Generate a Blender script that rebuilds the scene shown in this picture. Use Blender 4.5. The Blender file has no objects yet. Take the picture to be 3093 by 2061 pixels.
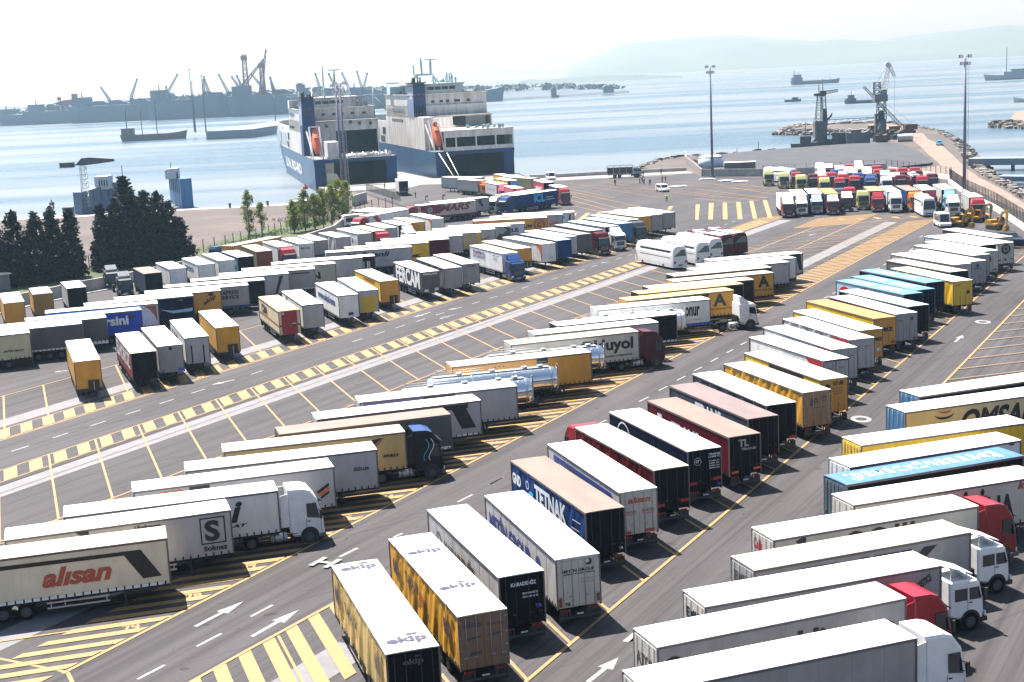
SKYSTR=0.05
EXPO=1.78
HAZE=0.00016
import bpy, math, random
from mathutils import Vector, Matrix
R_=math.radians
rnd=random.Random(7)
sc=bpy.context.scene
C=sc.collection
# ------------------------------------------------------------ camera
cam=bpy.data.cameras.new('camera'); co=bpy.data.objects.new('camera',cam); C.objects.link(co); sc.camera=co
PITCH,ROLL,CAMH=R_(10.5116797),R_(-2.8241929),30.44946
fw=Vector((0,math.cos(PITCH),-math.sin(PITCH))); up=Vector((0,math.sin(PITCH),math.cos(PITCH))); rt=Vector((1,0,0))
r2=rt*math.cos(ROLL)+up*math.sin(ROLL); u2=-rt*math.sin(ROLL)+up*math.cos(ROLL)
M=Matrix((r2,u2,-fw)).transposed().to_4x4(); M.translation=Vector((0,0,CAMH)); co.matrix_world=M
cam.sensor_width=36; cam.lens=4363.34/3093*36; cam.clip_start=0.5; cam.clip_end=60000
sc.render.resolution_x=1024; sc.render.resolution_y=682
# ------------------------------------------------------------ sky, sun, exposure
SUN_EL,SUN_AZ=R_(61),R_(126)
w=bpy.data.worlds.new('World'); sc.world=w; w.use_nodes=True
nt=w.node_tree; bg=nt.nodes['Background']; sky=nt.nodes.new('ShaderNodeTexSky'); sky.sky_type='NISHITA'; sky.sun_disc=False
sky.sun_elevation=SUN_EL; sky.sun_rotation=math.pi/2-SUN_AZ; sky.dust_density=1.5; sky.air_density=1.0; sky.ozone_density=1.0
nt.links.new(sky.outputs[0],bg.inputs[0]); bg.inputs[1].default_value=SKYSTR
sl=bpy.data.lights.new('sun','SUN'); sl.energy=5.0; sl.angle=R_(0.53); sl.color=(1,.96,.9); so=bpy.data.objects.new('sun',sl); C.objects.link(so)
so.rotation_euler=Vector((-math.cos(SUN_EL)*math.cos(SUN_AZ),-math.cos(SUN_EL)*math.sin(SUN_AZ),-math.sin(SUN_EL))).to_track_quat('-Z','Y').to_euler()
sc.view_settings.view_transform='Standard'; sc.view_settings.look='None'; sc.view_settings.exposure=EXPO; sc.view_settings.gamma=1
sc.cycles.max_bounces=6; sc.cycles.volume_bounces=0; sc.cycles.diffuse_bounces=1; sc.cycles.glossy_bounces=3
# ------------------------------------------------------------ materials
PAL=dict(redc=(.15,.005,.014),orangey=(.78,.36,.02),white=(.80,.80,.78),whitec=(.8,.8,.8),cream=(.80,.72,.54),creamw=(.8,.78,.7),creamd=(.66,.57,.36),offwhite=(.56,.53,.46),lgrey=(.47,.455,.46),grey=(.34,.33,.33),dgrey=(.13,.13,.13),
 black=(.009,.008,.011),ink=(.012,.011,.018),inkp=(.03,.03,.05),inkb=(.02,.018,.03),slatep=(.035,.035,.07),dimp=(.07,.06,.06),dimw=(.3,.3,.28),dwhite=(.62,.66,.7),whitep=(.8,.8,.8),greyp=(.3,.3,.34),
 tan=(.6,.42,.16),tanl=(.6,.48,.26),tancurt=(.55,.40,.14),beige=(.2,.14,.112),pinkroof=(.18,.125,.12),dustroof=(.3,.25,.22),greyroof=(.2,.19,.18),ochre=(.70,.33,.04),ochred=(.36,.2,.05),ochrep=(.6,.38,.03),yellow=(.8,.50,.02),yellowp2=(.6,.32,.04),yellowd=(.68,.34,.025),yellowp=(.7,.45,.02),yellowl=(.5,.37,.13),
 orangep=(.7,.14,.02),orangeb=(.4,.1,.03),orangeroof=(.40,.2,.06),orangel=(.45,.27,.1),orange=(.62,.16,.015),brownend=(.22,.13,.08),brownend2=(.3,.19,.11),brickend=(.28,.06,.03),brick=(.42,.08,.05),brickp=(.42,.06,.04),brickd=(.2,.06,.04),crim=(.28,.01,.025),
 maroon=(.10,.008,.014),maroond=(.11,.015,.025),maroonp=(.2,.01,.02),burgundy=(.07,.004,.011),red=(.27,.008,.02),redp=(.42,.015,.03),redd=(.26,.012,.02),redcw=(.17,.01,.02),pink=(.55,.1,.16),pinks=(.5,.1,.14),pinkp=(.75,.3,.36),crims=(.42,.03,.06),
 blue=(.018,.05,.17),bluep=(.05,.12,.5),bluelet=(.03,.05,.22),bluel=(.3,.5,.75),bluelc=(.2,.4,.65),brightblue=(.01,.06,.5),blueroof=(.055,.15,.33),skyroof=(.09,.21,.33),paleblue=(.4,.52,.62),picblue=(.45,.6,.75),teal=(.03,.2,.36),navy=(.007,.010,.035),slate=(.05,.06,.09),cyanp=(.03,.4,.7),rustblue=(.06,.18,.36),rackend=(.1,.14,.17),violetp=(.16,.12,.3),
 olive=(.08,.08,.04),olive2=(.2,.18,.1),greengrey=(.42,.44,.34),dbrown=(.045,.02,.015),steel=(.72,.72,.72),lime=(.44,.46,.16),silverc=(.35,.4,.5),darkredcw=(.2,.03,.03),dgreyc=(.06,.07,.09))
MATS={}
def nodes(m):
    m.use_nodes=True; return m.node_tree
def mat(name,col,rough=.55,metal=0.,dirt=.12,scale=.8,bump=0.,stretch=(1,1,1),dcol=None,vary=0.,emit=None,spec=.5,bscale=None):
    if name in MATS: return MATS[name]
    m=bpy.data.materials.new(name); t=nodes(m); b=t.nodes['Principled BSDF']
    b.inputs['Roughness'].default_value=rough; b.inputs['Metallic'].default_value=metal; b.inputs['Specular IOR Level'].default_value=spec
    c4=(*col,1)
    tc=t.nodes.new('ShaderNodeTexCoord'); mp=t.nodes.new('ShaderNodeMapping'); mp.inputs['Scale'].default_value=stretch
    t.links.new(tc.outputs['Object'],mp.inputs['Vector'])
    if dirt>0:
        nz=t.nodes.new('ShaderNodeTexNoise'); nz.inputs['Scale'].default_value=scale; nz.inputs['Detail'].default_value=6; nz.inputs['Roughness'].default_value=.65
        t.links.new(mp.outputs[0],nz.inputs['Vector'])
        rp=t.nodes.new('ShaderNodeValToRGB'); rp.color_ramp.elements[0].position=.35; rp.color_ramp.elements[1].position=.68
        d=dcol or tuple(x*(1-dirt*1.6) for x in col)
        rp.color_ramp.elements[0].color=(*d,1); rp.color_ramp.elements[1].color=c4
        t.links.new(nz.outputs[0],rp.inputs[0]); src=rp.outputs[0]
        if vary:
            oi=t.nodes.new('ShaderNodeObjectInfo'); hs=t.nodes.new('ShaderNodeHueSaturation'); mr=t.nodes.new('ShaderNodeMapRange')
            mr.inputs[3].default_value=1-vary; mr.inputs[4].default_value=1+vary
            t.links.new(oi.outputs['Random'],mr.inputs[0]); t.links.new(mr.outputs[0],hs.inputs['Value']); t.links.new(src,hs.inputs['Color']); src=hs.outputs[0]
        t.links.new(src,b.inputs['Base Color'])
    else: b.inputs['Base Color'].default_value=c4
    if bump>0:
        n2=t.nodes.new('ShaderNodeTexNoise'); n2.inputs['Scale'].default_value=bscale or scale*3; n2.inputs['Detail'].default_value=5
        t.links.new(mp.outputs[0],n2.inputs['Vector']); bp=t.nodes.new('ShaderNodeBump'); bp.inputs['Strength'].default_value=bump; bp.inputs['Distance'].default_value=.1
        t.links.new(n2.outputs[0],bp.inputs['Height']); t.links.new(bp.outputs[0],b.inputs['Normal'])
    if emit: b.inputs['Emission Color'].default_value=(*emit,1); b.inputs['Emission Strength'].default_value=1
    MATS[name]=m; return m
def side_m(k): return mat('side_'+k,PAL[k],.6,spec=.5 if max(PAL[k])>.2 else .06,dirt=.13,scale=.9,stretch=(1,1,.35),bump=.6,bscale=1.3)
ROOFC=dict(cream=(.5,.45,.34),beige=PAL['beige'])
def roof_m(k):
    return mat('roof_'+k,ROOFC.get(k,PAL[k]),.6,dirt=.10 if k not in('pinkroof','beige','cream','orangeroof') else .17,scale=.7,stretch=(.35,1,1),bump=.3,bscale=2.2)
def paint_m(k): return mat('paint_'+k,PAL[k],.32,dirt=.08,scale=1.2,spec=.5 if max(PAL[k])>.2 else .3)
def ink_m(k): return mat('ink_'+k,PAL[k],.5,dirt=.0)
M_=lambda n,*a,**k: mat(n,*a,**k)
m_rub=M_('rubber',(.012,.012,.014),.9,dirt=.3,spec=.1); m_rim=M_('wheel_rim',(.10,.10,.11),.6,.2,dirt=.3); m_chs=M_('chassis_steel',(.018,.016,.016),.8,dirt=.3,spec=.15)
m_glass=M_('dark_glass',(.015,.02,.03),.06,dirt=0,spec=.9); m_galv=M_('galvanised',(.42,.45,.48),.4,.5,dirt=.15); m_alu=M_('aluminium_rail',(.6,.6,.62),.4,.4,dirt=.15)
m_lred=M_('red_lens',(.22,.012,.012),.25,dirt=0); m_lamp=M_('lamp_glass',(.75,.78,.8),.1,dirt=0); m_blk=M_('black_plastic',(.02,.02,.022),.5,dirt=.2)
m_conc=M_('concrete',(.42,.40,.38),.9,dirt=.2,scale=.5,bump=.3); m_rust=M_('rusty_steel',(.12,.07,.05),.8,dirt=.4,scale=.6); m_dsteel=M_('dark_steel',(.06,.065,.075),.7,dirt=.3,scale=.4)
m_orgl=M_('orange_lens',(.25,.05,.01),.3,dirt=0)
# ------------------------------------------------------------ mesh helpers
class MB:
    def __init__(s): s.v=[];s.f=[];s.mi=[];s.sm=[]
    def add(s,vs,fs,mi=0,sm=False):
        o=len(s.v); s.v+=[tuple(v) for v in vs]; s.f+=[tuple(o+i for i in f) for f in fs]; s.mi+=[mi]*len(fs); s.sm+=[sm]*len(fs); return s
    def box(s,x0,x1,y0,y1,z0,z1,mi=0,top=None):
        vs=[(x0,y0,z0),(x1,y0,z0),(x1,y1,z0),(x0,y1,z0),(x0,y0,z1),(x1,y0,z1),(x1,y1,z1),(x0,y1,z1)]
        fs=[(3,2,1,0),(4,5,6,7),(0,1,5,4),(1,2,6,5),(2,3,7,6),(3,0,4,7)]
        s.add(vs,fs,mi)
        if top is not None: s.mi[-5]=top
        return s
    def cyl(s,p0,p1,r0,r1=None,n=10,mi=0,cap=True,sm=True):
        r1=r0 if r1 is None else r1; p0=Vector(p0);p1=Vector(p1); d=(p1-p0).normalized()
        a=d.orthogonal().normalized(); b=d.cross(a); vs=[]
        for p,r in((p0,r0),(p1,r1)):
            for i in range(n):
                t=2*math.pi*i/n; vs.append(p+a*math.cos(t)*r+b*math.sin(t)*r)
        s.add(vs,[(i,(i+1)%n,n+(i+1)%n,n+i) for i in range(n)],mi,sm)
        if cap:
            o=len(s.v)-2*n; s.f.append(tuple(o+i for i in reversed(range(n)))); s.f.append(tuple(o+n+i for i in range(n))); s.mi+=[mi]*2; s.sm+=[False]*2
        return s
    def bar(s,p0,p1,w=.1,mi=0): return s.cyl(p0,p1,w*.6,n=4,mi=mi,sm=False)
    def prism(s,poly,y0,y1,mi=0,ax='y',mis=None):
        # poly list of (a,b) ; extruded along axis; for 'y': a=x,b=z ; 'x': a=y,b=z ; 'z': a=x,b=y
        n=len(poly)
        def P(a,b,c): return (a,c,b) if ax=='y' else ((c,a,b) if ax=='x' else (a,b,c))
        vs=[P(a,b,y0) for a,b in poly]+[P(a,b,y1) for a,b in poly]
        fs=[(i,(i+1)%n,n+(i+1)%n,n+i) for i in range(n)]
        o=len(s.mi); s.add(vs,fs+[tuple(reversed(range(n))),tuple(range(n,2*n))],mi)
        if mis:
            for k,v in mis.items(): s.mi[o+k]=v
        return s
    def poly(s,pts,z=0.,mi=0): return s.add([(p[0],p[1],z) if len(p)<3 else p for p in pts],[tuple(range(len(pts)))],mi)
    def xf(s,fn,i0=0):
        for i in range(i0,len(s.v)): s.v[i]=tuple(fn(Vector(s.v[i])))
        return s
    def mesh(s,name,mats):
        me=bpy.data.meshes.new(name); me.from_pydata(s.v,[],s.f)
        for m in (mats if isinstance(mats,(list,tuple)) else [mats]): me.materials.append(m)
        me.polygons.foreach_set('material_index',s.mi); me.polygons.foreach_set('use_smooth',s.sm); me.update()
        return me
def rot2(p,a,c=(0,0)):
    x,y=p[0]-c[0],p[1]-c[1]; return (c[0]+x*math.cos(a)-y*math.sin(a),c[1]+x*math.sin(a)+y*math.cos(a))
def obj(name,me,parent=None,loc=(0,0,0),rz=0.):
    o=bpy.data.objects.new(name,me); C.objects.link(o); o.location=loc; o.rotation_euler=(0,0,rz)
    if parent is not None: o.parent=parent
    return o
def thing(name,label,cat,loc=(0,0,0),rz=0.,group=None):
    o=obj(name,None,None,loc,rz); o.empty_display_size=.5; tag(o,label,cat,group); return o
def tag(o,label,cat,group=None):
    o['label']=label; o['category']=cat
    if group: o['group']=group
    return o
def struct(name,mb,m,kind='structure'):
    o=obj(name,mb.mesh(name,m)); o['kind']=kind; return o
def copy_tree(o,parent=None):
    c=o.copy(); C.objects.link(c); c.parent=parent
    for ch in list(o.children): copy_tree(ch,c)
    return c
ORD='first second third fourth fifth sixth seventh eighth ninth tenth eleventh twelfth thirteenth fourteenth fifteenth sixteenth seventeenth eighteenth nineteenth twentieth'.split()
ORD+=['twenty-'+x for x in ORD[:9]]+['thirtieth','thirty-first','thirty-second','thirty-third']
# text -> flat triangles in unit box
_tc={}
def text_tris(s,bold=.02,shear=0.):
    k=(s,bold,shear)
    if k in _tc: return _tc[k]
    cu=bpy.data.curves.new('t','FONT'); cu.body=s; cu.resolution_u=3; cu.offset=bold; cu.shear=shear; cu.fill_mode='BOTH' if hasattr(cu,'fill_mode') else 'FRONT'
    o=bpy.data.objects.new('t',cu); C.objects.link(o); dg=bpy.context.evaluated_depsgraph_get(); dg.update()
    me=bpy.data.meshes.new_from_object(o.evaluated_get(dg)); C.objects.unlink(o)
    vs=[v.co.copy() for v in me.vertices]; fs=[tuple(p.vertices) for p in me.polygons]
    x0=min(v.x for v in vs);x1=max(v.x for v in vs);y0=min(v.y for v in vs);y1=max(v.y for v in vs)
    vs=[((v.x-x0)/(x1-x0),(v.y-y0)/(y1-y0)) for v in vs]
    bpy.data.objects.remove(o); bpy.data.meshes.remove(me); _tc[k]=(vs,fs); return _tc[k]
# world positions in metres (x right, y away from the camera position, z up)
TR=[
('A','cream curtain trailer with red lettering and a dark diagonal band','cream','cream','cream',-28.24,82.9,15.2,13.6,'R','F',{},[('p','V','ink',0.0,0.86,0.885,0.83,0.87,0.745,0.0,0.765),('p','V','ink',0.8,0.835,0.885,0.83,0.965,0.2,0.885,0.19),('t','V',0.46,0.26,0.755,0.68,'alısan','brick','i'),('p','V','whitep',0.2,0.06,0.965,0.06,0.965,0.0,0.2,0.0)]),
('A','light grey trailer with a framed black letter emblem at its end','lgrey','lgrey','white',-25.35,87.87,17.5,13.6,'R','B',{},[('t','V',0.875,0.34,0.945,0.83,'S','ink',''),('f','V','ink',0.855,0.28,0.972,0.9,0.03),('t','V',0.865,0.12,0.975,0.24,'Solmaz','ink',''),('t','V',0.56,0.82,0.68,0.93,'Uluslararası','ink','i'),('p','V','ink',0.3,0.97,0.36,0.97,0.36,0.75)]),
('A','white articulated lorry with white cab and a large black letter','white','white','white',-22.94,91.99,15.7,13.6,'R','B',{'cab': ('whitec','hi')},[('t','V',0.765,0.36,0.825,0.86,'i','ink','i'),('t','V',0.765,0.24,0.845,0.32,'AT','ink','i')]),
('A','pale grey trailer with small orange stars and a striped corner','lgrey','lgrey','white',-19.81,97.21,16.7,13.6,'R','B',{},[('t','V',0.13,0.8,0.24,0.93,'***','orangep',''),('p','V','ink',0.27,0.95,0.37,0.95,0.37,0.82,0.27,0.82),('p','V','ink',0.8,0.12,0.97,0.62,0.97,0.54,0.83,0.12),('p','V','orangep',0.835,0.12,0.97,0.52,0.97,0.44,0.865,0.12),('p','V','ink',0.87,0.12,0.97,0.42,0.97,0.36,0.89,0.12)]),
('A','plain light grey trailer with small black lettering near its end','lgrey','lgrey','white',-17.16,101.68,14.5,13.6,'R','B',{},[('t','V',0.87,0.5,0.955,0.61,'SİSİKLER','ink',''),('p','V','ink',0.66,0.97,0.73,0.97,0.73,0.9,0.66,0.9)]),
('A','tan trailer with dark blue and black tractor cab','tan','tan','cream',-15.4,106.59,14.6,13.6,'R','B',{'cab': ('black','hi')},[('p','V','ink',0.22,0.74,0.3,0.74,0.3,0.66,0.22,0.66),('p','V','ink',0.36,0.74,0.46,0.76,0.46,0.66,0.36,0.66),('p','V','ink',0.5,0.8,0.62,0.8,0.62,0.68,0.5,0.68),('p','V','ink',0.64,0.84,0.74,0.86,0.74,0.74,0.64,0.72),('p','V','ink',0.76,0.74,0.82,0.88,0.87,0.92,0.8,0.66),('p','V','brickp',0.81,0.66,0.87,0.9,0.88,0.9,0.82,0.64),('t','V',0.87,0.36,0.955,0.44,'REPUBLICS','ink','')]),
('A','dark grey curtain trailer with beige roof','dgrey','dgrey','beige',-12.07,111.34,16.9,13.6,'R','B',{},[('p','V','whitep',0.92,0.1,0.99,0.1,0.99,0.02,0.92,0.02)]),
('A','light grey trailer with a wide dark diagonal stripe','lgrey','lgrey','white',-9.74,115.85,17.1,13.6,'R','B',{},[('p','V','ink',0.02,0.95,0.92,0.95,0.92,0.82,0.02,0.82),('p','V','ink',0.81,0.9,0.9,0.9,0.965,0.22,0.875,0.22),('p','V','whitep',0.83,0.06,0.97,0.06,0.97,0.0,0.83,0.0)]),
('A','pale grey trailer with purple upper edge beside the tank trailers','lgrey','lgrey','white',-6.7,120.99,14.4,13.6,'R','B',{},[('p','V','violetp',0.02,0.98,0.55,0.98,0.55,0.8,0.02,0.8),('p','V','ink',0.4,0.96,0.6,0.96,0.6,0.86,0.4,0.86)]),
('A','small chrome tank trailer behind the purple-edged trailer','steel','steel','steel',-4.4,125.3,14.4,13.6,'R','B',{'kind': 'tank'},[]),
('A','bigger polished steel tank trailer with upright white rear post','steel','steel','steel',-2.0,129.9,14.4,13.6,'R','B',{'kind': 'tank'},[]),
('A','ochre box trailer with cream roof','ochre','ochre','cream',0.56,134.19,16.1,13.6,'R','B',{},[('c','V','ink',0.3,0.86,0.08,0),('c','V','ink',0.33,0.86,0.08,0),('c','V','ink',0.36,0.86,0.08,0),('p','V','ink',0.6,0.98,0.68,0.98,0.68,0.8,0.6,0.8)]),
('A','dull steel tank trailer between ochre box and burgundy cab','steel','steel','steel',3.0,139.0,14.4,13.6,'R','B',{'kind': 'tank'},[]),
('A','off-white trailer with large black lettering and burgundy cab','offwhite','offwhite','cream',6.03,143.84,17.3,13.6,'R','B',{'cab': ('burgundy','hi')},[('t','V',0.53,0.3,0.955,0.86,'Okluyol','ink',''),('t','V',0.71,0.16,0.95,0.25,'AKARSU TAŞIMACILIK','ink','')]),
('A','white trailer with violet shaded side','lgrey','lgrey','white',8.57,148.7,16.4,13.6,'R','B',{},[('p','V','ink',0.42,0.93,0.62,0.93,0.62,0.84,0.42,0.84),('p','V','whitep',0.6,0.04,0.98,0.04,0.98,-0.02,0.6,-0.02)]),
('A','black curtain trailer with white roof','black','black','white',11.02,153.24,16.5,13.6,'R','B',{},[('p','V','whitep',0.84,0.03,0.995,0.03,0.995,-0.04,0.84,-0.04)]),
('A','white tank trailer with glossy rounded front','whitec','whitec','whitec',13.4,157.8,14.4,13.6,'R','B',{'kind': 'tank'},[]),
('A','white trailer with black lettering and blue lower band','white','white','white',15.91,162.13,16.4,13.6,'R','B',{},[('t','V',0.77,0.38,0.905,0.78,'onur','ink',''),('p','V','bluep',0.62,0.1,1.0,0.1,1.0,-0.02,0.62,-0.02),('t','TL',0.18,0.25,0.55,0.75,'onur','greyp','r180'),('t','V',0.8,0.2,0.92,0.27,'HAVA TAŞIMACILIĞI','greyp',''),('p','V','orangep',0.28,0.6,0.3,0.9,0.33,0.7)]),
('A','ochre trailer with large dark letter and yellow roof','ochre','ochre','yellowl',19.58,167.72,17.6,13.6,'R','B',{},[('t','V',0.8,0.4,0.93,0.92,'A','ink',''),('t','V',0.775,0.24,0.985,0.33,'VE TİCARET A.Ş.','ink',''),('p','V','ink',0.1,0.97,0.76,0.97,0.76,0.84,0.1,0.84)]),
('A','dark brown trailer with yellow roof','black','black','yellowl',21.46,172.3,17.6,13.6,'R','B',{},[]),
('A','dark brown trailer with white roof','dbrown','dbrown','cream',23.23,175.7,14.4,13.6,'R','B',{},[('p','V','brickp',0,1,0.1,1,0.1,0.7,0,0.7)]),
('A','ochre trailer with large dark letter and pale roof','ochre','ochre','cream',26.62,180.52,16.0,13.6,'R','B',{},[('t','V',0.84,0.4,0.955,0.92,'A','ink',''),('t','V',0.79,0.24,0.985,0.33,'VE TİCARET A.Ş.','ink','')]),
('A','black sided trailer with clean white roof','black','black','white',27.25,185.43,16.3,13.6,'R','B',{},[]),
('A','light grey box trailer with dirty lower edge','lgrey','lgrey','white',30.4,189.69,16.1,13.6,'R','B',{},[('c','V','brickp',0.96,0.9,0.12,0)]),
('A','white box trailer with rounded edges','white','white','white',32.06,193.39,16.2,13.6,'R','B',{},[('p','V','ink',0.9,0.03,1,0.03,1,-0.1,0.9,-0.1)]),
('A','grey trailer with dark diagonal stripe','lgrey','lgrey','white',33.87,197.9,15.4,13.6,'R','B',{},[('p','V','ink',0.84,0.98,0.98,0.98,0.99,0.2,0.96,0.2,0.93,0.85,0.84,0.85)]),
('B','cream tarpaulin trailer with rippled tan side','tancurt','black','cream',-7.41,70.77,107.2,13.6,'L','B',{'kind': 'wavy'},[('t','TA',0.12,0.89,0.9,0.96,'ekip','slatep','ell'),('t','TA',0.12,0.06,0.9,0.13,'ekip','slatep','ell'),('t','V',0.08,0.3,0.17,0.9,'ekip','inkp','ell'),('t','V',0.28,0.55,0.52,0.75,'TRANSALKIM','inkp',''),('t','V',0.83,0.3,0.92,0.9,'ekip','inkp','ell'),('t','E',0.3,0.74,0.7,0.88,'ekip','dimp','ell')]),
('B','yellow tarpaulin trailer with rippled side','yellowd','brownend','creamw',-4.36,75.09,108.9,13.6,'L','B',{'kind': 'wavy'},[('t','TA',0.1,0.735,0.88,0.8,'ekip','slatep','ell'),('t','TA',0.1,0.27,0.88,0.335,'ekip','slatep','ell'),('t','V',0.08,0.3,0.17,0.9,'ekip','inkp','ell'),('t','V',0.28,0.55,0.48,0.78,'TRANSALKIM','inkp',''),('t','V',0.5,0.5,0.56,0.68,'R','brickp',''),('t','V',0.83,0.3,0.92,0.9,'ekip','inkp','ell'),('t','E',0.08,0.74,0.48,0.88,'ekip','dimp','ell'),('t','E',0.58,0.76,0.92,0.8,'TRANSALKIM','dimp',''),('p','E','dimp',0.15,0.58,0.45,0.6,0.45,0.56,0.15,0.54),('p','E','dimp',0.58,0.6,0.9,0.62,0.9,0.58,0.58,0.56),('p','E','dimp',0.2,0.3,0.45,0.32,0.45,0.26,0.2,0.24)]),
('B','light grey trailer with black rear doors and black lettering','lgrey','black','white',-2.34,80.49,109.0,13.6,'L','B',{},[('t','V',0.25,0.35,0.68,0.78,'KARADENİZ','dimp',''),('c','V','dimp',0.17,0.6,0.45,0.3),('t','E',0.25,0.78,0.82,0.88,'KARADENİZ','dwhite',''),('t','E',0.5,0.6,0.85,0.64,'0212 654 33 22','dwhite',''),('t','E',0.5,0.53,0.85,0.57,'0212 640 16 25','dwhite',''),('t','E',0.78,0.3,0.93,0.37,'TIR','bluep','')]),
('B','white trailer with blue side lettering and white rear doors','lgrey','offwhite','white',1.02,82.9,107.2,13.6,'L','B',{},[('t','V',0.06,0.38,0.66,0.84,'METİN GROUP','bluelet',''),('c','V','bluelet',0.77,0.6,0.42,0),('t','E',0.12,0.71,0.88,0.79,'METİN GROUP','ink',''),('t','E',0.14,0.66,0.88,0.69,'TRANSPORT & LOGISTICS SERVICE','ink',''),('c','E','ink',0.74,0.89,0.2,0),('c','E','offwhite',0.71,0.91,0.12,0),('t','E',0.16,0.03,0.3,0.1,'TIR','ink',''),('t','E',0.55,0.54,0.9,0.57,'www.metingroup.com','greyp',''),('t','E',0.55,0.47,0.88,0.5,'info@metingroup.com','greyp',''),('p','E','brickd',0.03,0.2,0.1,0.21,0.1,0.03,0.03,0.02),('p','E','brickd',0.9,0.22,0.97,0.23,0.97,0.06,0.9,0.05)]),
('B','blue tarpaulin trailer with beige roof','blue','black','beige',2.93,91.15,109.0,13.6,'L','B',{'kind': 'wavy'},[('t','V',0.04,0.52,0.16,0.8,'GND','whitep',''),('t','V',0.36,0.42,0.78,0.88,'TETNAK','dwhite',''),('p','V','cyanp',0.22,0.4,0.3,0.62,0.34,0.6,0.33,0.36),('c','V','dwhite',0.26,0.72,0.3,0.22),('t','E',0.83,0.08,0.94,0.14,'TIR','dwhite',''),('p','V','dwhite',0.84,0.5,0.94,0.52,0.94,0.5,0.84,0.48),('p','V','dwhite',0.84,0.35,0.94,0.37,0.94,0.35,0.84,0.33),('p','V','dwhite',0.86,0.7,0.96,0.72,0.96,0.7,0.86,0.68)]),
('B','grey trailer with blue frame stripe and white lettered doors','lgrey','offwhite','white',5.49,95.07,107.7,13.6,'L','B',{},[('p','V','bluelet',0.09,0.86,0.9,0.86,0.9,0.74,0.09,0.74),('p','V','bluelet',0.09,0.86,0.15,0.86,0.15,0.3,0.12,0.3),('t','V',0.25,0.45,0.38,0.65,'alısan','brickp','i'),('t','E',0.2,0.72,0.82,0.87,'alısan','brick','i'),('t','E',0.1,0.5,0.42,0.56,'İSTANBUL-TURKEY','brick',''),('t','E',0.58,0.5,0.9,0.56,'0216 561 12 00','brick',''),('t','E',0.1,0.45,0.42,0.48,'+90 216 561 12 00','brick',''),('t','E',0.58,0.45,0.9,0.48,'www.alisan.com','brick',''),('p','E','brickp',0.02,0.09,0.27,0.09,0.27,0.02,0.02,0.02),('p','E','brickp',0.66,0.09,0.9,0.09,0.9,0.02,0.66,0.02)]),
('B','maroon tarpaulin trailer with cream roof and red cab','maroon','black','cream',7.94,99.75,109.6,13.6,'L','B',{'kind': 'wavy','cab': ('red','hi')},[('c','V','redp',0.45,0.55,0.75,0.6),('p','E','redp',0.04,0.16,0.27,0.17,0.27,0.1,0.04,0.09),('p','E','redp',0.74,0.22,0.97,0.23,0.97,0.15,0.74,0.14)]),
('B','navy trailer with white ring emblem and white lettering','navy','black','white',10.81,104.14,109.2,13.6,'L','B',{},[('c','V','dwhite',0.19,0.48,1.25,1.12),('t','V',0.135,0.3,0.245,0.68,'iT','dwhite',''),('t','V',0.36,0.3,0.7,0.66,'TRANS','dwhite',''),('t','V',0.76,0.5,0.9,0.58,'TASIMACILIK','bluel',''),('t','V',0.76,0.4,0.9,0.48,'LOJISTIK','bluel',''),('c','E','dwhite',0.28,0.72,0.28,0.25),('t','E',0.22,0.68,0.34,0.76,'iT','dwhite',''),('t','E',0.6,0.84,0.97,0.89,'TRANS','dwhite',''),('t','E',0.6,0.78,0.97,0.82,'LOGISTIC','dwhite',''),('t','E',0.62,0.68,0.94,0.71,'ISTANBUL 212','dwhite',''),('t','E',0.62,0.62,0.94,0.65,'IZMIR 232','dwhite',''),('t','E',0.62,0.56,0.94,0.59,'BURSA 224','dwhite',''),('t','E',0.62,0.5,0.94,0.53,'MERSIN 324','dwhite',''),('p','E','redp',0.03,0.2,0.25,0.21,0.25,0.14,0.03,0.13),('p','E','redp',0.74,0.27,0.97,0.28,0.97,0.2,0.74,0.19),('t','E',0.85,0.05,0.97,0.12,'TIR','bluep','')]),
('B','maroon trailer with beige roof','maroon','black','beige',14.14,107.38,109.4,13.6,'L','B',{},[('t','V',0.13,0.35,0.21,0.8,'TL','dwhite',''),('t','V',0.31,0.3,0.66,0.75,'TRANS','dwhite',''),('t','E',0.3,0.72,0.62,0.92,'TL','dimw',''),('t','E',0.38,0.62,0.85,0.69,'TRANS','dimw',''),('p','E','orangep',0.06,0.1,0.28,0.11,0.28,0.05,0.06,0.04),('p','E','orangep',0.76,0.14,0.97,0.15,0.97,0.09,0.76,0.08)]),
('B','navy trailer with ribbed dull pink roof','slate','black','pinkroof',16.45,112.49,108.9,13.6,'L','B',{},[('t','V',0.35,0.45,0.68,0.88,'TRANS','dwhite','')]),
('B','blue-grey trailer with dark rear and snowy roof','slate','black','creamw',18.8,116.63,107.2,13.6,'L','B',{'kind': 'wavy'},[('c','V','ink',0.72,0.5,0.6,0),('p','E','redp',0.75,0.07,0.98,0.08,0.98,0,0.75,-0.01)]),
('B','orange tarpaulin trailer with cream roof','yellowd','brownend2','cream',22.22,120.31,108.8,13.6,'L','B',{'kind': 'wavy'},[('c','V','ink',0.06,0.66,0.3,0),('p','V','ink',0.04,0.6,0.08,0.6,0.09,0.2,0.03,0.2),('p','E','dimp',0.22,0.6,0.3,0.88,0.42,0.6),('c','E','dimp',0.46,0.74,0.22,0.08),('t','E',0.6,0.78,0.86,0.86,'ALPER','dimp',''),('t','E',0.6,0.68,0.84,0.74,'LOJİSTİK','dimp',''),('t','E',0.3,0.52,0.78,0.56,'ULUSLARARASI NAKLİYAT','dimp','')]),
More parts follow.
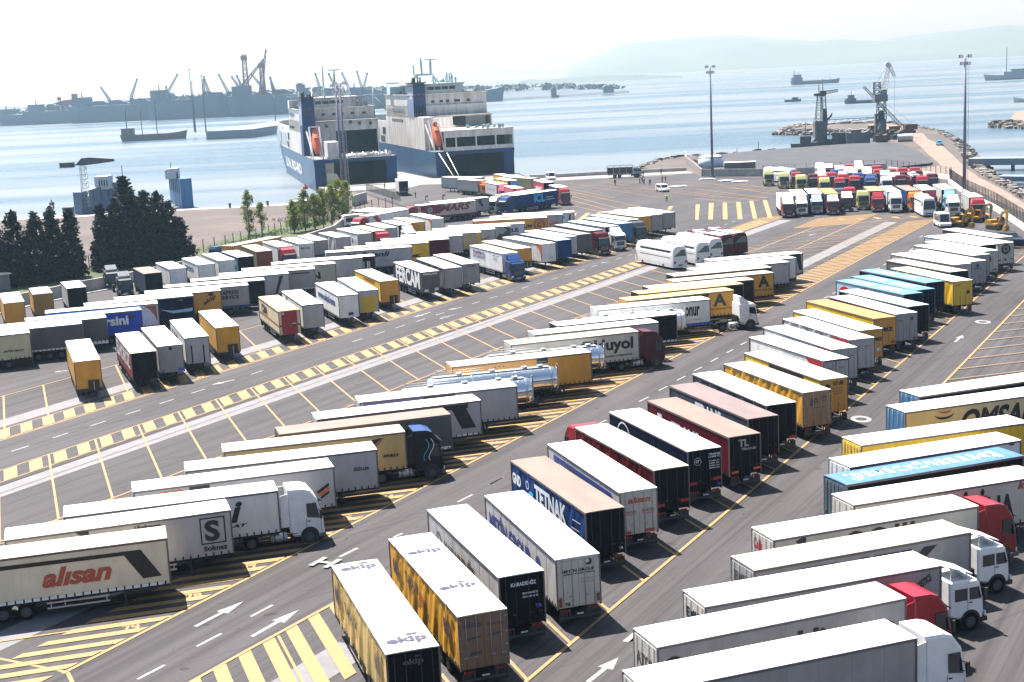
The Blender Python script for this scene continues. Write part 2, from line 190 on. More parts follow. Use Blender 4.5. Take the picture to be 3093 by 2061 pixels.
('B','yellow trailer with black lettering band along its side','yellow','ochre','creamw',24.72,124.72,107.9,13.6,'L','B',{},[('p','V','ink',0.34,0.97,0.79,0.97,0.79,0.3,0.34,0.3),('t','V',0.35,0.4,0.78,0.8,'CEDÜLER','yellowp',''),('c','V','ink',0.22,0.6,0.45,0.3),('c','E','ink',0.25,0.78,0.24,0),('t','E',0.45,0.8,0.88,0.92,'KUTLUBEY','ink',''),('t','E',0.4,0.68,0.8,0.72,'NAKLİYAT','dimp',''),('t','E',0.4,0.6,0.8,0.64,'TİCARET','dimp',''),('p','E','dimp',0.5,0.55,0.75,0.56,0.75,0.54,0.5,0.53)]),
('B','white trailer with red rear corner and dark framed doors','white','lgrey','white',26.55,132.4,108.8,13.6,'L','B',{},[('p','V','redp',0.77,0.97,0.985,0.97,0.985,0.3),('p','V','ink',0,1,0.012,1,0.012,0,0,0),('p','E','ink',0,1,1,1,1,0.96,0,0.96),('p','E','ink',0.47,1,0.5,1,0.5,0,0.47,0),('t','E',0.2,0.72,0.4,0.76,'www','brickp',''),('t','E',0.6,0.72,0.8,0.76,'com','brickp','')]),
('B','white trailer with red rear corner and plain rear','white','lgrey','white',28.65,137.21,107.2,13.6,'L','B',{},[('p','V','redp',0.77,0.97,0.985,0.97,0.985,0.3),('p','V','ink',0,1,0.012,1,0.012,0,0,0),('t','E',0.2,0.72,0.4,0.76,'www','brickp',''),('t','E',0.6,0.72,0.8,0.76,'com','brickp','')]),
('B','white trailer with red rear corner and folded grey side','lgrey','lgrey','white',31.38,141.46,106.5,13.6,'L','B',{'kind': 'wavy'},[('p','V','redp',0.77,0.97,0.985,0.97,0.985,0.3),('p','V','ink',0,1,0.012,1,0.012,0,0,0),('t','E',0.2,0.72,0.4,0.76,'www','brickp',''),('t','E',0.6,0.72,0.8,0.76,'com','brickp','')]),
('B','golden yellow trailer with white roof and black lettering','yellow','ochre','white',33.35,145.91,106.4,13.6,'L','B',{},[('t','E',0.6,0.58,0.98,0.76,'betz','ink',''),('c','E','dwhite',0.82,0.28,0.2,0)]),
('B','golden yellow trailer with orange roof','yellow','ochre','orangeroof',36.13,151.89,108.0,13.6,'L','B',{},[('t','E',0.25,0.5,0.85,0.72,'betz','ink',''),('p','E','redp',0.75,0.14,0.95,0.15,0.95,0.06,0.75,0.05)]),
('B','blue trailer with red roof lettering and grey doors','blue','grey','white',39.06,153.97,106.4,13.6,'L','B',{},[('t','TL',0.38,0.22,0.88,0.75,'HÜNER','pinkp',''),('t','E',0.1,0.72,0.35,0.78,'HÜNER','dimp',''),('c','E','dimp',0.75,0.8,0.2,0),('p','E','brickd',0.8,0.1,0.95,0.11,0.95,0.03,0.8,0.02)]),
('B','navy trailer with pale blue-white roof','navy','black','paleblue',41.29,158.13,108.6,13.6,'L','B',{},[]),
('B','trailer with sky blue roof and red oval side logo','picblue','navy','skyroof',42.81,165.97,109.6,13.6,'L','B',{},[('e','V','redp',0.14,0.52,1.3,0.9),('t','V',0.08,0.4,0.2,0.62,'Danino','whitep',''),('p','V','ink',0.34,0.9,0.47,0.95,0.47,0.6,0.42,0.5),('p','V','whitep',0.5,0.85,0.72,0.9,0.7,0.5,0.5,0.45),('p','TL','whitep',0.14,0.3,0.4,0.35,0.42,0.7,0.15,0.6),('p','TL','whitep',0.55,0.3,0.85,0.35,0.8,0.7,0.6,0.75)]),
('B','navy trailer with sky blue cloud roof','navy','navy','skyroof',45.08,168.47,107.9,13.6,'L','B',{},[('p','TL','whitep',0.14,0.3,0.35,0.35,0.38,0.7,0.15,0.6),('p','TL','whitep',0.55,0.3,0.85,0.35,0.8,0.7,0.6,0.75)]),
('B','dark blue picture trailer with sky blue roof','navy','navy','skyroof',47.51,173.5,109.6,13.6,'L','B',{},[('p','V','bluel',0.2,0.9,0.32,0.9,0.3,0.3,0.22,0.3),('p','V','dwhite',0.6,0.9,0.66,0.9,0.66,0.3,0.62,0.3),('p','TL','whitep',0.14,0.3,0.4,0.35,0.42,0.7,0.15,0.6),('p','TL','whitep',0.55,0.3,0.75,0.35,0.7,0.7,0.6,0.75)]),
('B','bright yellow tarpaulin trailer with white roof','yellow','yellow','white',51.16,173.62,106.4,13.6,'L','B',{'kind': 'wavy'},[('p','E','ink',0.68,0.58,0.84,0.6,0.84,0.46,0.68,0.44),('p','E','ink',0.08,0.82,0.4,0.88,0.4,0.86,0.08,0.8)]),
('B','cream roofed trailer with dark side','dgrey','black','cream',52.82,181.06,108.6,13.6,'L','B',{},[]),
('B','white trailer with long clean roof','offwhite','lgrey','white',55.06,186.99,109.6,13.6,'L','B',{},[]),
('B','white trailer with grey doors and small blue logo','grey','grey','white',57.77,188.96,107.5,13.6,'L','B',{},[('c','E','bluelet',0.5,0.8,0.25,0),('t','E',0.25,0.64,0.78,0.7,'SCHMALZ','bluelet','')]),
('B','off-white roofed trailer with grey rear','offwhite','grey','white',60.1,194.55,107.3,13.6,'L','B',{},[]),
('B','white doored trailer with round dark emblem and yellow side','ochre','offwhite','creamw',62.45,197.87,106.4,13.6,'L','B',{},[('c','E','ink',0.28,0.62,0.75,0.0),('c','E','dimw',0.28,0.64,0.4,0.25),('p','E','redp',0.7,0.14,0.95,0.15,0.95,0.08,0.7,0.07)]),
('B','pale blue sided trailer with white roof','paleblue','black','white',64.23,204.11,106.5,13.6,'L','B',{},[]),
('B','white trailer with large round dark emblem on doors','white','offwhite','white',67.1,205.21,106.4,13.6,'L','B',{},[('c','E','ink',0.5,0.7,0.75,0),('c','E','dimw',0.5,0.72,0.4,0.25),('p','E','redp',0.02,0.2,0.2,0.2,0.2,0.13,0.02,0.13),('p','E','redp',0.78,0.24,0.98,0.24,0.98,0.18,0.78,0.18),('p','E','ink',0.42,0.24,0.54,0.24,0.54,0.14,0.42,0.14)]),
('B','white roofed trailer with blue-grey side','slate','lgrey','white',69.18,211.54,106.4,13.6,'L','B',{},[]),
('C','container trailer with beige roof and blue end doors','navy','rustblue','creamw',37.64,113.81,20.1,13.6,'R','B',{'kind': 'cont'},[]),
('C','cream container trailer with big black lettering','creamd','rustblue','white',35.33,108.74,18.0,13.6,'R','B',{},[('t','V',0.36,0.22,0.9,0.86,'OMSAN','ink','i'),('arc','V','ink',0.25,0.86,0.9,0.14),('arc','V','brickp',0.255,0.96,0.6,0.1),('p','V','brickp',0.14,0.08,0.33,0.28,0.33,0.2,0.14,0.0),('c','V','ink',0.25,0.05,0.35,0)]),
('C','yellow container trailer with black lettering on its end','yellow','yellow','white',29.93,99.93,16.9,13.6,'R','B',{'kind': 'cont'},[('t','E',0.1,0.6,0.95,0.86,'MARZAR','ink','')]),
('C','white box trailer with round gold logo on its end','white','white','white',27.73,94.91,19.8,13.6,'R','B',{},[('c','E','orangep',0.72,0.38,0.32,0.22),('t','E',0.3,0.3,0.9,0.48,'CEVA','ink',''),('p','V','ink',0.03,0.96,0.07,0.96,0.07,0.92,0.03,0.92),('p','V','ink',0.93,0.96,0.96,0.96,0.96,0.92,0.93,0.92)]),
('C','black container trailer with blue roof and white roof lettering','black','rackend','blueroof',26.53,90.99,20.0,13.6,'R','B',{'kind': 'cont'},[('t','TL',0.07,0.16,0.93,0.84,'İNTERÇOMBİ','whitep','r180'),('t','V',0.66,0.55,0.95,0.85,'AOSTOS','brickp','')]),
('C','cream trailer with large black capitals on its side','offwhite','offwhite','white',26.12,86.59,17.8,13.6,'R','B',{},[('t','V',0.36,0.1,0.84,0.92,'GULİSİNA','ink',''),('t','V',0.855,0.78,0.9,0.97,'k','brickp','i'),('t','V',0.895,0.82,0.99,0.94,'KUTLU','ink','i'),('t','E',0.1,0.1,0.8,0.3,'KUTLU','ink','')]),
('C','off-white trailer with dark red cab and red end lettering','offwhite','offwhite','white',20.18,80.97,18.6,13.6,'R','B',{'cab': ('redd','hi')},[('t','E',0.1,0.62,0.5,0.86,'Celik','redp',''),('t','V',0.33,0.3,0.68,0.92,'OO///','ink',''),('p','V','ink',0.1,0.9,0.15,1.0,0.15,0.7)]),
('C','beige roofed grey trailer with white older cab','grey','grey','cream',18.22,76.23,19.1,13.6,'R','B',{'cab': ('whitec','old')},[('t','E',0.15,0.6,0.9,0.8,'EMEK','dimp',''),('t','V',0.2,0.15,0.86,0.88,'EMEK','ink','')]),
('C','white roofed trailer with black end lettering and white older cab','grey','offwhite','white',15.02,71.28,17.9,13.6,'R','B',{'cab': ('whitec','old')},[('t','E',0.15,0.58,0.9,0.78,'EMEK','ink',''),('t','V',0.87,0.55,0.97,0.9,'LOGISTICS','ink','d')]),
('C','white roofed grey trailer with red cab and round target emblem','grey','offwhite','white',12.0,66.71,19.9,13.6,'R','B',{'cab': ('red','hi')},[('c','V','ink',0.06,0.6,0.55,0),('c','V','bluelet',0.06,0.6,0.3,0.14),('c','V','redp',0.06,0.6,0.13,0),('t','E',0.1,0.45,0.9,0.7,'ATON','dimp',''),('t','V',0.45,0.3,0.95,0.8,'addinator','ink','')]),
('C','plain cream trailer with glossy white cab','grey','offwhite','white',11.08,61.77,19.1,13.6,'R','B',{'cab': ('whitec','hi')},[]),
('D','yellow trailer with black nose opening','yellowp2','ochre','creamw',-45.27,149.81,289.8,13.6,'R','F',{'nose': 1},[]),
('D','dark red trailer with white side lettering','redd','black','creamw',-40.51,153.03,291.1,13.6,'R','F',{},[('t','V',0.04,0.3,0.9,0.92,'ELHOROZ','dwhite','')]),
('D','light grey trailer with small dark badge','lgrey','grey','creamw',-38.43,156.24,290.8,13.6,'R','F',{},[('c','E','ink',0.5,0.9,0.2,0),('p','E','bluep',0.05,0.1,0.2,0.1,0.2,0.0,0.05,0),('p','E','bluep',0.75,0.12,0.98,0.12,0.98,0.02,0.75,0.02)]),
('D','white trailer with dark ribbed front doors','white','lgrey','creamw',-36.35,160.67,289.2,13.6,'R','F',{},[('p','E','ink',0.22,0.7,0.28,0.7,0.28,0,0.22,0),('p','E','ink',0.72,0.7,0.78,0.7,0.78,0,0.72,0),('p','E','ink',0,1,1,1,1,0.97,0,0.97),('t','V',0.1,0.4,0.5,0.8,'KAM','dimp','')]),
('D','orange-yellow trailer with black nose opening','yellowp2','yellowd','creamw',-34.15,166.49,289.5,13.6,'R','F',{'nose': 1},[]),
('D','cream trailer with crimson front panel and red stripe','creamd','creamd','yellowl',-28.55,176.2,289.2,13.6,'R','F',{},[('p','E','crim',0.12,0.97,0.86,1.0,0.86,0.0,0.12,-0.03),('p','V','brickp',0,0.4,1,0.4,1,0.34,0,0.34),('p','V','ink',0,1,1,1,1,0.95,0,0.95),('t','V',0.15,0.45,0.45,0.85,'CMA','inkb',''),('p','E','ink',0,0.4,0.12,0.4,0.12,0.34,0,0.34),('p','E','ink',0.86,0.42,1,0.42,1,0.36,0.86,0.36),('p','E','dwhite',0.6,0.45,0.8,0.46,0.8,0.43,0.6,0.42),('p','E','ink',0.62,0.42,0.76,0.42,0.76,0.3,0.62,0.3),('p','E','bluel',0.14,0.93,0.26,0.94,0.26,0.86,0.14,0.85)]),
('D','plain white trailer with grey front','white','lgrey','white',-26.18,180.07,288.9,13.6,'R','F',{},[('t','V',0.2,0.5,0.28,0.9,'T','ink',''),('p','E','ink',0,1,1,1,1,0.97,0,0.97)]),
('D','white trailer with blue web address on its side','white','white','white',-22.57,186.4,289.4,13.6,'R','F',{},[('p','V','ink',0,1,1,1,1,0.95,0,0.95),('t','V',0.1,0.45,0.85,0.78,'www.ekol.com','bluelet',''),('p','E','ink',0,1,1,1,1,0.97,0,0.97),('p','E','ink',0.45,0.22,0.7,0.23,0.7,0.1,0.45,0.09)]),
('D','white trailer with yellow front panel','white','lgrey','white',-20.16,189.81,287.6,13.6,'R','F',{},[('p','E','ochrep',0.1,0.72,0.9,0.76,0.9,0.02,0.1,-0.02),('c','V','redp',0.1,0.8,0.25,0),('t','V',0.25,0.5,0.6,0.8,'CEVRE','bluelet','')]),
('D','bright yellow trailer with black nose opening','yellow','ochre','cream',-18.29,197.6,290.0,13.6,'R','F',{'nose': 1},[('p','V','brickp',0.35,0.88,0.8,0.88,0.8,0.8,0.35,0.8),('p','V','ink',0.35,0.6,0.9,0.6,0.9,0.55,0.35,0.55)]),
('D','dark grey trailer with big white capitals on side','slate','dgrey','white',-13.23,204.76,290.5,13.6,'R','F',{},[('t','V',0.08,0.12,0.93,0.97,'FERCAM','whitep',''),('t','E',0.1,0.84,0.9,0.95,'FERCAM','dwhite',''),('c','E','redp',0.25,0.3,0.1,0),('p','E','dwhite',0.12,0.14,0.35,0.14,0.35,0.02,0.12,0.02),('p','E','dwhite',0.7,0.18,0.93,0.18,0.93,0.06,0.7,0.06)]),
('D','light grey trailer with plain grey front','dgrey','grey','white',-10.1,207.74,289.4,13.6,'R','F',{'kind': 'wavy'},[]),
('D','blue-edged grey trailer with small black lettering','paleblue','grey','white',-7.71,211.31,290.1,13.6,'R','F',{},[('t','E',0.3,0.84,0.75,0.91,'EROGEN','ink','')]),
('D','white lorry with blue cab','white','white','white',-2.21,221.22,292.2,13.6,'R','F',{'cab': ('blue','std')},[('t','V',0.1,0.66,0.48,0.84,'TUNTIR D.','bluelet',''),('p','V','redp',0.1,0.62,0.48,0.62,0.48,0.59,0.1,0.59),('p','V','bluelet',0.1,0.56,0.48,0.56,0.48,0.52,0.1,0.52),('t','V',0.1,0.44,0.48,0.5,'ULUSLARARASI TAŞIMACILIK','bluelet',''),('t','V',0.72,0.76,0.9,0.82,'SKY TRAC','bluelet',''),('t','V',0.73,0.64,0.86,0.68,'ISTANBUL','dimp',''),('t','V',0.73,0.56,0.86,0.6,'MERSIN','dimp','')]),
('D','yellow trailer with dark nose unit beside blue cab','yellow','ochre','white',-0.23,226.26,293.3,13.6,'R','F',{'nose': 1},[]),
('D','white trailer with curved orange corner','white','white','white',3.41,230.74,296.2,13.6,'R','F',{},[('p','V','orangep',0.84,1,1,0.97,1,0.1,0.985,0.3,0.95,0.7),('t','V',0.3,0.6,0.75,0.9,'ARMAS','greyp',''),('p','E','ink',0.5,0.2,0.8,0.22,0.8,0.2,0.5,0.18)]),
('D','trailer with pale blue roof and blue front','blue','blue','paleblue',6.19,234.43,294.6,13.6,'R','F',{},[]),
('D','white trailer with grey side lettering','white','lgrey','white',7.16,238.64,296.5,13.6,'R','F',{},[('t','V',0.3,0.4,0.85,0.8,'TRANSPORT','greyp','')]),
('D','dark grey trailer with dull roof','black','dgrey','greyroof',9.86,241.12,295.0,13.6,'R','F',{},[]),
('D','navy trailer with burgundy cab','blue','black','cream',12.25,246.12,293.0,13.6,'R','F',{'cab': ('burgundy','hi')},[('t','V',0.4,0.3,0.85,0.8,'ÖZTAŞ','whitep','')]),
('D','blue-sided trailer with older white cab','paleblue','black','white',15.02,251.04,294.9,13.6,'R','F',{'cab': ('whitec','std')},[('t','V',0.1,0.5,0.5,0.8,'EUROPA','whitep','')]),
('D','teal blue trailer with plain front','teal','teal','paleblue',17.79,254.81,294.5,13.6,'R','F',{},[]),
('D','white trailer with dark grey cab','white','black','white',19.5,259.98,294.4,13.6,'R','F',{'cab': ('dgreyc','hi')},[('p','V','redp',0.1,0.9,0.2,0.9,0.24,0.4,0.14,0.4)]),
('D','yellow fronted trailer with cream roof','ochre','ochre','cream',21.93,264.85,296.2,13.6,'R','F',{},[]),
('D','light grey fronted trailer with white roof','lgrey','grey','white',24.37,267.04,295.1,13.6,'R','F',{},[]),
('D','grey fronted trailer with white roof at the far end','lgrey','grey','white',27.08,269.81,293.3,13.6,'R','F',{},[]),
('E','cream tarpaulin trailer at the picture edge','creamd','cream','white',-61.79,161.62,201.5,13.6,'L','F',{'kind': 'wavy'},[('t','V',0.78,0.3,0.94,0.4,'METİN GROUP','ink','')]),
('E','grey curtain trailer with faint lettering','dgrey','grey','white',-57.23,166.68,198.5,13.6,'L','B',{},[('arc','V','ink',0.53,0.75,0.35,0.1),('p','V','whitep',0.52,0.08,0.99,0.08,0.99,0.02,0.52,0.02)]),
('E','dark grey trailer with long white roof','dgrey','dgrey','white',-55.35,170.31,200.2,13.6,'L','F',{},[('p','V','whitep',0.8,0.03,1,0.03,1,-0.1,0.8,-0.1)]),
('E','bright blue trailer with white lettering','brightblue','brightblue','paleblue',-52.29,175.1,200.1,13.6,'L','F',{},[('t','V',0.55,0.42,0.88,0.84,'Barsini','whitep',''),('p','V','ink',0.87,0.74,0.9,0.86,0.94,0.78,0.9,0.64)]),
('E','white trailer with orange triangle and curved corner','white','white','white',-51.43,180.26,196.9,13.6,'L','F',{},[('p','V','orangeb',0.87,0.93,0.985,0.93,0.985,0.2,0.96,0.5,0.92,0.78),('p','V','bluel',0,0.95,0.5,0.98,0.5,0.9,0,0.88)]),
('E','dark blue picture trailer with pale blue roof edge','navy','black','paleblue',-48.01,185.25,199.5,13.6,'L','F',{},[('p','V','bluel',0.68,0.5,0.8,0.4,0.99,0.45,0.98,0.3,0.8,0.28),('p','V','dimw',0.84,0.84,0.9,0.88,0.9,0.84)]),
('E','ochre trailer with slanted dark lettering','ochre','ochre','white',-45.14,189.11,198.2,13.6,'L','F',{},[('t','V',0.82,0.3,0.97,0.88,'ekip','inkb','dell')]),
('E','grey trailer with two-line black capitals','grey','grey','white',-42.17,193.38,194.7,13.6,'L','F',{},[('t','V',0.72,0.62,0.9,0.82,'EXPRESS','inkb',''),('t','V',0.72,0.4,0.9,0.58,'SERVICE','inkb',''),('p','V','bluelet',0.6,0.08,1,0.08,1,-0.02,0.6,-0.02)]),
('E','black trailer with white roof','black','black','white',-40.72,198.02,193.1,13.6,'L','F',{},[]),
('E','light grey trailer with narrow dark slash','lgrey','lgrey','white',-38.13,203.47,196.3,13.6,'L','F',{},[('p','V','ink',0.9,0.92,0.94,0.92,0.87,0.02,0.84,0.02)]),
('E','grey trailer with dark upper line','grey','grey','white',-34.91,207.72,190.4,13.6,'L','F',{},[('p','V','ink',0.74,0.86,0.94,0.86,0.94,0.8,0.74,0.8),('p','V','whitep',0.75,0.06,1,0.06,1,0,0.75,0)]),
('E','greenish grey trailer with one black capital','greengrey','greengrey','white',-32.48,212.39,193.1,13.6,'L','F',{},[('t','V',0.3,0.25,0.83,0.65,'ROMAN','ink','')]),
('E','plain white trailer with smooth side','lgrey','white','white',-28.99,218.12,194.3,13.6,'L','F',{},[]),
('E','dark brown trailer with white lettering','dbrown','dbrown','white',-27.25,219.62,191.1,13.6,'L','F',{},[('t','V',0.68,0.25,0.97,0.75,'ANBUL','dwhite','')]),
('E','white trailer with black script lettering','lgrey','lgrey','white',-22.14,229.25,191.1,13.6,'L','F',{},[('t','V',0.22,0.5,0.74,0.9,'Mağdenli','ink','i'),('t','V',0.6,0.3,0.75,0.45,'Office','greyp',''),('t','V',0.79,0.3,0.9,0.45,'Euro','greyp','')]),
('E','yellow trailer with cream roof','yellow','yellow','cream',-19.61,233.9,192.1,13.6,'L','F',{},[('p','V','ink',0.78,0.35,0.92,0.42,0.85,0.3,0.92,0.22,0.78,0.22)]),
('E','dark maroon trailer with white roof','maroond','maroond','white',-16.48,238.04,190.7,13.6,'L','F',{},[]),
('E','grey white trailer with rounded edge','lgrey','lgrey','white',-14.35,242.5,190.3,13.6,'L','F',{},[('t','V',0.8,0.4,0.84,0.75,'t','ink',''),('p','V','whitep',0.8,0.06,1,0.06,1,0,0.8,0)]),
('E','sand coloured trailer with yellow corner','tanl','yellow','white',-11.28,246.68,185.1,13.6,'L','F',{},[('p','V','yellowp',0.965,1,1,1,1,0,0.965,0)]),
('E','pale trailer with faint red lettering','lgrey','lgrey','white',-8.88,250.6,185.7,13.6,'L','F',{},[('t','V',0.8,0.3,0.95,0.6,'ARMAŞ','brickp','d')]),
('E','pale trailer with dark green map print','lgrey','lgrey','white',-6.2,254.51,183.8,13.6,'L','F',{},[('p','V','olive',0.8,0.2,0.86,0.6,0.9,0.5,0.99,0.95,0.99,0.1,0.9,0.1),('p','V','ink',0.92,0.95,0.98,0.9,0.97,0.75)]),
('E','white trailer with dark red two-line capitals','white','white','white',-3.61,257.88,181.8,13.6,'L','F',{},[('t','V',0.58,0.5,0.92,0.75,'TEXTILE','inkb',''),('t','V',0.58,0.12,0.92,0.35,'SERVICE','inkb','')]),
('E','orange trailer with round red and gold emblem','ochre','ochre','white',0.72,266.75,182.5,13.6,'L','F',{},[('c','V','brick',0.89,0.55,1.1,0.75),('t','V',0.86,0.4,0.92,0.72,'C','inkb',''),('t','V',0.42,0.38,0.79,0.62,'MEDARUM','inkb',''),('p','V','orangep',0.0,0.9,0.5,0.9,0.5,0.8,0,0.8)]),
('E','pale grey trailer with slanted red script','lgrey','lgrey','white',3.81,271.38,178.4,13.6,'L','B',{},[('t','V',0.8,0.3,0.95,0.6,'Armas','brickp','d')]),
('E','white trailer with pale blue letter at the far end','white','lgrey','white',6.21,274.96,176.7,13.6,'L','B',{},[('t','V',0.8,0.4,0.87,0.8,'P','cyanp',''),('p','V','ink',0.93,0.8,0.96,0.9,0.94,0.3,0.92,0.3)]),
('F','small ochre trailer at the picture edge','ochre','ochre','white',-67.11,193.12,291.9,10.6,'R','F',{},[]),
('F','brownish ochre trailer with dusty roof','ochre','ochred','dustroof',-64.92,198.69,291.9,7.5,'R','F',{},[]),
('F','black fronted grey trailer with square roof mark','lgrey','black','creamw',-61.75,203.4,292.8,7.8,'R','F',{},[('f','TA','dimp',0.35,0.4,0.65,0.62,0.04)]),
('F','black fronted trailer with brown roof','slate','black','beige',-54.22,215.76,294.6,8.6,'R','F',{},[]),
('F','white trailer with dark hatch frame','white','white','white',-51.75,220.61,294.8,10,'R','F',{},[('f','E','ink',0.4,0.02,0.7,0.18,0.03)]),
('F','white trailer with small blue side logo','white','white','white',-48.4,224.53,295.1,10.9,'R','F',{},[('t','V',0.2,0.5,0.7,0.75,'REGO','bluelet','')]),
('F','white trailer with plain front','white','white','white',-46.03,228.73,294.3,11.3,'R','F',{},[]),
('F','teal trailer with white circles and black front','teal','black','white',-43.49,231.71,294.5,10,'R','F',{},[('t','V',0.1,0.3,0.9,0.85,'JKLO','whitep','')]),
('F','olive trailer with brick red front','olive2','brickend','cream',-41.55,238.54,292.4,11.0,'R','F',{},[]),
('F','white trailer with bright red cab','white','white','white',-38.86,243.49,293.6,10,'R','F',{'cab': ('red','hi')},[]),
('F','white trailer with black lettering on front','white','white','white',-35.9,246.84,293.9,11.1,'R','F',{},[('t','E',0.1,0.68,0.75,0.8,'ECOL','ink',''),('p','V','ink',0,1,1,1,1,0.95,0,0.95)]),
('F','grey trailer with blue lower front','lgrey','grey','white',-33.78,250.23,292.9,10,'R','F',{},[('p','E','bluelet',0.1,0.15,0.9,0.18,0.9,0.05,0.1,0.02)]),
('F','grey tarpaulin trailer with rounded side','lgrey','lgrey','white',-30.38,253.78,294.7,10,'R','F',{'kind': 'wavy'},[]),
('F','white trailer with small blue round logos','white','lgrey','white',-27.41,258.68,294.4,12.0,'R','F',{},[('c','V','bluelet',0.75,0.5,0.4,0),('c','V','bluel',0.9,0.5,0.3,0.2),('c','V','redp',0.06,0.8,0.3,0)]),
('F','cream roofed trailer with red cab','lgrey','black','cream',-25.09,261.59,295.1,11.7,'R','F',{'cab': ('red','hi')},[]),
('F','white roofed trailer with dark side','dgrey','lgrey','white',-23.06,265.9,292.9,10.6,'R','F',{},[]),
('F','white roofed trailer with dark grey cab','white','black','white',-20.55,269.84,292.9,10.0,'R','F',{'cab': ('whitec','std')},[]),
('F','ochre fronted trailer with cream roof','ochre','ochre','cream',-18.53,273.9,291.9,11.6,'R','F',{},[]),
('F','white trailer with curved orange side corner','white','white','white',-15.4,279.79,291.9,13.0,'R','F',{},[('p','V','orangep',0.82,1,1,0.97,1,0.1,0.985,0.3,0.95,0.7)]),
('G','white lorry with red nose and bold slanted capitals','offwhite','offwhite','white',-12.79,307.64,208.9,13.6,'L','F',{'cab': ('red','hi')},[('p','V','maroonp',0.03,0.93,0.4,0.95,0.36,0.3,0.03,0.3),('c','V','greyp',0.19,0.6,0.65,0.2),('t','V',0.36,0.4,0.9,0.92,'MARS','maroonp','i'),('p','V','maroonp',0,0.14,1,0.14,1,0.0,0,0.0)]),
('G','grey trailer with dark animal print behind the red nosed lorry','grey','grey','white',-10.01,313.84,209.8,13.6,'L','F',{},[('p','V','inkb',0.8,0.9,0.86,0.95,0.86,0.6,0.9,0.45,0.87,0.3,0.83,0.5,0.8,0.7)]),
('G','white lorry with red cab and red diagonal bands','white','white','white',-24.54,291.92,237.8,13.6,'L','F',{'cab': ('red','hi')},[('p','V','redp',0.1,0.9,0.2,0.95,0.4,0.1,0.3,0.05),('t','V',0.55,0.15,0.9,0.6,'MARS','redp','i')]),
('G','white roofed trailer behind the white and red lorry','white','white','white',-24.95,298.09,222.4,9,'L','F',{},[]),
('G','blue lorry with cyan lettering','blue','blue','white',6.14,322.75,225.1,13.6,'L','F',{'cab': ('blue','hi')},[('t','V',0.44,0.25,0.7,0.92,'ICL','cyanp',''),('t','V',0.72,0.5,0.9,0.6,'Transport &','dwhite',''),('t','V',0.72,0.32,0.92,0.42,'Logistics Ltd','dwhite','')]),
('G','orange sided lorry with white cab','ochre','ochre','white',3.01,325.65,231.7,13.6,'L','F',{'cab': ('whitec','hi')},[]),
('G','white long trailer nearest the ship ramp','lgrey','lgrey','white',-10.89,383.87,136.7,13.6,'L','B',{},[]),
('G','grey lorry with small orange cab','grey','grey','white',-8.44,372.93,303.2,10,'R','F',{'cab': ('orange','std')},[('t','V',0.25,0.3,0.8,0.8,'YÜCEL','greyp','')]),
('G','white lorry with pink panel cab','lgrey','grey','white',-2.13,356.86,286.8,10,'R','F',{'cab': ('pink','std')},[('t','V',0.2,0.4,0.8,0.6,'TRANS','greyp','')]),
('G','pink trailer with red nose','pinks','pinks','white',2.21,341.16,283.5,9,'R','F',{'cab': ('red','std')},[]),
('G','yellow trailer with blue cab','yellow','black','white',0.39,367.61,288.5,11,'R','F',{'cab': ('blue','std')},[]),
('G','yellow trailer furthest from camera with pale blue cab','ochre','black','cream',0.07,384.19,287.4,11,'R','F',{'cab': ('whitec','std')},[]),
('G','beige grey lorry trailer beside the pink container','tanl','grey','cream',4.19,372.05,303.1,13.6,'R','F',{},[]),
('G','crimson container lorry with white side lettering','crims','black','white',9.6,355.59,281.8,11,'R','F',{},[('t','V',0.2,0.25,0.85,0.6,'MARS','dwhite','i')]),
('G','blue bodied lorry with red cab facing the camera','blue','black','white',12.53,337.6,280.4,9,'R','F',{'cab': ('redd','hi')},[]),
('G','orange roofed trailer slanting along the wall','ochre','ochre','cream',-45.64,257.98,240.2,13.6,'L','F',{'top': 3.1},[]),
('H','white bodied lorry with red cab','white','white','white',55.73,287.87,264.6,9,'R','F',{'cab': ('redcw','std')},[]),
('H','white roofed lorry with white cab','lgrey','grey','white',59.05,291.34,263.2,13,'R','F',{'cab': ('whitec','std')},[]),
('H','blue bodied lorry with silver cab','blue','navy','white',62.42,292.76,262.8,12,'R','F',{'cab': ('silverc','std')},[]),
('H','blue bodied lorry with orange roof and dark red cab','blue','navy','orangeroof',65.11,290.91,263.1,13,'R','F',{'cab': ('darkredcw','std')},[]),
('H','brown bodied lorry with tan roof and dark red cab','dgrey','black','orangel',74.22,291.25,262.8,11,'R','F',{'cab': ('redd','std')},[]),
('H','pale blue bodied lorry with white cab','paleblue','black','white',76.94,289.1,263.0,13,'R','F',{'cab': ('whitec','hi')},[]),
('H','blue bodied lorry with beige roof and orange cab','blue','black','beige',80.5,288.98,264.3,13,'R','F',{'cab': ('orange','hi')},[]),
('H','white roofed lorry with pinkish front','lgrey','maroon','white',83.71,288.26,262.3,12,'R','F',{'cab': ('burgundy','std')},[]),
('H','white roofed lorry with pale blue cab','lgrey','black','white',87.44,287.86,261.5,12,'R','F',{'cab': ('bluelc','std')},[]),
('H','grey container lorry with red cab','grey','grey','cream',86.76,268.17,261.5,9,'R','F',{'cab': ('red','hi')},[])]
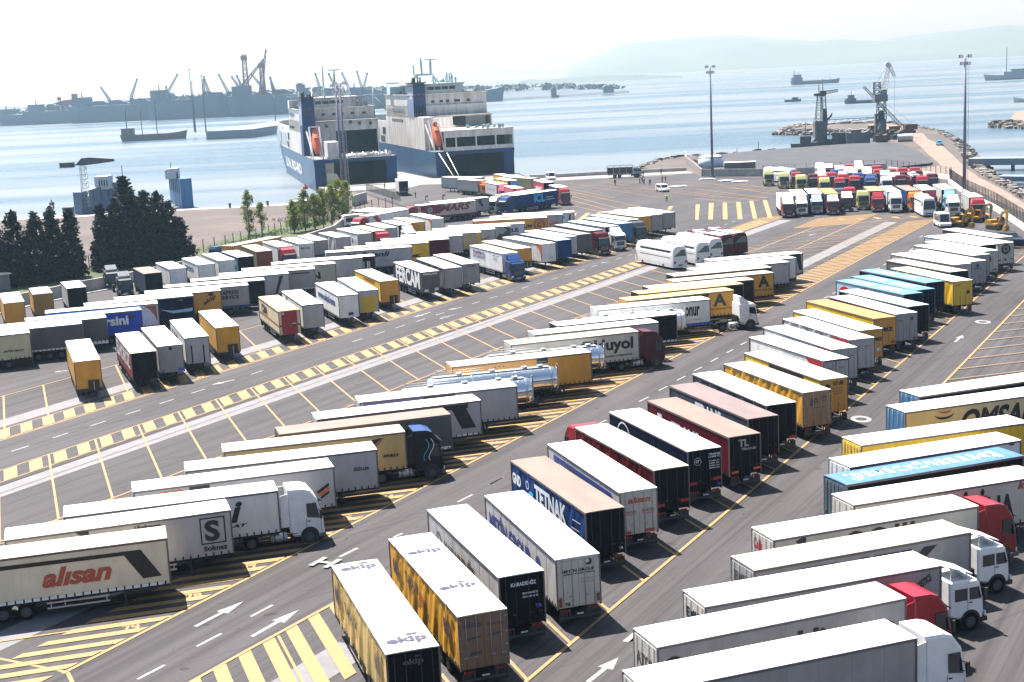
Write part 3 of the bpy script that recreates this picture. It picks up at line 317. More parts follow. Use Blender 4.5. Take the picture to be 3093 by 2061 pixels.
DASHES1=[[(-41.91,127.26),(-41.04,128.96)],[(-39.66,131.25),(-38.73,133.05)],[(-37.41,135.43),(-36.38,137.19)],[(-35.11,139.48),(-34.08,141.36)],[(-32.83,143.77),(-31.81,145.56)],[(-28.15,152.02),(-27.18,153.88)],[(-18.91,168.66),(-17.89,170.46)],[(-16.63,172.81),(-15.56,174.7)],[(-14.35,176.9),(-13.29,178.74)],[(-12.01,180.87),(-10.97,182.81)],[(-9.71,185.15),(-8.68,186.86)],[(-5.14,193.05),(-4.14,194.75)],[(-2.84,197.15),(-1.76,198.72)],[(-0.58,200.98),(0.48,202.73)],[(1.76,205.06),(2.78,206.59)],[(4.03,208.72),(5.03,210.32)],[(6.27,212.43),(7.28,214.21)],[(8.49,216.42),(9.57,218.14)],[(10.69,220.12),(11.76,221.79)],[(12.97,224.07),(14.0,225.95)],[(17.39,231.86),(18.49,233.74)],[(19.7,235.76),(20.61,237.22)],[(21.8,239.61),(22.81,241.24)],[(41.54,274.67),(42.5,276.57)],[(43.68,278.61),(44.65,280.57)]]
DASHES2=[[(-20.6,71.8),(-19.56,73.56)],[(-18.32,75.96),(-17.28,77.7)],[(-16.03,80.12),(-15.01,81.88)],[(-44.27,123.0),(-43.28,124.75)],[(-8.64,93.66),(-8.1,94.43)],[(-4.52,101.11),(-3.48,102.82)],[(-2.26,105.17),(-1.17,107.1)],[(-2.23,105.22),(-1.19,107.01)],[(7.0,122.31),(7.99,123.74)],[(11.46,130.21),(12.52,132.0)],[(13.73,134.41),(14.76,136.16)],[(15.99,138.56),(17.03,140.36)],[(18.21,142.62),(19.25,144.41)],[(20.47,146.74),(21.54,148.64)],[(22.77,150.98),(23.76,152.66)],[(24.91,154.94),(25.88,156.57)],[(40.3,183.21),(41.35,184.94)],[(42.29,186.83),(43.32,188.55)],[(44.47,190.81),(45.46,192.54)],[(48.74,198.64),(49.71,200.25)],[(52.84,206.04),(53.97,208.17)],[(55.02,210.27),(56.03,212.1)],[(63.45,225.91),(64.49,227.67)],[(69.06,240.62),(70.24,242.75)]]
LANE_A=[(39.5,232.9),(56.33,263.29)]
LANE_B=[(46.74,233.07),(69.37,275.07)]
BARS=[[(37.5,285.86),(38.09,285.57),(42.73,317.39),(41.86,317.87)],[(40.01,285.32),(40.85,284.91),(46.02,319.06),(45.06,319.6)],[(42.74,284.25),(43.61,283.82),(48.84,318.36),(47.98,318.84)],[(45.53,283.28),(46.39,282.86),(51.88,318.42),(50.95,318.95)],[(48.39,282.56),(49.17,282.17),(54.85,319.42),(54.04,319.88)],[(51.23,281.85),(52.05,281.44),(57.9,319.48),(57.02,319.98)],[(14.6,296.36),(15.65,295.84),(18.3,310.43),(17.31,310.94)],[(18.41,303.36),(19.6,302.76),(21.35,311.72),(20.25,312.3)],[(34.63,309.39),(35.38,308.99),(36.74,316.25),(35.93,316.69)],[(22.24,308.38),(23.33,307.82),(24.67,313.15),(23.68,313.68)],[(13.97,305.61),(14.62,305.28),(15.4,311.45),(14.51,311.91)]]
SLOTS_FAR=[[(27.37,398.85),(64.2,340.06)],[(20.91,387.74),(59.74,322.82)],[(25.44,396.2),(47.76,329.75)],[(17.52,393.71),(36.43,336.3)],[(16.94,375.88),(25.84,342.42)],[(40.93,389.71),(65.55,347.13)],[(15.79,363.16),(20.04,345.78)],[(47.14,357.87),(59.24,324.21)],[(45.3,344.13),(56.05,319.63)],[(43.83,333.15),(50.84,316.37)],[(53.11,368.94),(62.28,331.96)],[(59.29,366.1),(67.69,338.72)],[(16.18,355.19),(26.76,308.41)],[(15.61,343.51),(23.51,310.11)],[(15.17,329.81),(20.22,311.83)],[(16.79,367.68),(33.17,305.07)]]
ARROWS=[[(-19.03,78.97),(-16.9,82.72)],[(-15.45,76.99),(-13.31,80.83)],[(2.98,68.64),(4.78,71.55)],[(47.11,150.77),(49.08,154.4)],[(-29.47,149.61),(-31.5,147.51)],[(-10.52,187.67),(-12.6,184.11)],[(-7.04,185.35),(-9.17,181.88)],[(-7.0,185.49),(-9.14,182.42)],[(16.23,228.98),(14.66,228.28)],[(-50.05,159.45),(-51.45,158.85)],[(54.35,253.25),(52.59,250.62)],[(-6.44,190.49),(-8.29,188.87)]]
NURTR=(28.37,165.68)
V_WC=(83.64,268.49)
V_COACH=(80.08,270.28)
V_VAN1=(77.15,252.63)
V_VAN2=(13.28,412.69)
V_TAXI=(38.79,354.05)
V_CAR1=(80.29,227.49)
V_CAR2=(78.61,219.6)
V_ROAD=(144.37,478.08)
PEOPLE=[[(35.68,381.82)],[(36.63,384.93)],[(36.56,379.41)],[(37.82,376.05)],[(41.96,384.41)],[(42.75,383.89)],[(29.12,380.59)],[(39.02,406.38)],[(44.66,411.81)],[(36.62,327.21)],[(-22.99,372.41)],[(-19.88,362.7)],[(-15.58,363.52)],[(-33.74,408.59)],[(19.4,246.84)]]
POLES=[(-35.1,322.8,30.0),(-38.2,342.6,29.5),(56.4,392.0,29.5),(98.9,311.0,29.25)]
BUSES=[(23.57,221.69,118.6),(27.71,225.09,111.4),(30.39,229.14,110.1),(32.78,233.09,110.5),(35.51,235.12,107.2)]
CABS=[('front',[(64.94,354.92,'lime','hi'),(66.78,345.43,'lime','hi'),(68.92,335.86,'lime','hi'),(71.85,324.27,'lime','hi'),(74.84,322.39,'redd','hi'),(78.95,325.83,'red','hi'),(81.25,320.69,'blue','hi'),(84.77,320.27,'whitec','hi'),(88.26,321.55,'burgundy','hi'),(91.64,316.45,'red','hi'),(95.29,321.32,'burgundy','hi')]),('second',[(69.65,344.96,'redd','hi'),(72.0,337.14,'burgundy','hi'),(72.89,330.58,'redd','hi'),(76.7,338.99,'red','hi'),(77.9,332.4,'red','hi'),(81.73,333.5,'blue','hi'),(83.16,326.89,'blue','hi'),(88.26,334.65,'redcw','hi'),(88.72,327.94,'redcw','hi'),(91.91,330.15,'burgundy','hi'),(95.1,332.33,'burgundy','hi')]),('third',[(75.84,345.54,'whitec','hi'),(79.5,346.65,'blue','hi'),(79.76,340.17,'whitec','hi'),(83.83,351.81,'redcw','hi'),(83.29,345.45,'redcw','hi'),(85.63,341.07,'redcw','hi'),(88.56,341.64,'redd','hi'),(97.24,341.91,'redd','hi')]),('back',[(77.21,351.82,'whitec','hi'),(81.12,371.46,'whitec','hi'),(81.84,364.94,'redcw','hi'),(83.11,358.34,'redcw','hi'),(86.65,362.15,'redd','hi'),(87.23,355.64,'redcw','hi'),(87.62,349.14,'redcw','hi'),(91.03,353.1,'redd','hi'),(91.07,371.54,'whitec','hi'),(91.31,340.72,'redd','hi'),(94.4,342.1,'redd','hi')])]
FARCR=[(-439.7,1660,21.5,-9.4,35.8,0),(-411.0,1640,23.0,7.8,43.0,0),(-371.9,1640,23.5,14.0,46.1,0),(-375.2,1660,23.4,-0.7,33.5,0),(-324.8,1620,26.5,-0.7,38.7,0),(-319.9,1620,26.2,-4.6,41.7,0),(-295.1,1600,25.3,-8.9,43.2,0),(-286.0,1620,29.5,-7.8,40.2,0),(-278.4,1600,26.9,-6.2,41.1,0),(-277.4,1600,21.7,22.3,57.1,1),(-259.3,1600,12.4,8.1,66.8,1),(-258.0,1600,29.5,-10.5,42.1,0),(-245.7,1600,25.6,-2.8,37.5,0),(-247.6,1620,24.4,-4.3,37.6,0),(-200.9,1650,24.6,-4.6,39.5,0),(-184.9,1660,25.1,-6.9,38.8,0),(-171.3,1680,22.8,-7.3,38.9,0),(-158.0,1700,20.6,-5.6,39.9,0),(-158.4,1720,20.4,4.6,37.4,0),(-64.0,1850,20.0,3.7,29.7,0)]
GAN=(-495.6,1690,34.5,25.0)
BLD=[(-524.0,1720,10.5,18.2),(-479.1,1700,5.2,20.2),(-459.6,1690,16.8,19.1),(-431.0,1660,14.0,19.5),(-402.4,1650,7.6,20.1),(-393.2,1670,20.4,19.6),(-369.3,1640,10.0,24.9),(-312.6,1610,44.9,20.4),(-280.0,1610,14.8,21.7),(-257.6,1610,19.4,19.9),(-240.1,1620,18.1,22.4),(-221.7,1640,7.8,28.0),(-211.0,1650,17.0,22.7),(-189.0,1680,23.2,19.3),(-153.5,1720,29.6,17.2),(-135.2,1740,10.5,13.4),(66.1,1800,6.5,7.9),(135.4,1830,12.5,6.9)]
ISL=[(49,3600,8.2),(75,3600,12.1),(114,3600,8.9),(153,3600,10.9),(184,3600,11.9),(220,3600,13.2),(256,3600,13.0),(308,3600,10.4),(347,3600,9.6),(373,3600,7.3),(412,3600,4.7),(450,3600,1)]
HILLS=[(278,6000,41.0),(387,6000,86.0),(475,6000,127.0),(561,6000,144.0),(647,6000,150.0),(777,6000,157.0),(906,6000,160.0),(992,6000,157.0),(1142,6000,128.0),(1179,6000,127.0),(1282,6000,111.0),(1406,6000,113.0),(1540,6000,96.0),(1644,6000,109.0),(1799,6000,124.0),(1954,6000,136.0),(2083,6000,146.0),(2161,6000,133.0),(2367,6000,131.0)]
# ------------------------------------------------------------ vehicle parts (shared meshes)
W2=1.275
def wheel_me():
    mb=MB(); mb.cyl((0,-.17,0),(0,.17,0),.5,n=20,mi=0); mb.cyl((0,-.18,0),(0,.18,0),.3,n=14,mi=1)
    for k in range(8):
        a=k*math.pi/4
        for s in(-1,1): mb.cyl((.2*math.cos(a),s*.17,.2*math.sin(a)),(.2*math.cos(a),s*.2,.2*math.sin(a)),.03,n=5,mi=0)
    return mb.mesh('wheel',[m_rub,m_rim])
WHEEL=wheel_me()
def small_wheel():
    mb=MB(); mb.cyl((0,-.11,0),(0,.11,0),.33,n=16,mi=0); mb.cyl((0,-.12,0),(0,.12,0),.2,n=10,mi=1); return mb.mesh('car_wheel',[m_rub,m_rim])
CWHEEL=small_wheel()
def tail_light_me():
    mb=MB(); mb.box(-.04,.05,-.2,.2,-.06,.06,0); mb.box(-.045,.05,.21,.27,-.05,.05,1); return mb.mesh('tail_light',[m_lred,m_orgl])
TLIGHT=tail_light_me()
def leg_me():
    mb=MB(); mb.box(-.07,.07,-.07,.07,.08,1.05,0); mb.box(-.16,.16,-.14,.14,0,.08,0); return mb.mesh('landing_leg',m_dsteel)
LEG=leg_me()
def chassis_me(L):
    mb=MB()
    for y in(-.5,.42): mb.box(-L/2+.1,L/2-.1,y,y+.08,.82,1.08)
    k=-L/2+.4
    while k<L/2-.3: mb.box(k,k+.08,-1.15,1.15,.98,1.09); k+=1.1
    for x in(-L/2+2.6,-L/2+3.9,-L/2+5.2): mb.cyl((x,-1,.5),(x,1,.5),.07,n=6)
    mb.box(-L/2+6.6,-L/2+8.2,-.5,.5,.45,.82)      # pallet box
    return mb.mesh('chassis',m_chs)
def guard_me(L):
    mb=MB()
    for z in(.5,.82): mb.box(-L/2+6.4,L/2-3.6,-.02,.02,z,z+.1)
    for x in(-L/2+6.6,0.6,L/2-3.8): mb.box(x,x+.06,.0,.04,.5,1.1)
    return mb.mesh('side_guard',m_alu)
def bumper_me():
    mb=MB(); mb.box(-.06,.06,-1.2,1.2,.45,.58); mb.box(-.04,.04,-.62,-.54,.5,1.0); mb.box(-.04,.04,.54,.62,.5,1.0); mb.box(-.08,-.06,-.2,.2,.66,.74,1); mb.box(-.02,.0,-1.2,-.7,.3,.9,2); mb.box(-.02,.0,.7,1.2,.3,.9,2)
    return mb.mesh('rear_bumper',[m_dsteel,ink_m('dwhite'),m_blk])
BUMP=bumper_me()
CH={};GD={};BD={};RF={};DR={};TK={}
def wav(x,z,ph=0.): return .055*math.sin(x*2.6+ph+1.1*math.sin(z*1.3+x*.4))*(1-(z/2.9)**2*.5)+.03*math.sin(x*6.3+z*2.2+ph)
def body_me(kind,side,end,L,H):
    key=(kind,side,end,L,H)
    if key in BD: return BD[key]
    mb=MB(); z0,z1=1.1,H-.06; h=z1-z0
    for s in(-1,1):
        if kind in('wavy','cont'):
            nx=int(L*(5 if kind=='wavy' else 8)); nz=6 if kind=='wavy' else 1; vs=[]
            for i in range(nx+1):
                for j in range(nz+1):
                    x=-L/2+L*i/nx; z=h*j/nz
                    d=wav(x,z,s)*min(1,4*(1-abs(2*i/nx-1))) if kind=='wavy' else (.0 if (i//2)%2 else -.045)
                    vs.append((x,s*(W2+d),z0+z))
            fs=[]
            for i in range(nx):
                for j in range(nz):
                    a=i*(nz+1)+j; q=(a,a+nz+1,a+nz+2,a+1); fs.append(q if s<0 else tuple(reversed(q)))
            mb.add(vs,fs,0,kind=='wavy')
        else:
            y=s*W2; nx=max(4,int(L/1.7)); x=-L/2
            vs=[];fs=[]
            # curtain panels with thin seams and tension folds
            for i in range(nx):
                a=-L/2+L*i/nx;b=-L/2+L*(i+1)/nx;o=len(vs)
                vs+=[(a,y,z0),(b,y,z0),(b,y,z1),(a,y,z1)]
                q=(o,o+1,o+2,o+3); fs.append(q if s<0 else tuple(reversed(q)))
            mb.add(vs,fs,0)
            for i in range(1,nx):
                a=-L/2+L*i/nx; mb.box(a-.015,a+.015,min(y,y+s*.012),max(y,y+s*.012),z0+.1,z1-.1,0)
        # bottom rave rail and buckles, top rail
        yy=s*(W2+.02)
        mb.box(-L/2,L/2,min(s*(W2-.03),yy),max(s*(W2-.03),yy),1.0,1.12,3)
        if kind in('curtain','wavy'):
            k=-L/2+.3
            while k<L/2-.2:
                mb.box(k,k+.09,min(yy,yy+s*.03),max(yy,yy+s*.03),1.03,1.33,4); k+=.48
        mb.box(-L/2,L/2,min(s*(W2-.03),s*(W2+.035)),max(s*(W2-.03),s*(W2+.035)),H-.17,H-.06,2)
    mb.add([(L/2,-W2,z0),(L/2,W2,z0),(L/2,W2,z1),(L/2,-W2,z1)],[(0,1,2,3)],1)
    mb.add([(-L/2,-W2,z0),(-L/2,W2,z0),(-L/2,W2,z1),(-L/2,-W2,z1)],[(3,2,1,0)],1)
    mb.add([(-L/2,-W2,z0),(L/2,-W2,z0),(L/2,W2,z0),(-L/2,W2,z0)],[(3,2,1,0)],3)
    for x in(-L/2,L/2):
        for y in(-W2,W2): mb.box(x-.05,x+.05,y-.04,y+.04,z0-.05,z1,2)
    railc={'white':m_alu}.get(side,m_alu)
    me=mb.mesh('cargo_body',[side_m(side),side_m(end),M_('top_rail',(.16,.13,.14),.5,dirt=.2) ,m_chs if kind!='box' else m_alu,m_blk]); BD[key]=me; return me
def roof_me(k,L,H,kind):
    key=(k,L,H,kind)
    if key in RF: return RF[key]
    mb=MB(); a=L/2+.03;b=W2+.03; n=10 if kind!='cont' else 40
    mb.box(-a,a,-b,b,H-.06,H-.02)
    # slightly crowned skin, with sag between the roof bows
    vs=[];fs=[];nx=int(L*1.5) if kind!='cont' else int(L*5);ny=6
    for i in range(nx+1):
        for j in range(ny+1):
            x=-a+2*a*i/nx;t=-1+2*j/ny; z=H-.018+.02*(1-t*t)
            if 0<i<nx and 0<j<ny: z+= (-.012*(i%2)) if kind!='cont' else (.02*((i//2)%2))
            vs.append((x,t*b,z))
    for i in range(nx):
        for j in range(ny):
            q=i*(ny+1)+j; fs.append((q,q+ny+1,q+ny+2,q+1))
    mb.add(vs,fs,0,kind!='cont')
    me=mb.mesh('roof',roof_m(k)); RF[key]=me; return me
def door_me(end,H,s,cont=False):
    key=(end,H,s,cont)
    if key in DR: return DR[key]
    mb=MB(); y0,y1=(0.01,W2-.05) if s>0 else (-W2+.05,-.01)
    mb.box(-.035,0,y0,y1,1.16,H-.2,0)
    if cont:
        for k in range(3):
            yk=y0+(y1-y0)*(k+.5)/3; mb.box(-.065,-.03,yk-.12,yk+.12,1.25,H-.3,0)
    for k in(.3,.75):
        y=y0+(y1-y0)*k if s>0 else y1-(y1-y0)*k
        mb.cyl((-.06,y,1.1),(-.06,y,H-.12),.018,n=6,mi=1)
        mb.box(-.1,-.05,y-.02,y+.2*s if s>0 else y+.02,1.72,1.77,1) if s>0 else mb.box(-.1,-.05,y-.2,y+.02,1.72,1.77,1)
    ye=y1 if s>0 else y0
    for z in(1.4,2.1,2.8,H-.4): mb.box(-.05,-.0,ye-.02,ye+.05,z,z+.08,1)
    me=mb.mesh('rear_door',[side_m(end),m_galv if max(PAL[end])>.2 else m_dsteel]); DR[key]=me; return me
def face(code,vis,ev,L,H,pad):
    eps=.02+pad
    if code=='V':
        if vis=='R': return Vector((-L/2,-W2-eps,1.12)),Vector((1,0,0)),Vector((0,0,1)),L,H-.06-1.12
        return Vector((L/2,W2+eps,1.12)),Vector((-1,0,0)),Vector((0,0,1)),L,H-.06-1.12
    if code=='E':
        if ev=='B': return Vector((-L/2-.045,W2,1.12)),Vector((0,-1,0)),Vector((0,0,1)),2*W2,H-.06-1.12
        return Vector((L/2+.012,-W2,1.12)),Vector((0,1,0)),Vector((0,0,1)),2*W2,H-.06-1.12
    if code=='TA':
        if ev=='B': return Vector((-L/2,W2,H+.012)),Vector((0,-1,0)),Vector((1,0,0)),2*W2,L
        return Vector((L/2,-W2,H+.012)),Vector((0,1,0)),Vector((-1,0,0)),2*W2,L
    if vis=='R': return Vector((-L/2,-W2,H+.012)),Vector((1,0,0)),Vector((0,1,0)),L,2*W2
    return Vector((L/2,W2,H+.012)),Vector((-1,0,0)),Vector((0,-1,0)),L,2*W2
def disc(u,v,r,n=28,ry=None): return [(u+r*math.cos(2*math.pi*i/n),v+(ry or r)*math.sin(2*math.pi*i/n)) for i in range(n)]
def decos(root,d,vis,ev,L,H,kind):
    by={}; lay={}
    pad=.09 if kind=='wavy' else .0
    for q in d:
        code=q[1]; O,U,Vv,su,sv=face(code,vis,ev,L,H,pad if code=='V' else 0)
        nrm=U.cross(Vv); lay[code]=lay.get(code,0)+1; O=O+nrm*.004*lay[code]
        def put(col,pts,fs):
            mb=by.setdefault(col,MB()); mb.add([O+U*a+Vv*b for a,b in pts],fs)
        k=q[0]
        if k=='t':
            _,_,u0,v0,u1,v1,s,col,o=q; vs,fs=text_tris(s,.04,.3 if 'i' in o else 0)
            a0,b0,w,h=u0*su,v0*sv,(u1-u0)*su,(v1-v0)*sv
            def tr(x,y):
                if 'r180' in o: x,y=1-x,1-y
                if o.startswith('d'):
                    x2,y2=x*.86+.0,y; return (a0+w*(x*.8+y*.2*0)+w*.1*(1-y), b0+h*(x*.6+y*.4))
                return (a0+w*x,b0+h*y)
            if 'ell' in o and not o.startswith('d'):
                put(col,disc(a0+w*.70,b0+h*1.2,w*.15,24,h*.11),[tuple(range(24))])
            elif o=='dell': put(col,disc(a0+w*.55,b0+h*.98,w*.18,24,h*.16),[tuple(range(24))])
            put(col,[tr(x,y) for x,y in vs],fs)
        elif k=='p':
            pts=q[3:]; pts=[(pts[i]*su,pts[i+1]*sv) for i in range(0,len(pts),2)]
            # counter clockwise
            ar=sum(pts[i][0]*pts[(i+1)%len(pts)][1]-pts[(i+1)%len(pts)][0]*pts[i][1] for i in range(len(pts)))
            if ar<0: pts.reverse()
            put(q[2],pts,[tuple(range(len(pts)))])
        elif k=='c':
            col,u,v,r,ri=q[2:]; n=28
            if ri>0:
                a=disc(u*su,v*sv,r);b=disc(u*su,v*sv,ri); put(col,a+b,[(i,(i+1)%n,n+(i+1)%n,n+i) for i in range(n)])
            else: put(col,disc(u*su,v*sv,r),[tuple(range(n))])
        elif k=='e':
            col,u,v,r,ry=q[2:]; put(col,disc(u*su,v*sv,r,28,ry),[tuple(range(28))])
        elif k=='f':
            col,u0,v0,u1,v1,t=q[2:]; tu=t*sv; a,b,c_,d_=u0*su,v0*sv,u1*su,v1*sv
            put(col,[(a,b),(c_,b),(c_,d_),(a,d_),(a+tu,b+tu),(c_-tu,b+tu),(c_-tu,d_-tu),(a+tu,d_-tu)],[(0,1,5,4),(1,2,6,5),(2,3,7,6),(3,0,4,7)])
        elif k=='arc':
            col,u,v,r,t=q[2:]; n=14; a=[(u*su+r*math.cos(R_(200+140*i/n)),v*sv+r*.6*math.sin(R_(200+140*i/n))) for i in range(n+1)]
            b=[(x,y+t*(.35+math.sin(math.pi*i/n))) for i,(x,y) in enumerate(a)]; put(col,a+b,[(i,i+1,n+2+i,n+1+i) for i in range(n)])
    for col,mb in by.items():
        obj('lettering' if any(q[0]=='t' and q[7]==col for q in d) else 'emblem',mb.mesh('lettering',ink_m(col)),root)
def nose_unit(root,L,H):
    mb=MB(); x=L/2+.01; mb.box(x,x+.12,-.1,1.0,1.0,1.95,0); mb.box(x+.12,x+.17,.42,.5,.9,1.8,1); mb.box(x,x+.06,-1.2,1.2,.85,1.12,0)
    obj('coupling_recess',mb.mesh('coupling_recess',[m_blk,m_galv]),root)
def tank_me(col,L,glossy):
    key=(col,L)
    if key in TK: return TK[key]
    mb=MB(); r=1.2; n=28; rings=[(-L/2,.25),(-L/2+.12,.75),(-L/2+.35,.95),(-L/2+.7,1)]+[(x,1.0) for x in (-L/4,0,L/4)]+[(L/2-.7,1),(L/2-.35,.95),(L/2-.12,.75),(L/2,.25)]
    vs=[];fs=[]
    for x,k in rings:
        for i in range(n): a=2*math.pi*i/n; vs.append((x,r*k*math.cos(a),2.4+r*.98*k*math.sin(a)))
    m=len(rings)
    for j in range(m-1):
        for i in range(n): fs.append((j*n+i,j*n+(i+1)%n,(j+1)*n+(i+1)%n,(j+1)*n+i))
    fs.append(tuple(reversed(range(n)))); fs.append(tuple((m-1)*n+i for i in range(n)))
    mb.add([(x,-y,z) for x,y,z in vs],fs,0,True)
    for x in(-L/2+.8,-L/6,L/6,L/2-.8):
        for i in range(n):
            a0=2*math.pi*i/n;a1=2*math.pi*(i+1)/n
            mb.add([(x-.05,(r+.02)*math.cos(a0),2.4+(r+.0)*math.sin(a0)),(x+.05,(r+.02)*math.cos(a0),2.4+r*math.sin(a0)),(x+.05,(r+.02)*math.cos(a1),2.4+r*math.sin(a1)),(x-.05,(r+.02)*math.cos(a1),2.4+r*math.sin(a1))],[(0,1,2,3)],1)
    me=mb.mesh('tank_shell',[M_('polished_steel',(.78,.79,.8),.16,1.0,dirt=.05,bump=.05) if col=='steel' else M_('tank_white',(.8,.82,.84),.22,dirt=.06),m_galv])
    TK[key]=me; return me
def walkway_me(L):
    mb=MB(); mb.box(-L/2+.6,L/2-.8,-.35,.35,3.57,3.61)
    for s in(-1,1):
        mb.cyl((-L/2+.6,s*.45,3.95),(L/2-.8,s*.45,3.95),.025,n=5); x=-L/2+.6
        while x<L/2-.7: mb.cyl((x,s*.45,3.5),(x,s*.45,3.95),.02,n=4); x+=1.5
    for x in(-L/4,0,L/4,L/2-1.6): mb.cyl((x,0,3.6),(x,0,3.78),.28,n=12)
    mb.box(L/2-.3,L/2-.15,-1.0,-.85,1.6,3.9)
    return mb.mesh('walkway',m_galv)
# ---------------- tractor cab, placed with its rear wall at local x=0, front at 2.25
CAB={}
PROF={'hi':[(0,.95),(.25,.6),(2.28,.35),(2.32,.95),(2.28,1.75),(1.98,2.95),(1.5,3.62),(1.0,3.78),(0,3.82)],
 'std':[(0,.95),(.25,.6),(2.22,.35),(2.26,.95),(2.22,1.75),(1.98,2.75),(1.8,2.98),(0,3.02)],
 'old':[(0,.95),(.25,.75),(2.1,.55),(2.14,1.0),(2.1,1.75),(1.92,2.6),(1.75,2.78),(0,2.82)]}
def cab_parts(style,col):
    key=(style,col)
    if key in CAB: return CAB[key]
    pr=PROF[style]; parts=[]; pm=paint_m(col)
    half=1.2 if style!='old' else 1.15
    mb=MB(); n=len(pr)
    # body shell: profile with tumblehome (narrower roof, chamfered edges)
    def yy(z,x,k): return half*(1-.035*max(0,(z-1.7)))*k-(.10 if x>2.15 else 0)*k
    rings=[(1.0,0.),(.93,.05)]
    def ring(k,ins,s):
        out=[]
        cx=1.1;cz=2.0
        for x,z in pr:
            xx=x+(cx-x)*ins*.35 if k<1 else x; zz=z+(cz-z)*ins*.35 if k<1 else z
            out.append((xx,s*yy(z,x,1)*(1. if k<1 else .93) ,zz))
        return out
    L_out=ring(1,0,-1); L_in=ring(.9,.25,-1); Rr=ring(1,0,1); R_in=ring(.9,.25,1)
    vs=L_in+L_out+Rr+R_in
    fs=[tuple(reversed(range(n)))]
    for a in range(3):
        for i in range(n):
            j=(i+1)%n; fs.append((a*n+i,a*n+j,(a+1)*n+j,(a+1)*n+i))
    fs.append(tuple(3*n+i for i in range(n)))
    mb.add(vs,[tuple(reversed(f)) for f in fs],0)
    # two tone darker lower skirt for some
    parts.append(('cab_body',mb.mesh('cab_body',pm)))
    # windscreen
    fx={'hi':((2.27,1.78),(1.99,2.9)),'std':((2.21,1.78),(1.97,2.7)),'old':((2.09,1.7),(1.92,2.5))}[style]
    mb=MB(); (xa,za),(xb,zb)=fx; w0,w1=half-.16,half-.2
    mb.add([(xa+.03,-w0,za),(xa+.03,w0,za),(xb+.03,w1,zb),(xb+.03,-w1,zb),(xa-.03,-w0,za),(xa-.03,w0,za),(xb-.03,w1,zb),(xb-.03,-w1,zb)],[(0,1,2,3),(7,6,5,4),(0,4,5,1),(1,5,6,2),(2,6,7,3),(3,7,4,0)])
    parts.append(('windscreen',mb.mesh('windscreen',m_glass)))
    # side windows
    top=zb-.12
    for s in(-1,1):
        mb=MB(); y=half+.006
        pts=[(1.2,1.85),(2.02,1.72),(1.85,top),(1.2,top)] if style!='old' else [(1.25,1.72),(1.98,1.72),(1.82,top),(1.25,top)]
        mb.prism(pts,*(sorted((s*(y-.06),s*(y+.0))))); 
        if style=='old': mb.prism([(.35,1.72),(1.12,1.72),(1.12,top),(.35,top)],*(sorted((s*(y-.06),s*(y+.0)))))
        parts.append(('side_window',mb.mesh('side_window',m_glass)))
        mb=MB(); mb.box(2.02,2.18,*(sorted((s*(half+.18),s*(half+.3)))),1.75,2.35); mb.bar((1.95,s*(half-.05),2.3),(2.1,s*(half+.24),2.3),.04); mb.bar((1.95,s*(half-.05),1.85),(2.1,s*(half+.24),1.85),.04)
        parts.append(('mirror',mb.mesh('mirror',m_blk)))
        mb=MB(); mb.box(2.24,2.33,*(sorted((s*.78,s*1.08))),.66,.9); parts.append(('headlight',mb.mesh('headlight',m_lamp)))
    mb=MB(); mb.box(2.2,2.335,-.7,.7,.98,1.62,0)
    for z in(1.08,1.22,1.36,1.5): mb.box(2.33,2.345,-.66,.66,z,z+.03,1)
    parts.append(('grille',mb.mesh('grille',[m_blk,m_galv])))
    mb=MB(); mb.box(2.0,2.38,-half+.02,half-.02,.38,.62,0); mb.box(2.36,2.39,-.3,.3,.42,.54,1); parts.append(('bumper',mb.mesh('bumper',[m_blk if style=='old' else M_('bumper_grey',(.12,.12,.13),.5),ink_m('dwhite')])))
    mb=MB(); mb.prism([(xb+.02,zb+.02),(xb+.3,zb-.12),(xb+.3,zb-.07),(xb+.02,zb+.12)],-w1,w1); parts.append(('sun_visor',mb.mesh('sun_visor',m_blk if style!='std' else pm)))
    # door seams, handle, steps, wheel arch
    mb=MB()
    for s in(-1,1):
        y=s*(half+.003)
        for x in(1.12,2.1): mb.box(x,x+.02,min(y,y-s*.03),max(y,y+s*.002),.8,1.75)
        mb.cyl((1.3,s*(half-.3),.55),(1.3,s*(half+.006),.55),.62,n=20)
        mb.box(1.2,1.4,min(y,y+s*.03),max(y,y+s*.03),1.55,1.6)
        for z in(.5,.8): mb.box(.0,.5,min(y,y-s*.2),max(y,y-s*.2),z,z+.05)
    parts.append(('wheel_arch',mb.mesh('wheel_arch',m_blk)))
    if style=='std':
        mb=MB(); mb.prism([(.1,3.02),(1.35,3.02),(1.1,3.25),(.35,3.85),(.1,3.85)],-.95,.95); parts.append(('wind_deflector',mb.mesh('wind_deflector',pm)))
    elif style=='old':
        mb=MB(); mb.prism([(1.0,3.25),(1.6,2.98),(1.65,3.03),(.15,3.6),(.1,3.52)],-.85,.85); 
        for s in(-.8,.8): mb.bar((.3,s,2.8),(.3,s,3.5),.06); mb.bar((1.3,s,2.8),(1.3,s,3.1),.06)
        parts.append(('wind_deflector',mb.mesh('wind_deflector',pm)))
    else:
        mb=MB()
        for s in(-1,1): mb.prism([(-.55,1.3),(0,1.3),(0,3.6),(-.5,3.5)],*sorted((s*(half-.12),s*(half-.07))))
        parts.append(('wind_deflector',mb.mesh('wind_deflector',pm)))
    CAB[key]=parts; return parts
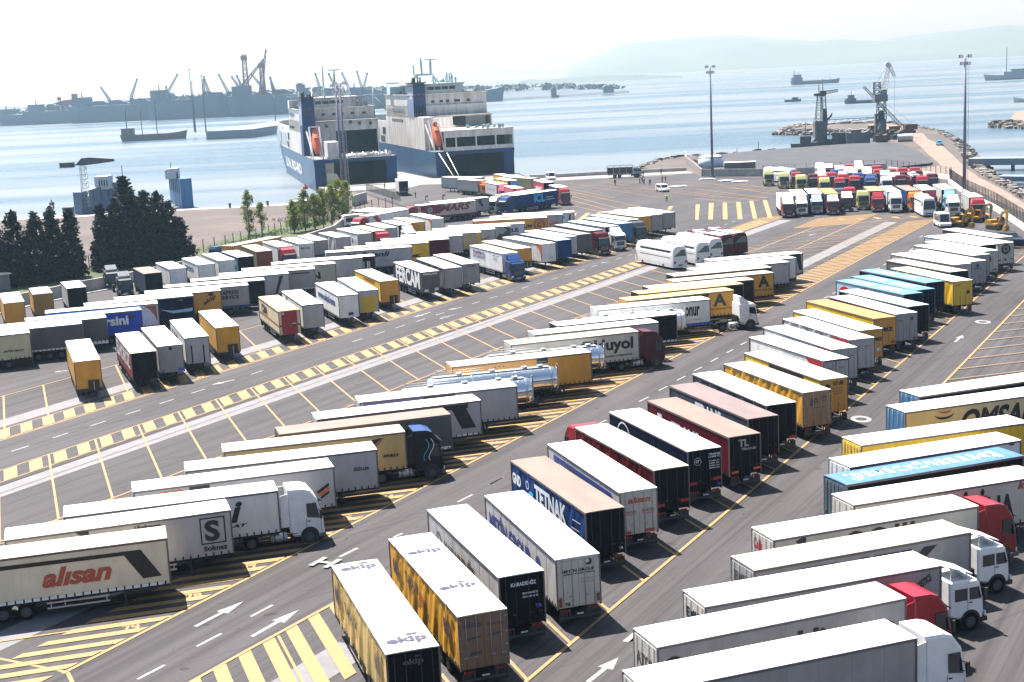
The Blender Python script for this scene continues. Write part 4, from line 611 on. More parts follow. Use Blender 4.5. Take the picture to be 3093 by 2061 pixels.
def tractor_chassis_me(back):
    mb=MB()
    for y in(-.45,.37): mb.box(-back,2.1,y,y+.08,.7,.95)
    mb.box(-back,-back+.1,-.9,.9,.7,.85); mb.cyl((-back+1.5,0,.95),(-back+1.5,0,1.12),.5,n=16); mb.box(-.25,-.05,-.9,.9,.95,1.6)
    for s in(-1,1): mb.prism([(-back+.8-.62,1.12),(-back+.8+.62,1.12),(-back+.8+.75,.9),(-back+.8+.55,1.02),(-back+.8-.55,1.02),(-back+.8-.75,.9)],*sorted((s*.78,s*1.2)))
    return mb.mesh('tractor_chassis',m_chs)
_tcm={}
def add_tractor(root,x0,style,col,back=3.4):
    for n_,me in cab_parts(style,col):
        if n_=='wind_deflector' and style=='std' and col.endswith('cw'):
            k=('wd',)
            if k not in CAB:
                mb=MB(); mb.prism([(.1,3.02),(1.35,3.02),(1.1,3.25),(.35,3.85),(.1,3.85)],-.98,.98); mb.prism([(1.5,2.85),(2.1,2.7),(2.14,2.85),(1.7,3.06),(1.45,3.06)],-1.05,1.05); CAB[k]=mb.mesh('wind_deflector',paint_m('whitec'))
            me=CAB[k]
        obj(n_,me,root,(x0,0,0))
    if back not in _tcm: _tcm[back]=tractor_chassis_me(back)
    obj('tractor_chassis',_tcm[back],root,(x0,0,0))
    for s in(-1,1):
        obj('wheel',WHEEL,root,(x0+1.3,s*1.03,.5)); obj('wheel',WHEEL,root,(x0-back+.8,s*1.03,.5))
        if 'ft' not in _tcm:
            mb=MB(); mb.cyl((-.55,0,.62),(.55,0,.62),.32,n=14); 
            for x in(-.3,.3): mb.cyl((x-.03,0,.62),(x+.03,0,.62),.335,n=14,mi=1)
            _tcm['ft']=mb.mesh('fuel_tank',[m_alu,m_blk])
        obj('fuel_tank',_tcm['ft'],root,(x0-.75,s*.85,0))
ROWN={'A':'front centre row beside the near lane','B':'angled middle row','C':'lower right row','D':'row facing the left lane','E':'long row behind it left','F':'row along the left wall','G':'group near the ships','H':'front lorry row at upper right'}
ROWP={'A':'{o} from near end of the left-centre row','B':'{o} from near end of the middle row','C':'{o} from far end of the lower-right row','D':'{o} from near end of the left-lane row','E':'{o} from near end of the packed left row','F':'{o} from near end of the wall row','G':'among lorries near the ships','H':'{o} from left in upper-right lorry row'}
ROWS_={'A':'{o} in left centre row','B':'{o} in middle row','C':'{o} in lower right row','D':'{o} in left lane row','E':'{o} in packed left row','F':'{o} in wall row','G':'near the ships','H':'{o} in upper right row'}
GRP={'A':'lorries and trailers in the left-centre row','B':'trailers in the middle row','C':'lorries in the lower-right row','D':'trailers facing the left lane','E':'trailers in the packed left row','F':'trailers along the left wall','G':'lorries waiting near the ships','H':'lorries in the upper-right row'}
def build_trailers():
    cnt={}
    for (row,desc,side,end,roof,x,y,h,L,vis,ev,op,d) in TR:
        cnt[row]=cnt.get(row,0)+1; kind=op.get('kind','curtain'); H=op.get('top',4.0)
        lab=desc+' '+ROWP[row].format(o=ORD[cnt[row]-1])
        if len(lab.replace('-',' ').split())>16: lab=desc+', '+ROWS_[row].format(o=ORD[cnt[row]-1])
        if len(lab.replace('-',' ').split())>16: lab=' '.join(desc.split()[:9])+' '+ROWS_[row].format(o=ORD[cnt[row]-1])

        name='tank_trailer' if kind=='tank' else ('articulated_lorry' if 'cab' in op else ('container_trailer' if kind=='cont' else 'semi_trailer'))
        cat={'tank_trailer':'tank trailer','articulated_lorry':'lorry','container_trailer':'container trailer','semi_trailer':'trailer'}[name]
        root=thing(name,lab,cat,(x,y,0),R_(h),GRP[row])
        if L not in CH: CH[L]=chassis_me(L); GD[L]=guard_me(L)
        obj('chassis',CH[L],root)
        for k in range(3):
            for s in(-1,1): obj('wheel',WHEEL,root,(-L/2+2.6+1.3*k,s*1.03,.5))
        if 'cab' not in op:
            for s in(-1,1): obj('landing_leg',LEG,root,(L/2-2.7,s*.75,0))
        obj('rear_bumper',BUMP,root,(-L/2,0,0))
        for s in(-1,1):
            obj('tail_light',TLIGHT,root,(-L/2-.02,s*.85,.95)); 
            if L>9: obj('side_guard',GD[L],root,(0,s*1.2,0),0 if s>0 else 0)
        if kind=='tank':
            obj('tank_shell',tank_me(side,12.4,1),root); obj('walkway',walkway_me(12.4),root)
        else:
            obj('cargo_body',body_me(kind,side,end,L,H),root); obj('roof',roof_me(roof,L,H,kind),root)
            for s in(-1,1): obj('rear_door',door_me(end,H,s,kind=='cont'),root,(-L/2,0,0))
            if op.get('nose'): nose_unit(root,L,H)
            if d: decos(root,d,vis,ev,L,H,kind)
        if desc.startswith('tan trailer with dark blue'):
            mb=MB()
            for a0,c_ in((.9,0),(1.3,1)):
                P=[(a0+.22*math.sin(k*.55),3.2-k*.17) for k in range(11)]
                mb.add([(x_,-1.215,z_) for x_,z_ in P]+[(x_+.07,-1.215,z_) for x_,z_ in P],[(k,k+1,12+k,11+k) for k in range(10)],c_)
            obj('curved_stripe',mb.mesh('curved_stripe',[ink_m('cyanp'),ink_m('dwhite')]),root,(L/2+.65,0,0)); mb=MB(); mb.prism([(.05,3.83),(1.0,3.79),(1.5,3.63),(1.5,3.66),(1.0,3.83),(.05,3.87)],-1.05,1.05); obj('cab_roof_panel',mb.mesh('cab_roof_panel',paint_m('blue')),root,(L/2+.65,0,0))
        if 'cab' in op: add_tractor(root,L/2+.65,op['cab'][1],op['cab'][0])
build_trailers()
# tractor units of the upper-right cluster
CN={'lime':'lime green','redd':'dark red','red':'bright red','blue':'blue','whitec':'white','burgundy':'maroon','redcw':'white-roofed maroon'}
def build_cabs():
    hd=R_(-97)
    for rown,lst in CABS:
        lst=sorted(lst,key=lambda q:q[0]); seen={}
        for q in lst: seen[q[2]]=seen.get(q[2],0)+1
        k={}
        for (x,y,col,st) in lst:
            k[col]=k.get(col,0)+1; rn={'front':'front row','second':'second row','third':'third row','back':'rearmost row'}[rown]
            o_='' if seen[col]==1 else ORD[k[col]-1]+' '
            root=thing('tractor_unit',f"{o_}{CN[col]} tractor cab from left in {rn} of parked cabs" if o_ else f"only {CN[col]} tractor cab in {rn} of parked cabs",'tractor unit',(x,y,0),hd,'tractor units parked at upper right')
            bc='whitec' if col=='redcw' else col
            add_tractor(root,-2.35,'std' if (col in('redcw','whitec') and rown!='front') else st,'burgundy' if col=='redcw' else col)
            if col=='redcw':
                mb=MB(); mb.prism([(-2.3,3.03),(-.5,3.03),(-.8,3.3),(-1.9,3.9),(-2.3,3.9)],-1.05,1.05); obj('roof_fairing',mb.mesh('roof_fairing',paint_m('whitec')),root)
    root=thing('tractor_unit','white tractor unit with upright roof deflector ahead of the black-lettered trailer','tractor unit',(NURTR[0],NURTR[1],0),R_(14))
    add_tractor(root,-2.35,'std','whitec',3.0)
    for (X,Y,c_,lab,st) in [(83.9,269.6,'whitec','white cabbed lorry without load beside the white coach','std'),(86.6,282.6,'orange','orange and red lorry cab behind the white cabbed lorry','std'),(68.0,286.9,'darkredcw','dark car carrier cab between cream-topped and lime lorries','std'),(71.6,288.3,'lime','lime green lorry cab in the front lorry row','hi'),(71.0,297,'red','red roofed cab directly behind the lime lorry cab','hi'),(68.4,296,'dgreyc','black roofed cab directly behind the dark car carrier cab','hi'),(-58.0,217.0,'dgreyc','dark lorry cab with pale roof visor by the left wall','old'),(-62.3,226.0,'dgreyc','second dark lorry cab behind the other by the left wall','old')]:
        root=thing('tractor_unit',lab,'tractor unit',(X,Y,0),hd if X>0 else R_(-68)); add_tractor(root,-2.35,st,c_,5.0)
build_cabs()
# ------------------------------------------------------------ coaches
def coach(col,label,x,y,h,parts_only=False,L=12.2):
    root=thing('coach',label,'coach',(x,y,0),R_(h),'coaches')
    pm=paint_m(col); a=L/2
    sec=[(-1.25,.38),(1.25,.38),(1.27,1.0),(1.25,2.2),(1.15,3.1),(.95,3.48),(.6,3.6),(-.6,3.6),(-.95,3.48),(-1.15,3.1),(-1.25,2.2),(-1.27,1.0)]
    xs=[(-a,.9,.05),(-a+.12,.97,0.02),(-a+.5,1,0),(a-1.3,1,0),(a-.5,.99,.0),(a-.1,.95,.03),(a,.88,.08)]
    mb=MB(); n=len(sec); vs=[]
    for x,k,dz in xs:
        for yy,z in sec:
            xx=x-(max(0,z-1.6)*.28 if x>a-.6 else 0)+(max(0,z-2.4)*.12 if x<-a+.2 else 0)
            vs.append((xx,yy*k,z-(dz*(z>2.5))))
    fs=[]
    for i in range(len(xs)-1):
        for j in range(n): fs.append((i*n+j,i*n+(j+1)%n,(i+1)*n+(j+1)%n,(i+1)*n+j))
    fs=[tuple(reversed(f)) for f in fs]
    mb.add(vs,fs,0,False); mb.add([vs[j] for j in range(n)],[tuple(range(n))]); mb.add([vs[(len(xs)-1)*n+j] for j in range(n)],[tuple(reversed(range(n)))])
    obj('coach_body',mb.mesh('coach_body',pm),root)
    for s in(-1,1):
        mb=MB()
        x0=-a+.8
        for k in range(6):
            x1=x0+1.55; y=s*1.262
            mb.add([(x0,y,1.75),(x1,y,1.75),(x1-.0,s*1.19,2.88),(x0,s*1.19,2.88)],[(0,1,2,3) if s<0 else (3,2,1,0)]); x0=x1+.05
        obj('side_window',mb.mesh('side_window',m_glass),root)
        for x in(a-2.6,-a+3.1): obj('wheel',WHEEL,root,(x,s*1.08,.5))
        mb=MB(); mb.box(a-.1,a+.25,*sorted((s*1.3,s*1.5)),2.2,2.9); obj('mirror',mb.mesh('mirror',m_blk),root)
        mb=MB(); mb.box(-a-.03,-a+.02,*sorted((s*.8,s*1.1)),1.0,1.35); obj('tail_light',mb.mesh('tail_light',m_lred),root)
    mb=MB(); mb.add([(-a-.012,-1.0,2.05),(-a-.012,1.0,2.05),(-a+.10,.92,3.0),(-a+.10,-.92,3.0)],[(3,2,1,0)]); 
    if col=='burgundyc': pass
    obj('rear_window',mb.mesh('rear_window',m_glass),root)
    mb=MB(); mb.add([(a+.04,-1.05,1.45),(a+.04,1.05,1.45),(a-.34,1.0,3.05),(a-.34,-1.0,3.05)],[(0,1,2,3)]); mb.box(a-.0,a+.06,-.8,.8,.6,.8); obj('windscreen',mb.mesh('windscreen',m_glass),root)
    mb=MB(); mb.box(-.8,1.6,-.7,.7,3.58,3.78); mb.box(a-3.2,a-2.4,-.4,.4,3.58,3.68); obj('roof_unit',mb.mesh('roof_unit',pm),root)
    if col=='burgundy':
        mb=MB(); mb.prism([(-1.0,3.5),(1.0,3.5),(.9,3.6),(.6,3.66),(-.6,3.66),(-.9,3.6)],-a+.5,a-2.2,ax='x'); obj('roof_panel',mb.mesh('roof_panel',paint_m('whitec')),root)
    mb=MB()
    for z in(.75,.95,1.15): mb.box(-a+.15,-a+1.3,-1.29,-1.26,z,z+.06)
    mb.box(-a-.04,-a,-.35,.35,.62,.8); obj('air_vent',mb.mesh('air_vent',m_blk),root)
    return root
for i,(x,y,h) in enumerate(BUSES):
    coach(['whitec','whitec','whitec','burgundy','burgundy'][i],['white coach nearest the camera among five parked coaches','white coach second from left among five parked coaches','white coach with tall dark rear window beside maroon coaches','maroon coach between white coach and another maroon coach','maroon coach furthest right with light rear window'][i],x,y,h if i else 113)
coach('whitec','white coach facing camera right of the lorry row',V_COACH[0],V_COACH[1]+6,-96)
coach('whitec','white roofed coach behind the lime green cabs',69.8,365.5,-66)
coach('burgundy','maroon coach at right end of the parked cabs',92.5,327,-100)
# ------------------------------------------------------------ ground materials
def asphalt():
    m=bpy.data.materials.new('asphalt'); t=nodes(m); b=t.nodes['Principled BSDF']; b.inputs['Roughness'].default_value=.85; b.inputs['Specular IOR Level'].default_value=.25
    tc=t.nodes.new('ShaderNodeTexCoord')
    def noise(rot,sx,sy,scale,det=5):
        mp=t.nodes.new('ShaderNodeMapping'); mp.vector_type='POINT'; mp.inputs['Rotation'].default_value=(0,0,rot)
        m2=t.nodes.new('ShaderNodeMapping'); m2.inputs['Scale'].default_value=(sx,sy,1)
        t.links.new(tc.outputs['Object'],mp.inputs[0]); t.links.new(mp.outputs[0],m2.inputs[0])
        n=t.nodes.new('ShaderNodeTexNoise'); n.inputs['Scale'].default_value=scale; n.inputs['Detail'].default_value=det; t.links.new(m2.outputs[0],n.inputs['Vector']); return n.outputs[0]
    def ramp(src,a,b_,ca,cb):
        r=t.nodes.new('ShaderNodeValToRGB'); r.color_ramp.elements[0].position=a; r.color_ramp.elements[1].position=b_; r.color_ramp.elements[0].color=(*ca,1); r.color_ramp.elements[1].color=(*cb,1); t.links.new(src,r.inputs[0]); return r.outputs[0]
    def mul(a,b_,f=1.):
        x=t.nodes.new('ShaderNodeMix'); x.data_type='RGBA'; x.blend_type='MULTIPLY'; x.inputs[0].default_value=f; t.links.new(a,x.inputs[6]); t.links.new(b_,x.inputs[7]); return x.outputs[2]
    base=ramp(noise(0,1,1,.05),.3,.7,(.052,.0475,.050),(.064,.0585,.0625))
    streak=ramp(noise(R_(-60.8),.012,.9,1.0,3),.36,.56,(.74,.74,.75),(1,1,1))
    streak2=ramp(noise(R_(-60.8),.03,4.,.8,2),.40,.5,(.80,.80,.80),(1,1,1))
    patch=ramp(noise(R_(20),.5,.15,.3,4),.3,.62,(.80,.80,.80),(1.05,1.05,1.05))
    grain=ramp(noise(0,1,1,9,3),.3,.7,(.86,.86,.86),(1.08,1.08,1.08))
    spots=ramp(noise(0,1,1,.9,2),.27,.31,(.55,.53,.53),(1,1,1)); scr=ramp(noise(R_(-35),.05,3.,.6,2),.30,.36,(.72,.72,.72),(1,1,1))
    c=mul(mul(mul(mul(mul(mul(base,streak),streak2),patch),grain),spots),scr); t.links.new(c,b.inputs['Base Color'])
    bp=t.nodes.new('ShaderNodeBump'); bp.inputs['Strength'].default_value=.25; bp.inputs['Distance'].default_value=.02; t.links.new(noise(0,1,1,14,3),bp.inputs['Height']); t.links.new(bp.outputs[0],b.inputs['Normal'])
    return m
m_asph=asphalt()
m_ymark=M_('yellow_road_paint',(.30,.165,.05),.7,dirt=.3,scale=2.2,bump=.1,dcol=(.22,.135,.05)); m_ydark=M_('orange_road_paint',(.27,.12,.025),.7,dirt=.22,scale=1.1)
m_wmark=M_('white_road_paint',(.26,.26,.26),.7,dirt=.3,scale=2.5); m_wstrip=M_('pale_concrete_strip',(.155,.148,.158),.8,dirt=.18,scale=.7)
m_dirt=M_('dirt',(.10,.072,.064),.95,dirt=.28,scale=.06,bump=.5,dcol=(.05,.042,.039),bscale=.5); m_sand=M_('sandy_track',(.2,.15,.12),.95,dirt=.16,scale=.1,bump=.3)
m_grav=M_('gravel',(.052,.05,.06),.95,dirt=.24,scale=.12,bump=.6,bscale=1.5); m_rock=M_('rock',(.24,.21,.19),.9,dirt=.5,scale=.5,bump=.6,vary=.35)
m_grass=M_('grass_verge',(.07,.09,.03),.95,dirt=.4,scale=.3,bump=.4)
m_quay=M_('quay_concrete',(.24,.22,.21),.85,dirt=.14,scale=.2,bump=.2)
def water_m():
    m=bpy.data.materials.new('sea_water'); t=nodes(m); b=t.nodes['Principled BSDF']; b.inputs['Base Color'].default_value=(.10,.22,.30,1); b.inputs['IOR'].default_value=1.33; b.inputs['Specular IOR Level'].default_value=.35
    tc=t.nodes.new('ShaderNodeTexCoord'); 
    def nz(rot,sx,sy,sc_,det=4):
        mp=t.nodes.new('ShaderNodeMapping'); mp.inputs['Rotation'].default_value=(0,0,rot); mp.inputs['Scale'].default_value=(sx,sy,1)
        t.links.new(tc.outputs['Object'],mp.inputs[0]); n=t.nodes.new('ShaderNodeTexNoise'); n.inputs['Scale'].default_value=sc_; n.inputs['Detail'].default_value=det; t.links.new(mp.outputs[0],n.inputs['Vector']); return n.outputs[0]
    band=nz(R_(4),.0016,.010,1.,5)
    rr=t.nodes.new('ShaderNodeMapRange'); rr.inputs[1].default_value=.38; rr.inputs[2].default_value=.62; rr.inputs[3].default_value=.25; rr.inputs[4].default_value=.38; t.links.new(band,rr.inputs[0]); t.links.new(rr.outputs[0],b.inputs['Roughness'])
    rp=t.nodes.new('ShaderNodeValToRGB'); rp.color_ramp.elements[0].position=.42; rp.color_ramp.elements[1].position=.56; rp.color_ramp.elements[0].color=(.04,.075,.11,1); rp.color_ramp.elements[1].color=(.13,.15,.17,1); t.links.new(band,rp.inputs[0]); t.links.new(rp.outputs[0],b.inputs['Base Color'])
    n1=nz(0,.5,.9,.8,6)
    bp=t.nodes.new('ShaderNodeBump'); bp.inputs['Strength'].default_value=.7; bp.inputs['Distance'].default_value=.35; t.links.new(n1,bp.inputs['Height']); t.links.new(bp.outputs[0],b.inputs['Normal'])
    return m
mb=MB(); mb.poly([(-9000,-400),(9000,-400),(12000,11500),(-12000,11500)],-2.); struct('sea_water',mb,water_m())
# land
LAND=[(-600,340),(-142.9,363),(-128,366.6),(-109.5,365.5),(-103.2,367.8),(-84.5,370.9),(-74.3,370.7),(-65.3,370.3),(-52,372),(-50,398),(-50.5,405),(-55.5,432),(-31.3,435.5),(-41.5,480),(-33.5,481.5),(-21,441.5),(4.5,446.5),(8,424),(15,420.5),(28.3,421.5),(38.5,421.5),(38.95,429.5),(42.84,450.2),(52.3,479.8),(61,490.7),(80.7,492.7),(94.1,497),(107.9,502.1),(121.7,506.5),(133.5,502.4),(141,528),(147,550),(152.5,580),(152,600),(146,612),(132.9,624),(124,637),(131.6,662),(138.2,681.4),(145.3,679.2),(158.3,672.6),(170.6,664.7),(176.4,656.2),(175.7,619.8),(171.4,568.9),(166.1,548.5),(159.9,517.5),(144.4,461.6),(132,416.5),(123.9,385.5),(117.2,354),(111.4,323.6),(105.2,292.6),(101,262),(99,200),(150,90),(170,-60),(-200,-80),(-600,60)]
mb=MB(); n=len(LAND); mb.add([(x,y,-.04) for x,y in LAND]+[(x,y,-3) for x,y in LAND],[tuple(reversed(range(n)))]+[(i,(i+1)%n,n+(i+1)%n,n+i) for i in range(n)])
struct('ground',mb,m_dirt)
WALLP=[(-200,118),(-120,176),(-92,196),(-76.7,202.4),(-73.6,206.5),(-71.8,211.7),(-69,216.9),(-65.7,223.3),(-62.9,226.8),(-60.2,231.5),(-39.2,272),(-34.4,291),(-33.8,325)]
PAV=WALLP+[(-33,340),(-25,348.6),(-37.2,390.8),(-43,407.5),(-50,407.8),(-55.2,431.5),(-31.6,434),(-41,479.5),(-34,480.5),(-21.5,441),(4,445.8),(7.4,421.5),(15,418.9),(28.3,419.8),(53.4,420.2),(54.4,396.5),(69.3,387),(77.6,383.5),(102,384),(105.2,366.7),(107,348),(104,338.8),(98,308),(93.3,275),(86.9,241),(78,200),(100,120),(120,20),(110,-50),(-150,-60),(-250,60)]
mb=MB(); mb.poly(list(reversed(PAV)),0.); struct('pavement',mb,m_asph)
mb=MB(); mb.poly([(-250,138),(-120,188),(-80,213),(-75,220),(-62,243),(-45,277),(-39,300),(-38,330),(-44,330),(-56,300),(-62,272),(-90,243),(-150,205),(-250,160)][::-1],-.02); struct('grass_verge',mb,m_grass)
mb=MB(); mb.poly([(-50,408),(-55,431.3),(-31.8,433.8),(-41,479),(-34.2,480),(-21.8,440.8),(3.8,445.3),(7,421.8),(53.2,420),(53.8,411),(12,409),(-24,418),(-27,409)][::-1],.004); struct('quay_apron',mb,m_quay)
mb=MB(); mb.poly([(59.8,433),(61,470),(80.6,488),(94,494.5),(107.9,500),(121.7,504.5),(133,500),(134,488),(128.3,448),(120,406),(117,396.5),(107.3,390),(104,385),(77.6,386.5),(69.8,389),(60,396)][::-1],.6); mb.xf(lambda v:Vector((v.x,v.y,v.z)))
struct('gravel_lot',mb,m_grav)
ROAD=[(165,655),(172,640),(168,600),(160,552),(152,520),(146.5,486),(131,420),(122,383),(115,350),(109.5,318),(103.5,288),(99,258),(96.3,258),(97.5,275),(101.5,303),(107,336),(108.6,352),(107.3,372),(104,386),(112,388),(119,394),(128,436),(138,480),(146,520),(153,560),(160,610),(160,640)]
mb=MB(); mb.poly([(x,y,0) for x,y in ROAD][::-1],.01); struct('dirt_road',mb,m_sand)
# seawall with pale cap on the left shore
def wall(name,label,pts,h,t,m,cap=None,z0=0.,cat='wall',group=None,mcap=None,joint=None):
    root=thing(name,label,cat,(pts[0][0],pts[0][1],z0),0,group)
    mb=MB(); mc=MB()
    for i in range(len(pts)-1):
        a=Vector((*pts[i],0));b=Vector((*pts[i+1],0)); d=(b-a); L=d.length; d/=L; nn=Vector((-d.y,d.x,0))*t/2
        o=Vector((pts[0][0],pts[0][1],0)); a0=a-o;b0=b-o
        k=0; N=max(1,int(L/joint)) if joint else 1
        for j in range(N):
            p=a0+(b0-a0)*(j/N); q=a0+(b0-a0)*((j+1)/N)-d*(.04 if joint else 0)
            mb.add([p-nn,q-nn,q+nn,p+nn,p-nn+Vector((0,0,h)),q-nn+Vector((0,0,h)),q+nn+Vector((0,0,h)),p+nn+Vector((0,0,h))],[(3,2,1,0),(4,5,6,7),(0,1,5,4),(1,2,6,5),(2,3,7,6),(3,0,4,7)])
        if cap:
            n2=nn*1.25; mc.add([a0-n2+Vector((0,0,h)),b0-n2+Vector((0,0,h)),b0+n2+Vector((0,0,h)),a0+n2+Vector((0,0,h)),a0-n2+Vector((0,0,h+cap)),b0-n2+Vector((0,0,h+cap)),b0+n2+Vector((0,0,h+cap)),a0+n2+Vector((0,0,h+cap))],[(3,2,1,0),(4,5,6,7),(0,1,5,4),(1,2,6,5),(2,3,7,6),(3,0,4,7)])
    obj('wall_panel',mb.mesh('wall_panel',m),root)
    if cap: obj('coping',mc.mesh('coping',mcap or m),root)
    return root
m_cap=M_('pale_coping',(.62,.58,.54),.8,dirt=.1)
SW=[(-600,342),(-142.9,364.6),(-128,367.8),(-109.5,366.6),(-103.2,369),(-84.5,372),(-74.3,371.8),(-65.3,371.4),(-52.5,373)]
wall('seawall','long seawall with pale top along the left shore',SW,1.4,2.6,m_dsteel,.25,-1.7,'seawall',mcap=m_cap)
wall('perimeter_wall','grey concrete perimeter wall beside the dark trees',[(x-.4,y+.3) for x,y in WALLP[1:]],1.9,.35,m_conc,joint=4.5)
mb=MB()
for i in range(2,9):
    a=WALLP[i];b=WALLP[i+1]; d=Vector((b[0]-a[0],b[1]-a[1])).normalized(); nn=Vector((d.y,-d.x))
    mb.add([(a[0]+nn.x*.6,a[1]+nn.y*.6,0),(b[0]+nn.x*.6,b[1]+nn.y*.6,0),(b[0]+nn.x*1.1,b[1]+nn.y*1.1,0),(a[0]+nn.x*1.1,a[1]+nn.y*1.1,0),(a[0]+nn.x*.6,a[1]+nn.y*.6,.14),(b[0]+nn.x*.6,b[1]+nn.y*.6,.14),(b[0]+nn.x*1.1,b[1]+nn.y*1.1,.14),(a[0]+nn.x*1.1,a[1]+nn.y*1.1,.14)],[(4,7,6,5),(0,1,5,4),(1,2,6,5),(2,3,7,6)][0:4])
struct('kerb',mb,M_('kerb_stone',(.35,.33,.31),.8,dirt=.1))
wall('quay_wall','low concrete upstand along the quay edge',[(7.5,421.8),(15,420),(28.3,421),(38,421),(53,421)],1.0,.5,m_conc,z0=0)
wall('concrete_wall','grey wall behind the lime green cabs',[(54.5,396.6),(69,387.4),(77,384.2),(101.5,384.6)],2.0,.35,m_conc,joint=4)
wall('concrete_wall','pale wall running from quay corner out to the water',[(54.3,397),(57.3,455),(61,488)],2.0,.35,M_('pale_wall',(.2,.19,.18),.8,dirt=.15),joint=5)
wall('concrete_wall','pale low wall along the right side below the wire fence',[(102,384),(105.2,366.7),(107,348),(104.3,339),(98.3,308),(93.6,275),(87.2,241),(80,210)],1.1,.4,m_cap,joint=5)
wall('basin_wall','grey basin wall left of the ramp',[(-37.5,356.3),(-35.1,366.8)],2.6,.4,m_conc)
mb=MB(); mb.add([(-34.8,366,0),(-24.5,349,0),(-33.5,352,0),(-36.5,390,2.2),(-24.8,348.6,.9),(-34.8,366,2.4)],[(0,2,1),(0,1,4,5),(5,4,3)]); 
# ---------------- fences
def fence(label,pts,step,h,ytop=False,z0=0.,mesh_on=True,mpost=None,wire=m_dsteel):
    root=thing('wire_fence',label,'fence',(pts[0][0],pts[0][1],z0)); o=Vector((pts[0][0],pts[0][1],0)); cnt=0
    pm=MB(); pm.box(-.06,.06,-.06,.06,0,h); 
    if ytop: pm.bar((0,0,h-.05),(-.35,0,h+.35),.07); pm.bar((0,0,h-.05),(.35,0,h+.35),.07)
    pme=pm.mesh('fence_post',mpost or m_dsteel); wm=MB()
    for i in range(len(pts)-1):
        a=Vector((*pts[i],0));b=Vector((*pts[i+1],0)); L=(b-a).length; N=max(1,round(L/step))
        for j in range(N):
            p=a+(b-a)*j/N-o
            if cnt<98: obj('fence_post',pme,root,p,math.atan2((b-a).y,(b-a).x))
            cnt+=1
        for z in ([.1,.35,.6,.85,1.1,1.35,1.6,h-.05] if mesh_on else [.5,1.0,1.5,h-.05]):
            wm.cyl(a-o+Vector((0,0,z)),b-o+Vector((0,0,z)),.016 if mesh_on else .012,n=4,sm=False)
        if mesh_on:
            K=int(L/.5)
            for j in range(K):
                p=a+(b-a)*j/K-o; wm.cyl(p+Vector((0,0,.05)),p+Vector((0,0,h)),.014,n=3,cap=False,sm=False)
    obj('wire',wm.mesh('wire',wire),root); return root
fence('wire fence with Y-topped posts along the dirt lot',[(-150,196),(-100,226),(-76,252),(-66,263),(-60.5,266.5),(-54,276.5),(-50,288),(-45.7,301),(-40.5,315),(-37,335)],3.0,2.3,True,mesh_on=False)
fence('wire fence on the low wall along the right edge',[(104.3,339),(98.3,308),(93.6,275),(87.2,241),(80,210)],1.6,2.4,z0=1.1)
fence('wire fence behind the parked cabs',[(69.5,388.5),(77.5,386),(102,386.5),(106,368),(107.8,349),(104.6,340)],3.0,2.6,z0=.3)
fence('dark railing on top of the ramp beside the pier',[(-37.2,390.8),(-25,348.6)],1.4,1.9,z0=1.2,mpost=m_dsteel)
fence('wire fence near the entrance gate by the small trees',[(-35,337),(-33,340),(-25.5,348.4)],2.2,2.6,False)
# ------------------------------------------------------------ road markings
_Z=[0]
def nz():
    _Z[0]+=1; return .004+.0026*(_Z[0]%26)
def strip(mb,a,b,w,z,mi=0,off=0.):
    a=Vector(a);b=Vector(b);d=(b-a).normalized();n=Vector((-d.y,d.x)); a=a+n*off;b=b+n*off
    mb.add([(*(a-n*w/2),z),(*(b-n*w/2),z),(*(b+n*w/2),z),(*(a+n*w/2),z)],[(0,1,2,3)],mi)
UA=R_(60.8)
ud=Vector((math.cos(UA),math.sin(UA)))
def wofs(p,ang=UA): return p[0]*math.sin(ang)-p[1]*math.cos(ang)
# piecewise guide curve: x,y as a function of u for a traced polyline
def guide(pts):
    q=sorted([(Vector(p).dot(ud),Vector(p)) for p in pts],key=lambda t:t[0])
    def f(u):
        for i in range(len(q)-1):
            if u<=q[i+1][0] or i==len(q)-2:
                a,b=q[i],q[i+1]; t=(u-a[0])/(b[0]-a[0]); return a[1]+(b[1]-a[1])*t
    f.u0=q[0][0]; f.u1=q[-1][0]; return f
# straight fits (world metres)
gD=guide([(-60,103),(-46.3,127.9),(-36.3,145.9),(-18.2,177.9),(-3.6,204.7),(4.9,217.9),(15,235.7),(24,252),(34,270)])
gA=guide([(-40,46),(-24.7,73.4),(-14.9,91.2),(-2.2,114.6),(13.9,144.2),(33.6,180.0),(64,237.6),(79.8,267)])
gB=guide([(-12,47),(-.1,69.1),(7.5,83.2),(15.3,97.6),(32.5,129.7),(52.7,167.5),(75.1,209.8),(83,224)])
gC=guide([(22,98),(40.3,131.9),(62.8,174.1)])
nrm=Vector((-math.sin(UA),math.cos(UA)))   # towards the upper left
def ladder(mb,g,u0,u1,off0,off1,period,fill,z,slant,edges=True,lw=.18,mi=0,phase=0.):
    z=z+nz()
    # cells between two offsets from the guide; slant = direction angle of the cell sides
    sd=Vector((math.cos(R_(slant)),math.sin(R_(slant)))); k=sd.dot(nrm); 
    u=u0
    while u<u1:
        vs=[]
        for (uu,of) in ((u,off0),(u+fill*period,off0),(u+fill*period,off1),(u,off1)):
            p=g(uu+phase)+nrm*off0 if True else None
            p=g(uu+phase); p=p+nrm*off0+sd*((of-off0)/k); vs.append((p.x,p.y,z))
        if off1<off0: vs.reverse()
        mb.add(vs,[(0,1,2,3)],mi); u+=period
    if edges:
        for of in(off0,off1):
            u=u0
            sh=(of-off0)/k*sd.dot(ud)
            while u<u1:
                a=g(u);b=g(min(u+20,u1)); strip(mb,a+nrm*of+ud*sh,b+nrm*of+ud*sh,lw,z,mi); u+=20
